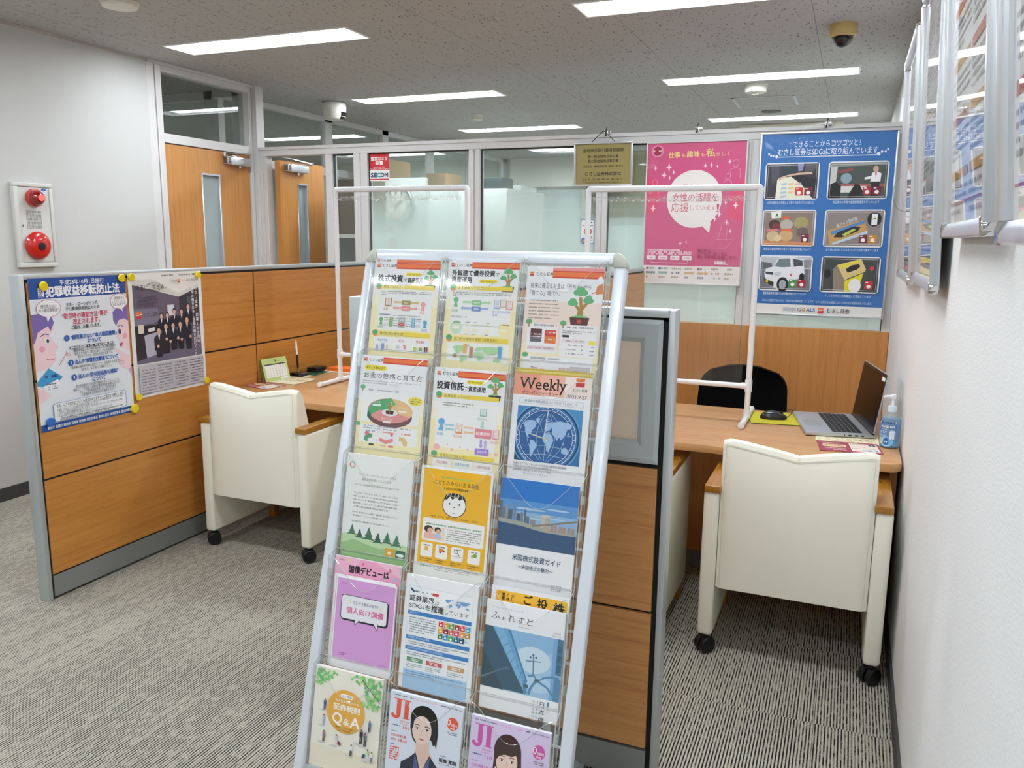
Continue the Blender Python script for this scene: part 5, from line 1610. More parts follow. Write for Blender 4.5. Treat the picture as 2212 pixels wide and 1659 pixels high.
def b_forest(P):
    for i, c in enumerate(('e5243b', 'dda63a', '4c9f38', 'c5192d', 'ff3a21', '26bde2', 'fcc30b', 'a21942', 'fd6925', 'dd1367', 'fd9d24', 'bf8b2e', '3f7e44', '0a97d9', '56c02b', '00689d', '19486a')):
        P.ring(8.5, 18, 3.6, 1.6, c, 2, i * 360 / 17, (i + 0.8) * 360 / 17, 4.6)
    P.txt('「むさしネットdeチェック」のご利用は', 20, 31, 4.6, '8b9490', w=56).txt('環境負荷低減につながります', 25, 38, 4.6, '6d8474', w=44)
    P.txt('私たちは、地球温暖化防止や環境保護に取り組んでいます', 14, 47, 3.4, '7a9a80', w=68)
    for k, (t, w) in enumerate((('むさし証券は、お客さまへの「むさしネットdeチェック」ご利用を', 67), ('お願いしています。ペーパーレス化は、紙の原料となる森林の伐採', 67), ('を減らすことができ、森林を保護することで二酸化炭素による地球', 67), ('温暖化対策にもつながります。また、紙の生産工程や輸送時に発生', 67), ('する大量の二酸化炭素排出量の削減効果も期待できます。', 55))):
        P.txt(t, 14, 60 + k * 5.3, 3.0, '7c8486', w=w)
    for t, y, w in (('社内では、電子稟議システム運用や、営業活動・社内会議でのタブレッ', 90, 68), ('ト端末利用により、ペーパーレス化を進めています。', 95.2, 50), ('地球温暖化防止や健康保護へのご協力をお願いいたします。', 104, 58)):
        P.txt(t, 14, y, 3.0, '7c8486', w=w)
    H = P.H
    P.poly([(0, 126), (10, 123), (22, 122.5), (40, 127), (55, 131), (75, 128), (100, 130), (100, H), (0, H)], 'c2dcb2')
    for x, y, s, c in ((16, 111, 1.2, '4c7f66'), (28, 116, 1.1, '3d6a58'), (42, 112, 1.5, '47785f'), (56, 118, 1.2, '37604f'), (70, 115, 1.35, '467a5f'), (84, 117, 1.35, '4a7d62')):
        fir(P, x, y, s, c)
    P.poly([(0, 140), (20, 132), (40, 137), (60, 141), (80, 136), (100, 140), (100, H), (0, H)], '9ec48a')
    P.rect(68, 137, 82, 149, 'e3a63c').ell(75, 144, 3, 2.6, 'f7ecd0').rect(84, 138, 98, 150, '3d6f58').ell(91, 145, 5.4, 2.6, 'eef4ee')
def b_books(P):
    P.rect(4, 3, 97, 139, 'f3b922')
    P.greek(28, 74, 14, 2.4, '9ec25a')
    P.txt('こどものみらい古本募金', 20, 21.5, 7.4, '2c2a22', w=62)
    P.txt('【 子供の未来応援国民運動 】', 34, 29, 3.8, '3c3218', w=36, b=0.02)
    P.ell(50, 52, 16.5, 17, '26221c').ell(50, 52, 15.5, 16, 'f6f4f2')
    P.poly([(35, 44), (38, 37), (46, 34.4), (56, 34.6), (63, 38), (66, 45), (60, 41), (57, 44), (52, 39), (47, 44), (43, 40), (39, 45)], '26221c')
    for a in range(5):
        P.line([(40 + a * 5, 36.5 - (2 if 0 < a < 4 else 0)), (38.5 + a * 5.5, 41)], 0.8, 'f6f4f2')
    P.ell(43.5, 50, 0.9, 1.6, '1c1a18', 12).ell(57, 50, 0.9, 1.6, '1c1a18', 12).ell(50, 54.5, 1.1, 0.9, '1c1a18', 10).poly([(48.4, 63.5), (50, 62), (51.8, 63.5), (50, 63)], '1c1a18')
    P.greek(18, 84, 70.5, 2.4, 'b98c1e')
    P.rr(8, 74, 94, 107, 3, 'f8f6f4').greek(13, 90, 82.6, 2.6, '84b488')
    P.rect(11, 86, 40, 104, 'f0dfd6').ell(17, 90, 6, 5, '3a2a24').ell(19, 92, 3.6, 4, 'e6b79c').ell(30, 90, 4.4, 4, '302622').ell(31, 92, 3, 3.4, 'e2b498').poly([(11, 104), (12, 96), (22, 95), (36, 102), (34, 104)], 'f0bcae').poly([(24, 100), (26, 95), (34, 96), (36, 102)], 'b9cbe4')
    P.para(43, 90, 87, 6, 3.1, 1.8, 'a6a49e', 0.7)
    for i, x in enumerate((8, 29, 51, 74)):
        P.rr(x, 110, x + 17, 130, 3, 'f8f6f2').greek(x + 4, x + 13, 113.5, 1.8, '6a665c').greek(x, x + 17, 133, 1.6, '9a7a20').greek(x, x + 12, 136, 1.6, '9a7a20')
    P.rect(14, 115, 19, 121, 'e8b44a').rect(34, 115, 40, 120, 'ec8b3a').rect(40, 117, 42, 120, '4a4038').ell(36, 121, 1.2, 1.2, '3a3430').ring(58, 116.5, 2.4, 0.7, '3c3c44', 18).line([(60, 118.5), (62.6, 121)], 1, '3c3c44').ell(81, 119, 2.4, 2.2, 'e89a4a').ell(84, 117.5, 2.8, 2.8, '6fb45a')
    P.txt('VALUE BOOKS', 52, 123, 2, '3c3c44', w=14)
    P.rect(0, 139, 100, P.H, 'f6f5f2').greek(9, 25, 143, 2.2, '8fb99a').para(28, 90, 141.6, 3, 2.4, 1.4, 'b5b4b0', 0.8)
def b_usa(P):
    P.rect(0, 0, 100, 84, '2f78c8').rect(0, 26, 100, 84, '5b97d4').rect(0, 40, 100, 84, '8fb8dd')
    for x, y, w, h in ((20, 36, 40, 3), (45, 44, 40, 2.4), (10, 47, 50, 3), (60, 33, 30, 2.4)):
        P.ell(x + w / 2, y, w / 2, h / 2, 'b3cfe8')
    for x, y, w, c in ((0, 38, 4, '5f7287'), (3, 46, 5, '6c7d8e'), (8, 42, 4, '8a98a6'), (12, 48, 6, '59687a'), (19, 40, 3.4, '6f8db0'), (23, 52, 5, '4f5d6e'), (28, 50, 4, '7b8896'), (33, 46, 2.6, '55697f'), (35, 54, 5, '6a7683'), (41, 57, 7, '8b939c')):
        P.rect(x, y - 9, x + w, 56, c)
    P.poly([(0, 51), (25, 52), (45, 55), (70, 57), (100, 60), (100, 64), (0, 57)], 'a7a9a0')
    P.rect(55, 41, 60, 57, 'c8bfb2').rect(61, 42, 66, 57, 'b9ae9f').rect(55, 40.4, 66, 43, 'd2c9bb')
    P.line([(44, 56), (60, 53), (80, 48), (100, 43)], 2.2, '8d7b6b').line([(38, 45.5), (56, 44.5)], 0.5, '8897a6').line([(66, 44), (100, 31)], 0.5, '8897a6')
    for x in (68, 72, 78, 83, 89, 94):
        P.rect(x, 52, x + 3.4, 60, 'b08d7c')
    P.rect(59, 53, 65, 63, 'b7a892')
    P.poly([(0, 56), (30, 58), (60, 62), (100, 62), (100, 84), (0, 84)], '34557c')
    for i in range(7):
        P.line([(5 + i * 13, 70 + i % 3 * 4), (16 + i * 13, 70.5 + i % 3 * 4)], 0.4, '4d6f93')
    P.txt('米国株式投資ガイド', 22, 98, 8.4, '39516f', w=62, b=0.012)
    P.txt('～米国株式の魅力～', 30, 109, 6.2, '39516f', w=45, b=0.008)
    P.txt('2021年1月', 74, 126, 3.8, '56657c', w=13).txt('むさし証券', 75, 130.6, 3.8, '56657c', w=12)
def b_pinkback(P):
    P.rect(0, 1, 100, 120, 'f2a9cb').poly([(0, 1), (40, 1), (10, 40), (0, 40)], 'f5bcd6').poly([(60, 1), (100, 1), (100, 20)], 'f6c1d9')
    P.txt('財務省', 6, 6, 3, '6d4a5c', w=8).txt('国債デビューは', 22, 18, 12.5, '17151a', w=60, b=0.034)
    P.rect(20, 3, 23, 6.6, 'f4e26a').rect(41, 6, 43.6, 9, 'e4547a').ell(83, 10, 2.2, 2.2, 'e4405c').ell(83, 10, 0.9, 0.9, 'f8dce6').poly([(86, 24), (96, 18), (95, 21), (88, 26)], 'b9c2e8').poly([(4, 10), (8, 16), (10, 24), (6, 18)], 'd9d6e2')
def b_bondpink(P):
    P.rr(2, 2, 98, 139, 3, 'dba2dc')
    P.txt('財務省', 8, 10, 3.6, '7a4f78', w=11)
    P.rr(12, 30, 90, 72, 5, '1f1c24').rr(10.5, 28.5, 88, 70, 5, '1f1c24').rr(11.5, 29.5, 87, 69, 4.4, 'f1f2f8')
    P.poly([(34, 68), (44, 68), (36, 78)], '1f1c24').poly([(35, 67.6), (43, 67.6), (36.6, 75.6)], 'f1f2f8').poly([(64, 68), (74, 68), (74, 80)], '1f1c24').poly([(65.5, 67.6), (73, 67.6), (73, 77)], 'f1f2f8')
    P.txt('マンガでまるわかり！', 30, 40, 6.4, '2c2a33', w=42, b=0.012)
    P.line([(24, 36), (27, 41)], 1.4, 'ece084').line([(78, 38), (75, 44)], 1.4, 'ece084')
    P.txt('個人向け国債', 20, 54, 11.5, 'e0609a', w=62, b=0.02)
    P.greek(12, 28, 128, 1.6, '8a5a88').greek(12, 22, 131, 1.6, '8a5a88').greek(80, 94, 134, 1.4, 'c48ac4')
SDG = ('e5243b', 'dda63a', '4c9f38', 'c5192d', 'ef402b', '27a9d9', 'fdb714', '8f1838', 'e5432f', 'dd1367', 'f89d2a', 'bf8d2c', '407f46', '1f97d4', '59ba48', '126a9f', '13496b')
def b_sdgs(P):
    P.rect(6, 16, 94, P.H, 'c8d8e8').rect(6.4, 16.4, 93.6, P.H, 'f4f6f8')
    P.poly([(8, 18), (13, 22), (13, 25), (8, 22)], '1b3f7a').greek(14, 26, 22.6, 2.4, '5a6a84').greek(30, 37, 22.4, 2.4, '7a8090').rr(38, 21, 47, 25, 1.6, 'd8404c')
    P.txt('証券業界', 7, 32.5, 9, '20242a', w=34, b=0.02).txt('は', 43, 34, 6.6, '20242a', w=5.5)
    P.txt('SDGsを', 7, 43, 8.2, '20242a', w=30, b=0.008).txt('推進', 38, 43, 10, '20242a', w=17.5, b=0.024).txt('しています', 57, 43.6, 7, '20242a', w=32)
    worldmap(P, 54, 24, 38, 14, '7ba6d8')
    for y in (53, 88, 103):
        P.rect(6.4, y - 2.6, 93.6, y + 3, '3a83c8')
    P.txt('SDGsについて', 9, 53, 3.4, 'dceaf6', w=13).txt('証券業界におけるSDGsの推進', 9, 88, 3.4, 'dceaf6', w=30).txt('証券業界におけるSDGs達成に向けた主な取組み', 9, 103, 3.4, 'dceaf6', w=50)
    P.para(9, 46, 60, 7, 3.3, 1.7, '8d98a8', 0.6)
    for i in range(17):
        x, y = 50 + (i % 6) * 7.3, 58 + (i // 6) * 8.4
        P.rect(x, y, x + 6.6, y + 7.4, SDG[i]).ell(x + 3.3, y + 4.8, 1.6, 1.5, 'f2f4f6', 10).rect(x + 0.8, y + 0.8, x + 3.6, y + 1.7, 'f2f4f6')
    P.greek(86.6, 93, 77, 1.4, '8aa8cc').greek(86.6, 93, 79.4, 1.4, '8aa8cc')
    P.para(9, 92, 94, 2, 3, 1.5, '8d98a8', 0.7).para(9, 92, 109, 2, 3, 1.5, '8d98a8', 0.6)
    for x, c in ((10, '5f9a78'), (37, 'd25a66'), (67, 'd2a06a')):
        P.rect(x, 116, x + 22, 122, c).greek(x + 5, x + 17, 118, 1.5, 'f0f2f0').greek(x + 5, x + 17, 120.2, 1.5, 'f0f2f0')
        P.para(x, x + 22, 125.4, 3, 2.4, 1.3, 'a4acb6', 0.5)
    P.rect(6.4, 133, 93.6, P.H, 'a9cbe8').para(9, 90, 136, 2, 3, 1.6, '6a8cb4', 0.5)
def b_yellowback(P):
    P.rr(6, 5, 97, 60, 3, 'f5bd3c')
    P.txt('ご', 48, 12, 13, '1c1812', 'c', b=0.03).txt('投', 66, 14, 14, '1c1812', 'c', b=0.03).txt('株', 87, 15.5, 15, '1c1812', 'c', b=0.03)
    P.vtxt('少しの', 28, 10, 4.4, '2c2416', b=0.02).vtxt('「株の', 22, 10, 4.4, '2c2416', b=0.02).vtxt('被害', 16, 9.5, 4.4, '2c2416', b=0.02).vtxt('ご', 10.6, 9, 4.4, '8a3a20', b=0.02)
def b_forestmag(P):
    P.txt('For Your Precious and Beautiful Life.', 8, 8, 3, 'c3c5cc', w=40)
    P.txt('ふ', 7, 18, 12, '2a2e38', w=11).txt('ぉ', 21, 20, 6.5, '2a2e38', w=5).txt('れ', 29, 18.5, 11, '2a2e38', w=8.5).txt('す', 41, 19, 10.5, '2a2e38', w=8.5).txt('と', 53, 19, 10.5, '2a2e38', w=8)
    P.greek(42, 58, 27, 2, 'c9ccd4').txt('Vol.40', 87, 26, 4, '9aa0ac', w=9).greek(85, 97, 29.5, 1.4, 'bcc0c8')
    P.rect(0, 32, 100, 108, '8fbbe0').rect(0, 52, 100, 108, 'a3c8e6').ell(64, 64, 22, 16, 'cfe2f2').ell(72, 92, 18, 10, 'b9d5ee')
    P.poly([(0, 32), (10, 32), (58, 107), (0, 107)], '3c5e74').poly([(0, 62), (30, 108), (0, 108)], '35505f').poly([(0, 96), (0, 99), (30, 81), (36, 82), (33, 78)], '5c7a8c')
    P.poly([(10, 32), (31, 32), (58, 92), (56, 100), (50, 95)], '6fa9d2').poly([(12, 32), (24, 32), (55, 96), (50, 95)], '82b8de').poly([(30, 32), (33, 32), (60, 92), (58, 92)], '4d86b0')
    for i in range(6):
        a = i / 6
        P.line([(18 + a * 36, 48 + a * 52), (22 + a * 34, 44 + a * 48), (27 + a * 30, 42 + a * 46)], 0.5, '3f6a8a')
    P.rect(88, 32, 93, 108, '7fa9d8').rect(93, 32, 100, 76, '4d7a98').rect(94, 40, 99, 48, '3b6682').rect(94, 52, 99, 60, '3b6682').rect(94, 64, 99, 72, '3b6682').rect(92, 80, 100, 108, '5c8db2')
    P.line([(66, 84), (65, 66), (64.5, 58)], 1.4, '5f82a4').line([(56, 66), (74, 64)], 1.2, '5f82a4')
    for x, y in ((61, 61), (64.5, 57.5), (68, 60)):
        P.ell(x, y, 1.3, 1.5, '44617c', 12)
    P.line([(60, 84), (67, 82), (72, 88), (80, 82), (90, 79), (98, 79)], 2.6, '5f92bb').line([(70, 88), (64, 98), (62, 106)], 3.2, '5f92bb').line([(72, 88), (84, 93), (94, 104)], 2.8, '5f92bb').ell(71, 87.6, 3, 2.4, '4c6b72', 14)
    P.line([(56, 90), (58, 107)], 4.6, '5c93bd').rect(55, 95, 61, 99, '4a6a70')
    P.vtxt('日本橋', 80, 115, 8, '2a303c', 9.4).vtxt('江戸東京を', 74, 113, 3.6, '8a93a4', 4.6).vtxt('めぐる時代', 69.5, 113, 3.6, '8a93a4', 4.6).rr(86, 110, 88.6, 116, 1, '4f93b8').vtxt('特集', 87.3, 119, 2.4, 'd88a9a', 3)
def b_qa(P):
    P.rect(0, 0, 100, P.H, 'f1ece0').rect(0, 118, 100, P.H, 'ece3cf')
    r = random.Random(11)
    for (cx, cy, rx, ry, n) in ((14, 11, 20, 9, 46), (8, 22, 8, 9, 18), (76, 8, 22, 8, 40), (88, 22, 14, 14, 46), (86, 40, 13, 8, 24)):
        for _ in range(n):
            a, q = r.uniform(0, 6.283), r.random() ** 0.6
            x, y = cx + rx * q * math.cos(a), cy + ry * q * math.sin(a)
            if 0.5 < x < 99 and 0.5 < y:
                P.ell(min(97, max(2.5, x)), max(2.2, y), 2.4, 1.8, r.choice(['8ed07f', '79c374', 'a9dc8f', '6fbf86']), 8, rot=r.uniform(0, 180))
    P.line([(70, 6), (82, 18), (98, 34)], 0.9, '6a5a54').line([(14, 2), (8, 8)], 0.8, '7a6a60')
    P.ell(49, 59, 28, 32, 'eab048', 40)
    pill(P, 40, 33, 59, 39, '2021年版', 'fdfbf4', '5a77a4', 0.7)
    P.txt('個人投資家のための', 33, 44, 4.2, 'fdf8ec', w=35, b=0.01).txt('証券税制', 31, 53.5, 10.5, 'fdfaf2', w=39, b=0.022)
    P.txt('Q', 31, 70, 23, 'fdfaf2', w=14, b=0.022).txt('&', 47.5, 73, 14, 'fdfaf2', w=9, b=0.02).txt('A', 57.5, 71, 22, 'fdfaf2', w=14, b=0.022)
    P.txt('一般NISA・つみたてNISA・', 34, 83, 3.4, '5c4820', w=30).txt('ジュニアNISA対応', 38.5, 87, 3.4, '5c4820', w=21)
    def fig(x, y, s, top, bot):
        P.ell(x - 3 * s, y + 14.4 * s, 4.6 * s, 0.8 * s, 'd3d2d6').rect(x - 1.2 * s, y + 6.6 * s, x - 0.1 * s, y + 14 * s, bot).rect(x + 0.2 * s, y + 6.6 * s, x + 1.2 * s, y + 13.6 * s, bot)
        P.poly([(x - 1.5 * s, y + 7.4 * s), (x - 1.7 * s, y + 2 * s), (x + 1.7 * s, y + 2 * s), (x + 1.5 * s, y + 7.4 * s)], top).ell(x, y + 0.6 * s, 0.95 * s, 1.2 * s, '7a5a4a', 12)
    for a in ((18, 47, 1.2, '4f6aa8', '4a5a80'), (18, 70, 1.2, 'b9c8e0', '9fb2d4'), (20, 94, 1.2, '9a7f86', '2c2c34'), (39, 95, 1.2, 'cfd6e4', 'e6dcd8'), (62, 104, 1.2, 'e9ebf2', '2e3038'), (86, 62, 1.2, '6f86b4', '2e3240'), (75, 78, 1.5, '26262c', '26262c'), (81, 82, 1.4, '6a7488', '3a3e4a'), (86, 104, 1.2, 'b4d4a8', 'dfe3e6'), (92, 106, 1.1, 'e3e6ea', '6a7a94')):
        fig(*a)
    P.poly([(41.6, 103), (46, 105), (46, 110), (42, 109)], '8a3a4c').poly([(80, 112), (83, 112), (82, 118), (78, 118)], '3f557c')
def b_mag(P, col, bg, no, sub, lines, woman):
    H = P.H
    P.rect(0, 0, 100, H, bg)
    P.greek(5, 33, 4, 1.6, '5a6a8c').txt('ジャパニーズ インベスター', 36, 4.2, 3.8, col, w=31).greek(70, 77, 4, 2, '5a5a74').txt('https://104ka.net', 78, 4.2, 2.8, '44466a', w=20, b=0.02)
    # display initials built from strokes
    P.rect(10, 8.5, 16, 31, col).rect(6, 8.5, 18, 9.8, col).ring(9.2, 30.5, 4.4, 4.4, col, 14, 0, 130).ell(5.4, 32.6, 2.5, 2.5, col, 16)
    P.rect(21, 8.5, 27, 35, col).rect(18.6, 8.5, 29.4, 9.8, col).rect(18.6, 33.8, 29.4, 35, col)
    P.txt('Japanese', 16.5, 38.3, 4, col, w=12.5).txt('Investor', 16.5, 42, 4, col, w=10)
    P.greek(5, 17, 46, 2, '5a6a9c').txt(no, 21, 47, 6.4, col, w=9, b=0.008)
    P.greek(5, 14, 54.5, 1.6, 'a0a8c0')
    P.txt('注目の新規上場', 5, 60, 4.4, col, w=21, b=0.01).txt('（IPO）' + sub, 5, 66, 4.4, col, w=23, b=0.01)
    P.greek(5, 11, 73, 1.8, '5a6a9c').para(5, 18, 77, 6, 3.3, 2.2, col, 0.9)
    P.ell(87, 25, 7.4, 8.8, col, 30).txt('0', 79.4, 23.4, 12, 'fbf6f4', w=5.2).txt('YEN', 85, 26.5, 4.6, 'fbf6f4', w=8, b=0.02).txt('FREE', 84.6, 31, 3.4, 'fbf6f4', w=6, b=0.02)
    P.greek(81, 94, 37, 1.4, '7a7a88').greek(83, 94, 39.4, 1.4, '7a7a88')
    skin, hair = ('f0d2c4', '43292a') if woman else ('ecd3c8', '141418')
    cx = 50
    if woman:
        P.ell(cx - 1, 34, 17, 21, hair, 36).poly([(33, 34), (32, 60), (34, 84), (44, 92), (60, 92), (68, 84), (68, 58), (66, 34)], hair)
        P.poly([(42, 62), (58, 62), (60, 78), (66, 84), (52, 98), (36, 86), (41, 78)], 'e9c6b6').ell(cx - 1, 47, 13.2, 19, skin, 36)
        P.poly([(34, 40), (37, 28), (46, 22), (56, 22), (63, 30), (65, 44), (60, 36), (54, 39), (47, 38), (40, 40), (36, 46)], hair)
        for x in (42.6, 55.2):
            P.ell(x, 45.5, 2.7, 1.5, 'f8f4f2', 16).ell(x, 45.5, 1.3, 1.4, '2a1c1c', 14).line([(x - 3, 44.4), (x, 43.6), (x + 3, 44.6)], 0.6, '2c1e1e').line([(x - 3.4, 41), (x, 39.8), (x + 3.2, 41)], 1, '5c3c36')
        P.line([(49, 47), (48.2, 52), (50, 53)], 0.6, 'd4a896').poly([(44, 57), (49, 58), (54, 56.6), (52, 61), (47, 61.4)], 'c4545c').poly([(45.2, 57.6), (49, 58.4), (53, 57.2), (50, 60), (47.6, 60)], 'f8f2f0')
        for x in (35.6, 63):
            P.ell(x, 57, 1.1, 2.2, 'f6f2f4', 10)
        P.poly([(20, H), (22, 96), (30, 86), (40, 82), (50, 98), (60, 84), (72, 92), (78, H)], '1f1f26').line([(40, 84), (50, 99), (52, H)], 0.6, '4a4a54')
    else:
        P.ell(cx - 1, 30, 18.5, 20, hair, 36).poly([(31, 28), (31, 44), (35, 58), (40, 64), (44, 50), (64, 56), (68, 64), (69, 44), (68, 30)], hair)
        P.poly([(40, 58), (58, 58), (59, 72), (64, 78), (50, 100), (38, 80), (41, 72)], 'e3c3b6').ell(cx - 3, 44, 13.2, 19.5, skin, 36)
        P.poly([(32, 44), (33, 24), (42, 14), (56, 14), (66, 26), (67, 46), (60, 34), (58, 26), (50, 20), (41, 22), (36, 30), (35, 44)], hair).poly([(62, 34), (68, 34), (67, 56), (64, 62), (61, 56)], hair)
        for x in (40.6, 54):
            P.ell(x, 42.5, 2.7, 1.35, 'f6f2f0', 16).ell(x, 42.5, 1.35, 1.35, '201818', 14).line([(x - 2.9, 41.6), (x, 40.8), (x + 2.9, 42)], 0.55, '2a2020').line([(x - 3.4, 38.4), (x, 37.2), (x + 3.6, 38.8)], 1.1, '241c1c')
        P.line([(47.6, 43), (46.4, 50), (48.6, 51)], 0.6, 'cfa594').poly([(43, 56), (47, 55), (51.4, 56.4), (47.4, 58.6)], 'cc857c').line([(43.4, 56.3), (51, 56.6)], 0.4, '9a5a54')
        P.poly([(18, H), (22, 94), (32, 86), (41, 76), (50, 100), (60, 76), (72, 90), (84, 98), (90, H)], '232a3c').poly([(40, 77), (36, H), (56, H), (61, 77), (49, 104)], '4f5f94').poly([(43, 80), (50, 104), (58, 79), (56, 74), (45, 74)], 'e3c3b6').line([(38, 84), (46, 108)], 0.6, '151a26').line([(64, 82), (55, 108)], 0.6, '151a26')
    if lines:
        P.greek(74, 82, 71, 1.6, '8a90a4').txt(lines, 73, 77, 6, '22242e', w=23, b=0.02).greek(73, 96, 82, 1.4, '8a90a4')

# ------------------------------------------------------------------ leaflet rack
RK = Matrix(((1, 0, 0, -1.164), (0, 0.2917, -0.9565, 1.85), (0, 0.9565, 0.2917, 1.44), (0, 0, 0, 1)))   # x across, y up the slope, z out
def rp(u, v, n):
    return RK @ Vector((u, -v, n))
rack = thing('leaflet_rack', 'tall white leaflet rack with clear pockets full of printed leaflets', 'leaflet rack', (-0.82, 1.62, 0))
RAIL = pm('white_rail', 'dfe5ee', 0.3, 0.1, coat=0.2, var=0.01)
CAPM = pm('corner_cap_grey', 'c5c6ba', 0.35, var=0.02)
def slope_bar(u0, v0, u1, v1, n0, n1, name, m, bevel=0.006, seg=3):
    b = MB()
    vs = [rp(u, v, n) for u in (u0, u1) for v in (v0, v1) for n in (n0, n1)]
    b.add(vs, [(0, 1, 3, 2), (4, 6, 7, 5), (0, 4, 5, 1), (2, 3, 7, 6), (0, 2, 6, 4), (1, 5, 7, 3)])
    return b.build(name, m, rack, bevel=bevel, seg=seg)
VB = 1.44 / 0.9565
slope_bar(0.0, 0.03, 0.027, VB - 0.02, -0.005, 0.026, 'side_rail', RAIL)
slope_bar(0.663, 0.03, 0.692, VB - 0.02, -0.005, 0.026, 'side_rail', RAIL)
slope_bar(0.03, -0.004, 0.662, 0.024, -0.005, 0.026, 'top_rail', RAIL)
for s, u in ((1, 0.0), (-1, 0.692)):
    pts = []
    for a in range(0, 91, 15):
        pts.append((u + s * (0.03 - 0.03 * math.sin(math.radians(a))), -(0.026 - 0.03 * math.cos(math.radians(a)))))
    pts += [(u + s * 0.001, -0.031), (u + s * 0.031, -0.031)]
    pts = [(p[0], p[1]) for p in pts]
    b = MB().prism(pts, 'z', -0.006, 0.027)
    b.v = [tuple(RK @ Vector(p)) for p in b.v]
    b.build('corner_cap', CAPM, rack, bevel=0.003, seg=2)
rb = MB()
for i in range(5):
    vs = [rp(u, v, n) for u in (0.026, 0.664) for v in (1.283 + i * 0.016, 1.283 + i * 0.016 + 0.0125) for n in (0.0, 0.02)]
    rb.add(vs, [(0, 1, 3, 2), (4, 6, 7, 5), (0, 4, 5, 1), (2, 3, 7, 6), (0, 2, 6, 4), (1, 5, 7, 3)])
rb.build('bottom_rail', SILVER, rack, bevel=0.003)
for r in range(5):
    for dv in (0.075, 0.145):
        a, b = rp(0.024, 0.026 + 0.2525 * r + dv, -0.028), rp(0.668, 0.026 + 0.2525 * r + dv, -0.028)
        MB().tube([a, b], 0.0035, 8).build('cross_rod', PVC, rack)
for u in (0.2, 0.49):
    p0 = rp(u, 0.35, -0.012)
    MB().tube([p0, (p0.x, 1.93, 0.03), (p0.x, 1.955, 0.014)], 0.011, 10).build('rear_leg', RAIL, rack)
    MB().lathe([(0.012, 0.0), (0.016, 0.001), (0.016, 0.016), (0.01, 0.02)], (p0.x, 1.955, 0), n=14).build('rubber_foot', BLACK, rack)
    q = rp(0.014 if u < 0.3 else 0.678, VB - 0.02, 0.01)
    MB().lathe([(0.014, 0.0), (0.02, 0.001), (0.02, 0.022), (0.012, 0.026)], (q.x, q.y + 0.005, 0), n=14).build('rubber_foot', BLACK, rack)

TIL = math.radians(6.0)
dirD = Vector((0, -0.2917, -0.9565)) * math.cos(TIL) - Vector((0, -0.9565, 0.2917)) * math.sin(TIL)
def pocket_frame(u, v, n):
    return frame(rp(u, v, n), (1, 0, 0), -dirD)
PW, PH = 0.206, 0.288
VROW = (0.018, 0.270, 0.520, 0.776, 1.036)
UCOL = (0.0265, 0.2375, 0.4475)
def notch(t):
    return 0.004 + 0.072 * (math.sin(math.pi * t) ** 1.7)
def pocket(u, v):
    M = pocket_frame(u, v, 0.040)
    D = -0.028
    b = MB()
    T = [(0.004, 0.0)]
    nx = [0.004 + (PW - 0.008) * i / 28 for i in range(29)]
    curve = [(x, -notch(i / 28)) for i, x in enumerate(nx)]
    # front plate as strips below the scooped edge
    for i in range(28):
        (x0, y0), (x1, y1) = curve[i], curve[i + 1]
        b.add([(x0, y0, 0), (x1, y1, 0), (x1, -PH, 0), (x0, -PH, 0)], [(3, 2, 1, 0)], 0)
    b.add([(0, 0.012, D), (PW, 0.012, D), (PW, -PH, D), (0, -PH, D)], [(3, 2, 1, 0)], 0)
    for x in (0.0, PW):
        b.add([(x, 0.012, D), (x, -0.004, 0), (x, -PH, 0), (x, -PH, D)], [(0, 1, 2, 3)], 0)
    b.tube([(x, y, 0.0) for x, y in curve], 0.0006, 5, 1)
    for x in (0.0012, PW - 0.0012):
        b.box(x - 0.0012, -PH, -0.001, x + 0.0012, -0.003, 0.0009, 1)
        b.box(x - 0.001, -PH, D - 0.001, x + 0.001, 0.012, D + 0.001, 1)
        b.tube([(x, 0.012, D), (x, -0.003, 0)], 0.0011, 5, 1)
        for yy in (-0.045, -0.125, -0.205):
            b.box(x - 0.004, yy - 0.010, -0.016, x + 0.004, yy + 0.010, -0.004, 1)
    b.box(0, 0.0108, D - 0.001, PW, 0.0124, D + 0.001, 1)
    b.box(0, -PH - 0.001, D, PW, -PH + 0.001, 0, 0)
    b.v = [tuple(M @ Vector(p)) for p in b.v]
    return b.build('pocket', [ACRYL, ACEDGE], rack, smooth=True)
for v in VROW:
    for u in UCOL:
        pocket(u, v)
PGW, PGH = 0.189, 0.268
def page(r, c, fn, name, label, cat, dv=0.0, du=0.0, n=0.026, w=PGW, h=PGH, thick=0.005, paper='f3f3f6', gloss=True, eps=1.4e-5):
    M = pocket_frame(UCOL[c] + 0.0075 + du, VROW[r] + dv, n)
    M = M @ Matrix.Translation((0, 0, 0))
    P = Print(w, h, paper, thick, eps=eps, ys=(0.85, 0.88, 0.96)[c])
    fn(P)
    return P.build(name, INKG if gloss else INK, M, label, cat, 'printed leaflets in the clear rack pockets')
page(0, 0, b_stock, 'leaflet', 'white and yellow leaflet about share investing, top row left pocket', 'leaflet', 0.006, 0)
page(0, 1, b_bond, 'leaflet', 'white and yellow leaflet about foreign bonds, top row middle pocket', 'leaflet', 0.006)
page(0, 2, b_save, 'leaflet', 'peach leaflet with a watering can and bonsai, top row right pocket', 'leaflet', 0.016)
page(1, 0, b_money, 'leaflet', 'leaflet with a green, pink and tan ring chart, second row left pocket', 'leaflet', 0.004)
page(1, 1, b_fund, 'leaflet', 'white and yellow leaflet about investment trusts, second row middle pocket', 'leaflet', 0.020)
page(1, 2, b_weekly, 'booklet', 'weekly booklet with a blue world map clock, second row right pocket', 'booklet', 0.007)
page(2, 0, b_forest, 'leaflet', 'white leaflet with green fir trees along its lower edge', 'leaflet', 0.003, 0, paper='eef0ee')
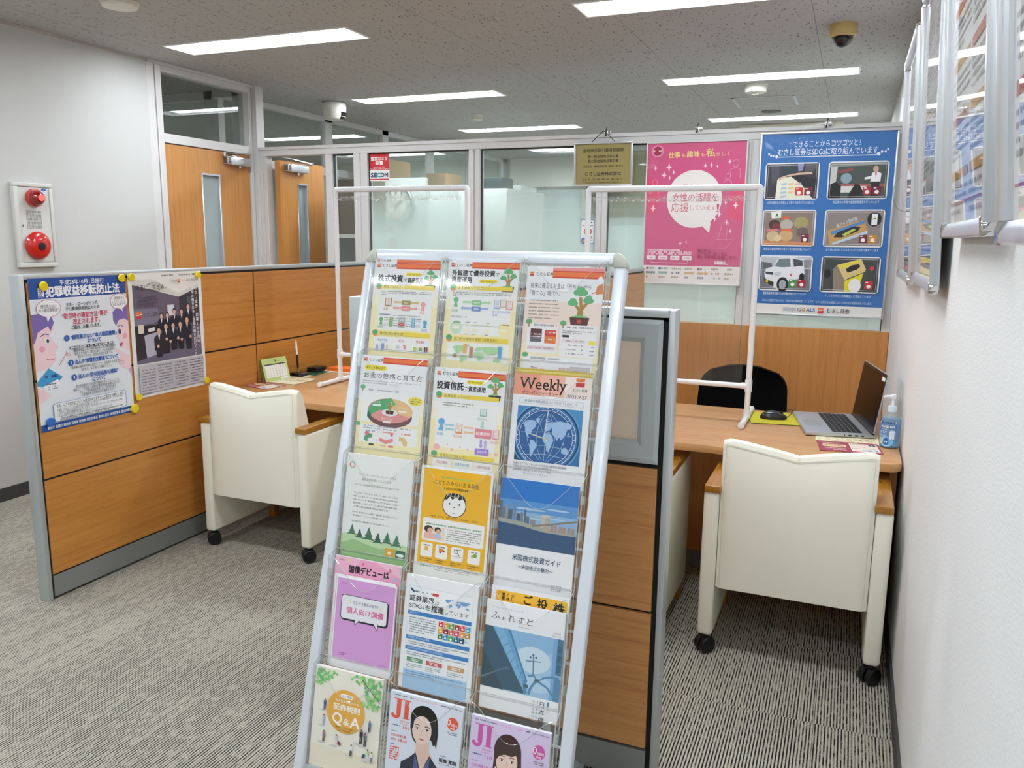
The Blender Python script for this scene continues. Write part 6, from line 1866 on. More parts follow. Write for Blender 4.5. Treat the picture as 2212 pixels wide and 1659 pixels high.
page(2, 1, b_books, 'leaflet', 'bright yellow leaflet with a drawn child face', 'leaflet', 0.010)
page(2, 2, b_usa, 'booklet', 'white booklet with a photo of a blue bay and bridge', 'booklet', 0.014)
page(3, 0, b_pinkback, 'booklet', 'pink booklet standing at the back of the fourth row left pocket', 'booklet', 0.002, -0.002, 0.014, PGW, PGH, 0.003)
page(3, 0, lambda P: P.rr(3, 3, 97, 139, 2, 'eab0d4'), 'booklet', 'pink booklet between two others in the fourth row left pocket', 'booklet', 0.046, 0.006, 0.0185, 0.172, 0.224, 0.003)
page(3, 0, b_bondpink, 'booklet', 'lilac pink comic booklet with a speech bubble, foremost in its pocket', 'booklet', 0.050, 0.0165, 0.023, 0.170, 0.222, 0.004)
page(3, 1, b_sdgs, 'leaflet', 'white and blue leaflet with a grid of coloured squares', 'leaflet', 0.012, thick=0.008)
page(3, 2, b_yellowback, 'leaflet', 'white leaflet with an orange panel behind the blue sky magazine', 'leaflet', 0.004, 0.003, 0.014, thick=0.003)
page(3, 2, b_forestmag, 'magazine', 'magazine cover with a steel blue sky and curved arches', 'magazine', 0.036, 0.0, 0.022, PGW, 0.245, 0.006)
page(4, 0, b_qa, 'booklet', 'cream booklet with an orange disc and green leaves, bottom row left pocket', 'booklet', 0.006, thick=0.010, paper='f1ece0')
page(4, 1, lambda P: b_mag(P, 'ea5a40', 'dfe5f3', '109', '企業13社', '飯島 寛騎', False), 'magazine', 'pale blue magazine showing a dark haired man, bottom row middle pocket', 'magazine', 0.022, thick=0.010)
page(4, 2, lambda P: b_mag(P, 'd25aae', 'dccdee', '110', '企業9社!', None, True), 'magazine', 'lilac magazine showing a smiling long haired woman, bottom row right pocket', 'magazine', 0.030, thick=0.010)

# ------------------------------------------------------------------ papers pinned to the long divider
def b_notice(P):
    H = P.H
    B = '1d4f9e'
    P.rect(0, 0, 100, H * 0.133, B).rect(0, H * 0.952, 100, H, B)
    P.txt('平成28年10月1日施行', 53, H * 0.033, 5, 'f2f5fb', 'c', w=46, b=0.012)
    P.rect(8.5, H * 0.062, 14, H * 0.122, 'f2f5fb').txt('改', 11.2, H * 0.078, 4.6, B, 'c', b=0.02).txt('正', 11.2, H * 0.106, 4.6, B, 'c', b=0.02)
    P.txt('犯罪収益移転防止法', 15.5, H * 0.09, 9.6, 'f8fafd', w=77, b=0.04)
    # drawn faces at the left and right edges
    sk, ol = 'f3d6dd', 'c08aa8'
    P.poly([(0, H * .27), (14, H * .25), (21, H * .29), (20, H * .34), (16, H * .36), (18, H * .40), (24, H * .455), (19.5, H * .475), (20.5, H * .53), (14, H * .58), (0, H * .6)], sk)
    P.poly([(0, H * .23), (10, H * .225), (19, H * .25), (21, H * .29), (17, H * .345), (15, H * .31), (5, H * .345), (2, H * .40), (0, H * .42)], '7d6bb2')
    P.ell(13, H * .405, 2.2, H * .018, 'f6f6fa').ell(13.6, H * .406, 1.3, H * .014, '4a4270', 14).line([(7, H * .372), (11, H * .358), (15, H * .366)], 0.8, '5c4a90').ell(7.5, H * .455, 2.8, H * .02, 'f0a9bb', 16).line([(11, H * .525), (15, H * .533), (19, H * .528)], 0.6, 'd0507c')
    P.poly([(100, H * .27), (90, H * .25), (84, H * .28), (84, H * .33), (88, H * .37), (85, H * .44), (89, H * .455), (88, H * .49), (93, H * .53), (100, H * .54)], sk)
    P.poly([(100, H * .20), (90, H * .215), (83, H * .26), (83, H * .32), (86, H * .355), (89, H * .32), (95, H * .31), (100, H * .33)], '7d6bb2')
    P.ell(89.4, H * .40, 1.6, H * .02, '4a4270', 14).line([(87, H * .365), (91, H * .355), (94, H * .37)], 0.7, '5c4a90').ell(95, H * .435, 2.6, H * .02, 'f0a9bb', 16).poly([(88, H * .485), (92, H * .48), (91, H * .505), (89, H * .51)], 'c8407c')
    P.line([(83, H * .525), (92, H * .565)], 3.4, sk).poly([(85, H * .585), (92, H * .56), (100, H * .58), (100, H * .68), (92, H * .67), (86, H * .63)], sk).poly([(96, H * .68), (100, H * .665), (100, H * .74)], 'c9a6d6')
    for k in range(3):
        P.line([(85.5 + k, H * (.595 + k * .018)), (92, H * (.60 + k * .016))], 0.4, ol)
    P.poly([(12, H * .585), (25, H * .655), (14, H * .72), (0, H * .69), (0, H * .665)], '3f9bd3').greek(8, 20, H * .64, 3, '1c4f86').poly([(5, H * .70), (20, H * .665), (22, H * .70), (8, H * .745)], 'f4f6fa').greek(8, 18, H * .69, 1.6, '5a6a90').greek(9, 19, H * .708, 1.2, '9aa6bc').greek(10, 19, H * .722, 1.2, '9aa6bc')
    P.poly([(0, H * .71), (6, H * .72), (12, H * .77), (4, H * .80), (0, H * .81)], sk)
    for (cx, cy, rx, ry) in ((17, .195, 11.5, .054), (91, .185, 9.5, .052)):
        P.ell(cx, H * cy, rx + 0.5, H * ry + 0.5, 'cf7f9c', 32)
        P.ell(cx, H * cy, rx, H * ry, 'f6f7fb', 32)
    P.poly([(14, H * .24), (19, H * .242), (15, H * .285)], 'f6f7fb').poly([(91, H * .232), (94, H * .23), (94.4, H * .26)], 'f6f7fb')
    P.txt('顔写真のない', 17, H * .183, 3.6, '2a2f3c', 'c', w=15).txt('本人確認書類は？', 17, H * .208, 3.6, '2a2f3c', 'c', w=19)
    P.txt('2種類提示を', 91, H * .162, 3, '2a2f3c', 'c', w=12).txt('してもらうなどの', 91, H * .184, 3, '2a2f3c', 'c', w=15).txt('対応が必要です！', 91, H * .206, 3, '2a2f3c', 'c', w=15)
    P.txt('マネー・ローンダリング、', 51, H * .182, 3.8, '20242c', 'c', w=33, b=0.012).txt('テロ資金供与防止のため', 51, H * .21, 3.8, '20242c', 'c', w=35, b=0.012)
    P.txt('“取引時の確認方法”等が', 53, H * .257, 5.6, 'd23a62', 'c', w=48, b=0.016).txt('改正されます。', 54, H * .298, 5.6, 'd23a62', 'c', w=28, b=0.016)
    P.txt('ご協力、お願いします。', 53, H * .336, 4, '20242c', 'c', w=31, b=0.014)
    for n, y, t, t2, x0, w in (('1', .402, '“顔写真のない”本人確認書類」', 'について', 36, 49), ('2', .57, '法人の“実質的支配者”について', None, 38, 47), ('3', .672, '法人の“取引担当者の確認”', 'について', 40, 44)):
        P.ell(x0 - 4, H * y, 2.8, 2.8, '2a5fb0').txt(n, x0 - 4, H * y, 4, 'f4f6fb', 'c', b=0.02)
        P.txt(t, x0, H * y, 4.6, '2a5fb0', w=w, b=0.03)
        if t2:
            P.txt(t2, x0 + w / 2, H * (y + .034), 4.6, '2a5fb0', 'c', w=14, b=0.03)
    for k in range(4):
        P.rect(34 + k * 12, H * .462, 44.5 + k * 12, H * .478, '3a4252').greek(34.8 + k * 12, 44 + k * 12, H * .470, 1.6, 'e8ecf4')
    for t, x, y, w in (('「健康保険証」等の顔写真のない本人確認書類を', 60, .492, 46), ('使用する場合は、提示に加え、その他の書類の', 60, .514, 44), ('提示を行うなど、追加の対応が必要です。', 60, .536, 38), ('“議決権の保有その他の手段”により、当該法人を支配する', 60, .604, 54), ('「自然人」まで遡って確認します。', 60, .627, 33),
                       ('取引担当者が“正当な取引権限を持っていること”の', 60, .736, 47), ('確認に、「社員証」は使えず委任状等が必要になります。', 60, .757, 52), ('また、「登記事項証明書」は、取引担当者が', 60, .778, 40), ('“代表権を有する場合のみ”使用できます。', 60, .799, 38)):
        P.txt(t, x, H * y, 2.9, '30353f', 'c', w=w)
    P.line([(30, H * .49), (30, H * .515), (34, H * .52), (33, H * .50), (29, H * .51), (22, H * .575)], 0.5, 'd0507c')
    P.rr(12.5, H * .822, 90.5, H * .945, 3, '5a7fb4').rr(13, H * .824, 90, H * .943, 2.8, 'eef2f8')
    P.txt('また、以下の取引についても改正がありますのでご協力をお願いします。', 16, H * .842, 3, '20242c', w=72, b=0.01)
    for k, (t, w) in enumerate((('・マネー・ローンダリングの疑いがあると認められる取引その他の顧客管理を行う上で特別の注意', 70), ('　を要する取引についても取引時確認が必要となります。', 42), ('・1回当たりの取引の金額を減少させるために、取引を分割したことが一見して明らかである場合', 70), ('　についても取引時確認が必要となります。', 34), ('・外国の重要な公的地位にある者等との取引がハイリスク取引に追加されます。', 58))):
        P.txt(t, 16, H * (.859 + k * .0135), 2.1, '4a505c', w=w)
    P.greek(18, 86, H * .928, 1.4, '8a909c').greek(18, 70, H * .937, 1.2, '8a909c')
    P.txt('警察庁 金融庁 総務省 法務省 財務省 厚生労働省 農林水産省 経済産業省 国土交通省', 50, H * .976, 3, 'f2f5fb', 'c', w=90, b=0.014)
X2 = -2.9145
PN = Print(0.456, 0.607, 'e7edf5', 0.0008, eps=4e-5)
b_notice(PN)
PN.build('notice_poster', INKG, frame((X2, 2.184, 1.308), (0, 1, 0), (0, 0, 1)), 'blue and white notice with drawn faces pinned to the long divider', 'poster')
def b_news(P):
    H = P.H
    P.greek(44, 60, H * .027, 2, '8a8a90').greek(68, 86, H * .027, 1.6, 'a0a0a6').rect(87, H * .02, 91, H * .032, '3a3a40')
    P.rect(5, H * .05, 95, H * .725, '6a6478')
    P.poly([(5, H * .05), (95, H * .05), (95, H * .14), (66, H * .21), (5, H * .09)], 'dcdad6').poly([(30, H * .05), (95, H * .05), (95, H * .11), (66, H * .18)], 'ecebe6').poly([(5, H * .09), (66, H * .21), (66, H * .40), (5, H * .42)], '6f6377')
    for k in range(18):
        P.line([(6 + k * 3.4, H * (.095 + k * .0066)), (6 + k * 3.4, H * .41)], 0.4, '5c5064')
    P.poly([(66, H * .21), (95, H * .15), (95, H * .46), (66, H * .42)], '3c3842').rect(77, H * .21, 86, H * .45, '57535f').poly([(5, H * .28), (36, H * .29), (38, H * .40), (5, H * .415)], '7d7a90')
    logo(P, 7, H * .305, 7, False)
    P.txt('むさし証券', 17, H * .335, 5, '4a4658', w=19, b=0.01)
    P.rect(5, H * .42, 36, H * .50, '22202a').poly([(16, H * .50), (36, H * .48), (36, H * .68), (18, H * .70)], 'b9b6c6').rect(9, H * .41, 16, H * .48, 'dcd6c0').poly([(21, H * .45), (30, H * .44), (31, H * .47), (22, H * .475)], 'e4e2e6').poly([(5, H * .5), (16, H * .5), (18, H * .71), (5, H * .70)], '2a2832')
    P.rect(49, H * .27, 58, H * .36, 'dcdee4').poly([(5, H * .70), (50, H * .64), (95, H * .62), (95, H * .725), (5, H * .725)], '6d6880')
    def person(x, y, s, top='1d2030', face='d9b09c', shirt=True):
        P.poly([(x - 5 * s, y + 16 * s), (x - 5.4 * s, y + 6 * s), (x - 2.4 * s, y + 3 * s), (x + 2.4 * s, y + 3 * s), (x + 5.4 * s, y + 6 * s), (x + 5 * s, y + 16 * s)], top)
        if shirt:
            P.poly([(x - 1.2 * s, y + 3 * s), (x + 1.2 * s, y + 3 * s), (x, y + 8 * s)], 'e8e4ea')
        P.ell(x, y - 0.4 * s, 2.6 * s, 3.2 * s, '1a1618', 18).ell(x, y + 0.4 * s, 2.1 * s, 2.6 * s, face, 18)
    for a in ((40, H * .355, 1.0), (48, H * .355, 1.0), (58, H * .33, 1.05), (68, H * .335, 1.0), (78, H * .30, 1.1)):
        person(*a)
    for a in ((45, H * .445, 1.15), (55, H * .445, 1.1), (65, H * .44, 1.1), (75, H * .41, 1.2), (35, H * .475, 1.25)):
        person(*a)
    for x, y0, y1 in ((34, .58, .69), (41, .60, .67), (45, .58, .67), (55, .58, .65), (65, .58, .65), (76, .58, .66)):
        P.poly([(x - 4, H * (y0 - .03)), (x + 4.6, H * (y0 - .03)), (x + 4, H * y1), (x - 3, H * y1)], '1b1d2a')
    for x, y in ((33, .60), (45, .55), (50, .575), (61, .555), (66, .57), (79, .555)):
        P.ell(x, H * y, 1.7, 1.7, 'd9b09c', 12)
    P.vtxt('むさし証券・創業100周年！', 90, H * .145, 4.4, 'f4f2f4', 4.9, b=0.012)
    P.vtxt('運用の種をまき、信頼の輪を広げていきたい', 84.5, H * .145, 4.0, 'f4f2f4', 4.25, b=0.012)
    P.txt('埼玉に、生きる。', 7, H * .115, 5.6, '3c3a42', w=40, b=0.004).line([(22, H * .095), (28, H * .08), (38, H * .085), (42, H * .12), (36, H * .15), (24, H * .13)], 0.6, '3c3a42')
    P.txt('109', 55, H * .072, 4, 'a6a4aa', w=8)
    logo(P, 63.5, H * .062, 3.4, False)
    P.txt('むさし証券×埼玉新聞', 69, H * .073, 2.6, '5a585e', w=24)
    P.para(10, 34, H * .19, 4, 3, 1.5, '55506a', 0.8)
    P.rect(5, H * .735, 95, H * .965, 'c3c1ca')
    for k in range(4):
        P.para(7 + k * 22.4, 26 + k * 22.4, H * .755 + (0 if k else 3), 9, 3, 1.4, '7d7b86', 0.7)
PE = Print(0.437, 0.558, 'ecece8', 0.0006, eps=4e-5)
b_news(PE)
PE.build('newspaper_page', INK, frame((X2, 2.653, 1.311), (0, 1, 0), (0, 0.0, 1)), 'newspaper page with a group photo pinned to the long divider', 'newspaper')
YEL = pm('yellow_magnet_plastic', 'ecd00a', 0.35, var=0.02)
BLU = pm('blue_magnet_plastic', '2f6cc4', 0.35, var=0.02)
mags = [(2.243, 1.277, 'yellow round magnet on the upper left of the blue notice', 0.0185), (2.617, 1.294, 'yellow round magnet on the upper right corner of the blue notice', 0.0175), (2.668, 1.296, 'yellow round magnet on the upper left of the newspaper page', 0.0165), (3.066, 1.291, 'yellow round magnet on the upper right of the newspaper page', 0.0165),
        (2.664, 0.762, 'yellow round magnet at the lower left corner of the newspaper page', 0.0165), (2.637, 0.715, 'yellow round magnet at the lower right corner of the blue notice', 0.021), (3.083, 0.773, 'yellow round magnet at the lower right of the newspaper by the armchair', 0.0165), (2.222, 0.738, 'blue round magnet at the lower left of the blue notice', 0.0185)]
for (y, z, lb, r) in mags:
    o = MB().lathe([(r * 0.9, 0), (r, 0.002), (r, 0.007), (r * 0.85, 0.010), (r * 0.2, 0.0105)], (0, 0, 0), 'x', 24).build('magnet', BLU if lb.startswith('blue') else YEL, loc=(X2 + 0.004, y, z), world=False)
    tag(o, lb, 'magnet', 'magnets on the long divider')

# ------------------------------------------------------------------ framed posters hung on the back screen
YP = 5.15
def hung_frame(label, x0, z0, x1, z1, bar, fn, lean=0.0, mat=SILVER, name='poster_frame', print_mat=INKG):
    t = thing(name, label, 'poster frame' if name == 'poster_frame' else 'sign', (0, 0, 0))
    t.matrix_world = frame((x0, YP - lean, z1), (1, 0, 0), (0, -lean, z1 - z0))
    W, L, d = x1 - x0, z1 - z0, 0.014
    for (a, b, c, e, nm) in ((0, 0, W, -bar, 'frame_bar'), (0, -L + bar, W, -L, 'frame_bar'), (0, -bar, bar, -L + bar, 'frame_bar'), (W - bar, -bar, W, -L + bar, 'frame_bar')):
        MB().box(a, b, 0, c, e, d).build(nm, mat, t, world=False, bevel=0.003)
    MB().box(0.003, -L + 0.003, 0.0005, W - 0.003, -0.003, 0.004).build('backing_board', pm('board_grey', '77797a', 0.7), t, world=False, smooth=False)
    P = Print(W - 2 * bar + 0.004, L - 2 * bar + 0.004, 'ecebe6', 0.0005, eps=5e-5)
    fn(P)
    P.build('poster_print', print_mat, Matrix.Translation((bar - 0.002, -bar + 0.002, 0.0045)), parent=t)
    rows = []
    for j in range(2):
        rows.append([(bar - 0.001 + (W - 2 * bar + 0.002) * i, -bar + 0.001 - (L - 2 * bar + 0.002) * j, 0.0125) for i in (0, 1)])
    MB().grid(rows).build('cover_sheet', COVER, t, world=False, smooth=False)
    return t
def photo_box(P, x0, y0, x1, y1, fn, icons):
    P.rr(x0 - 1, y0 - 1, x1 + 1, y1 + 1, 2.6, 'e8edf2').rr(x0, y0, x1, y1, 2, '3c3e44')
    fn(lambda a, b: (x0 + (x1 - x0) * a / 100, y0 + (y1 - y0) * b / 100))
    for k, c in enumerate(icons):
        a = x1 - 2.5 - 7 * (len(icons) - k)
        P.rect(a, y1 - 8.6, a + 6, y1 - 2.4, c).rect(a + 0.6, y1 - 8, a + 2.6, y1 - 7.2, 'f2f2f2').ell(a + 3, y1 - 4.6, 1.6, 1.5, 'f2f2f2', 10)
    P.line([(x0 + 1.2, y0 + 1.2), (x1 - 1.2, y0 + 1.2), (x1 - 1.2, y1 - 1.2), (x0 + 1.2, y1 - 1.2)], 0.3, 'dcdfe2', True)
def b_blue(P):
    H = P.H
    P.rect(0, 0, 100, H * 0.945, '2f6fb4')
    P.txt('できることからコツコツと！', 49, H * .058, 5.6, 'e9f1f8', 'c', w=50).txt('むさし証券はSDGsに取り組んでいます', 50, H * .1, 6, 'e9f1f8', 'c', w=74, b=0.008)
    P.line([(13, H * .125), (86, H * .125)], 0.6, 'e9f1f8')
    for x, y, r in ((12, .122, 1.2), (9.4, .117, 0.8), (7.6, .117, 0.8), (6, .107, 0.8), (87.5, .12, 1.4), (89.8, .109, 0.9), (92.4, .109, 0.8), (94, .098, 0.8)):
        P.ell(x, H * y, r, r, 'e9f1f8', 12)
    A, B = (5, 44.5), (53, 95)
    R1, R2, R3 = (H * .163, H * .352), (H * .42, H * .61), (H * .675, H * .862)
    def ph1(q):
        P.poly([q(0, 0), q(100, 0), q(100, 100), q(0, 100)], '3b3a42').poly([q(22, 42), q(50, 36), q(70, 60), q(92, 100), q(20, 100)], 'e8ead6').poly([q(48, 36), q(60, 30), q(98, 44), q(98, 82), q(70, 60)], '26262c')
        P.poly([q(8, 0), q(24, 0), q(26, 40), q(12, 60)], '50505c').poly([q(30, 0), q(55, 0), q(52, 34), q(36, 36)], '2d4048').poly([q(60, 0), q(72, 0), q(70, 20), q(62, 22)], '8a94c0').poly([q(76, 0), q(99, 0), q(92, 22), q(74, 24)], '5a5a60')
        P.poly([q(26, 48), q(40, 36), q(60, 32), q(90, 30), q(88, 24), q(62, 26), q(40, 32), q(24, 40)], 'dcb69c')
        for k in range(10):
            a, b = 30 + (k % 3) * 14, 56 + (k // 3) * 12
            P.poly([q(a, b), q(a + 11, b - 2), q(a + 11, b + 4), q(a, b + 6)], ['a8c4e0', 'e8c890', 'e0b4bc'][k % 3])
    def ph2(q):
        P.poly([q(0, 0), q(100, 0), q(100, 100), q(0, 100)], '46524e').poly([q(0, 0), q(100, 0), q(100, 8), q(0, 12)], '8a8f8c').poly([q(2, 10), q(14, 10), q(12, 62), q(2, 62)], 'c9cac6').poly([q(14, 60), q(98, 60), q(98, 68), q(14, 66)], 'a45a52').poly([q(18, 66), q(66, 66), q(62, 84), q(16, 84)], 'd9dad6').poly([q(14, 22), q(40, 16), q(42, 22), q(18, 30)], '9a4a48').ell(*q(30, 44), 4, 4, '8fa6b4')
        P.poly([q(0, 62), q(12, 54), q(22, 64), q(22, 100), q(0, 100)], '17181c').poly([q(34, 100), q(38, 84), q(46, 60), q(54, 62), q(62, 84), q(66, 100)], '17181c').poly([q(74, 52), q(88, 52), q(88, 96), q(74, 96)], '1c1e22')
        P.poly([q(72, 54), q(74, 30), q(82, 26), q(90, 32), q(89, 54)], 'f0f0f4').poly([q(62, 42), q(74, 38), q(74, 46), q(62, 48)], 'f0f0f4').ell(*q(80, 19), 2, 2.4, 'd2a68c', 14).poly([q(79, 28), q(82, 28), q(81, 46)], 'b0343c')
    def ph3(q):
        P.poly([q(0, 0), q(100, 0), q(100, 100), q(0, 100)], '8a7a70').poly([q(0, 86), q(100, 90), q(100, 100), q(0, 100)], 'c98a56').poly([q(14, 2), q(34, 0), q(34, 20), q(16, 22)], 'eef0ea').poly([q(22, 16), q(26, 6), q(30, 16)], '3f7a54')
        for a, b, r, c in ((22, 40, 4.6, '4a3430'), (26, 46, 3.4, '7a3438'), (46, 40, 5, 'b9b0a6'), (74, 34, 5.6, 'a59a66'), (20, 74, 5, 'cdb58e'), (46, 72, 5.4, 'c9a878'), (78, 62, 4.6, '6a5e5a'), (30, 80, 3, 'dcc7a0')):
            P.ell(*q(a, b), r, r * 0.85, c, 18)
        P.poly([q(36, 18), q(50, 16), q(52, 22), q(38, 24)], 'e4622c').poly([q(36, 52), q(60, 54), q(58, 60), q(36, 58)], 'e46a38').poly([q(6, 54), q(30, 52), q(30, 58), q(8, 60)], 'd8788a')
    def ph4(q):
        P.poly([q(0, 0), q(100, 0), q(100, 100), q(0, 100)], '8d8480').poly([q(4, 56), q(66, 24), q(76, 60), q(16, 98), q(10, 98)], 'c79a58').poly([q(10, 60), q(68, 26), q(70, 34), q(12, 70)], '4f86c2').poly([q(14, 92), q(74, 56), q(75, 64), q(16, 98)], 'bcd0e4').poly([q(16, 76), q(22, 62), q(50, 44), q(62, 46), q(58, 58), q(30, 76)], '23262c').poly([q(30, 68), q(50, 50), q(54, 54), q(36, 72)], 'b9c85a')
        P.ell(*q(85, 24), 5.2, 5.6, '161618', 24).poly([q(80, 8), q(90, 8), q(90, 40), q(80, 40)], 'eef0f2').poly([q(82, 22), q(88, 20), q(88, 23), q(82, 25)], '8a6a3a').txt('紙パック回収箱', q(20, 44)[0], q(20, 44)[1], 3, 'e2ecf6', w=16, rot=-23)
    def ph5(q):
        P.poly([q(0, 0), q(100, 0), q(100, 100), q(0, 100)], '70747c').poly([q(0, 0), q(100, 0), q(100, 36), q(0, 40)], 'b9c0c8').poly([q(0, 16), q(22, 20), q(24, 36), q(0, 40)], '5c6068').poly([q(82, 10), q(100, 8), q(100, 30), q(84, 34)], '8a8e92')
        P.poly([q(8, 48), q(12, 36), q(26, 30), q(34, 4), q(60, 0), q(84, 6), q(88, 50), q(84, 62), q(52, 78), q(50, 96), q(38, 100), q(12, 82)], 'e6e9ee').poly([q(28, 30), q(36, 7), q(58, 4), q(60, 30), q(44, 32)], '6f8088').poly([q(64, 6), q(82, 10), q(84, 26), q(66, 30)], '4a5258').line([q(62, 4), q(63, 60)], 0.4, 'b4bac2')
        P.poly([q(10, 46), q(26, 48), q(26, 56), q(11, 53)], '3c4048').poly([q(28, 48), q(42, 48), q(40, 60), q(28, 58)], 'c3ccd4').poly([q(8, 66), q(28, 78), q(28, 92), q(10, 80)], '2a2c30').rect(*q(12, 70), *q(17, 79), 'e0b422').ell(*q(46, 84), 4.6, 6, '1c1d20', 22).ell(*q(46, 84), 2.8, 3.8, 'a9adb2', 18).ell(*q(83, 60), 2, 3.2, '1c1d20', 16).rect(*q(60, 52), *q(63, 58), 'd8483a')
    def ph6(q):
        P.poly([q(0, 0), q(100, 0), q(100, 100), q(0, 100)], '3f4644').ell(*q(10, 48), 2.6, 3.6, '15181a', 18).ell(*q(88, 30), 1.8, 1.8, 'd03c48', 12).poly([q(20, 34), q(26, 22), q(44, 60), q(44, 100), q(22, 100)], '8f8272').poly([q(26, 22), q(68, 2), q(78, 34), q(42, 66)], 'ddc48a').poly([q(28, 24), q(64, 5), q(66, 11), q(32, 34)], 'e6d63a').poly([q(40, 56), q(76, 30), q(77, 40), q(42, 64)], 'd9c67c').poly([q(42, 34), q(52, 22), q(64, 18), q(68, 24), q(62, 34), q(46, 44)], '1f1a20').poly([q(42, 68), q(74, 44), q(66, 100), q(42, 100)], 'e2d61c').ell(*q(60, 82), 4.6, 5.6, 'f0f0ee', 24)
    photo_box(P, A[0], R1[0], A[1], R1[1], ph1, ('d8342c', '7a1a36'))
    photo_box(P, B[0], R1[0], B[1], R1[1], ph2, ('b01f38', '7a1a36'))
    photo_box(P, A[0], R2[0], A[1], R2[1], ph3, ('7a1a36',))
    photo_box(P, B[0], R2[0], B[1], R2[1], ph4, ('7a1a36', 'd3942a'))
    photo_box(P, A[0], R3[0], A[1], R3[1], ph5, ('3f9a48', 'b01f38'))
    photo_box(P, B[0], R3[0], B[1], R3[1], ph6, ('cf2634',))
    for t, x, y, w in (('女性社員有志の提案により働き方改革が行われました', 25, .374, 36), ('埼玉県内の学校で金融教育授業を行っています', 74, .374, 34), ('贈答品に福祉作業所の菓子と切り絵を利用しています', 25, .633, 37), ('切り絵の原料となる牛乳パックを社内で集めています', 74, .633, 39), ('福祉施設教育活動や文化活動支援を行っています', 25, .884, 34), ('「こどものみらい古本募金」に参加しています', 74, .887, 34)):
        P.txt(t, x, H * y, 2.4, 'dfeaf4', 'c', w=w)
    P.txt('SDGsとは国連で決められた「持続可能な開発目標」のことです。むさし証券はSDGs達成に向けてさまざまな取組みを行っています。', 50, H * .925, 2.3, 'd3e2f0', 'c', w=84)
    P.txt('SUSTAINABLE', 25, H * .966, 2, '4a6fae', w=10).txt('DEVELOPMENT', 25, H * .977, 2, '4a6fae', w=10).txt('G', 36, H * .972, 3.8, '2f5a9e', w=3).ring(41, H * .972, 1.1, 0.6, 'd08a3a', 16).txt('ALS', 43.2, H * .972, 3.8, '2f5a9e', w=6.6, b=0.02)
    logo(P, 52, H * .958, 4.4, False)
    P.txt('むさし証券', 59, H * .972, 4, '2a2e36', w=17, b=0.01)
BLUEP = hung_frame('large blue poster with six framed photos on the back screen', -0.552, 1.043, 0.189, 2.104, 0.011, b_blue, 0.012)
def star(P, x, y, r, c='f6dfe8'):
    P.poly([(x, y - r), (x + r * .2, y - r * .2), (x + r * .7, y), (x + r * .2, y + r * .2), (x, y + r), (x - r * .2, y + r * .2), (x - r * .7, y), (x - r * .2, y - r * .2)], c)
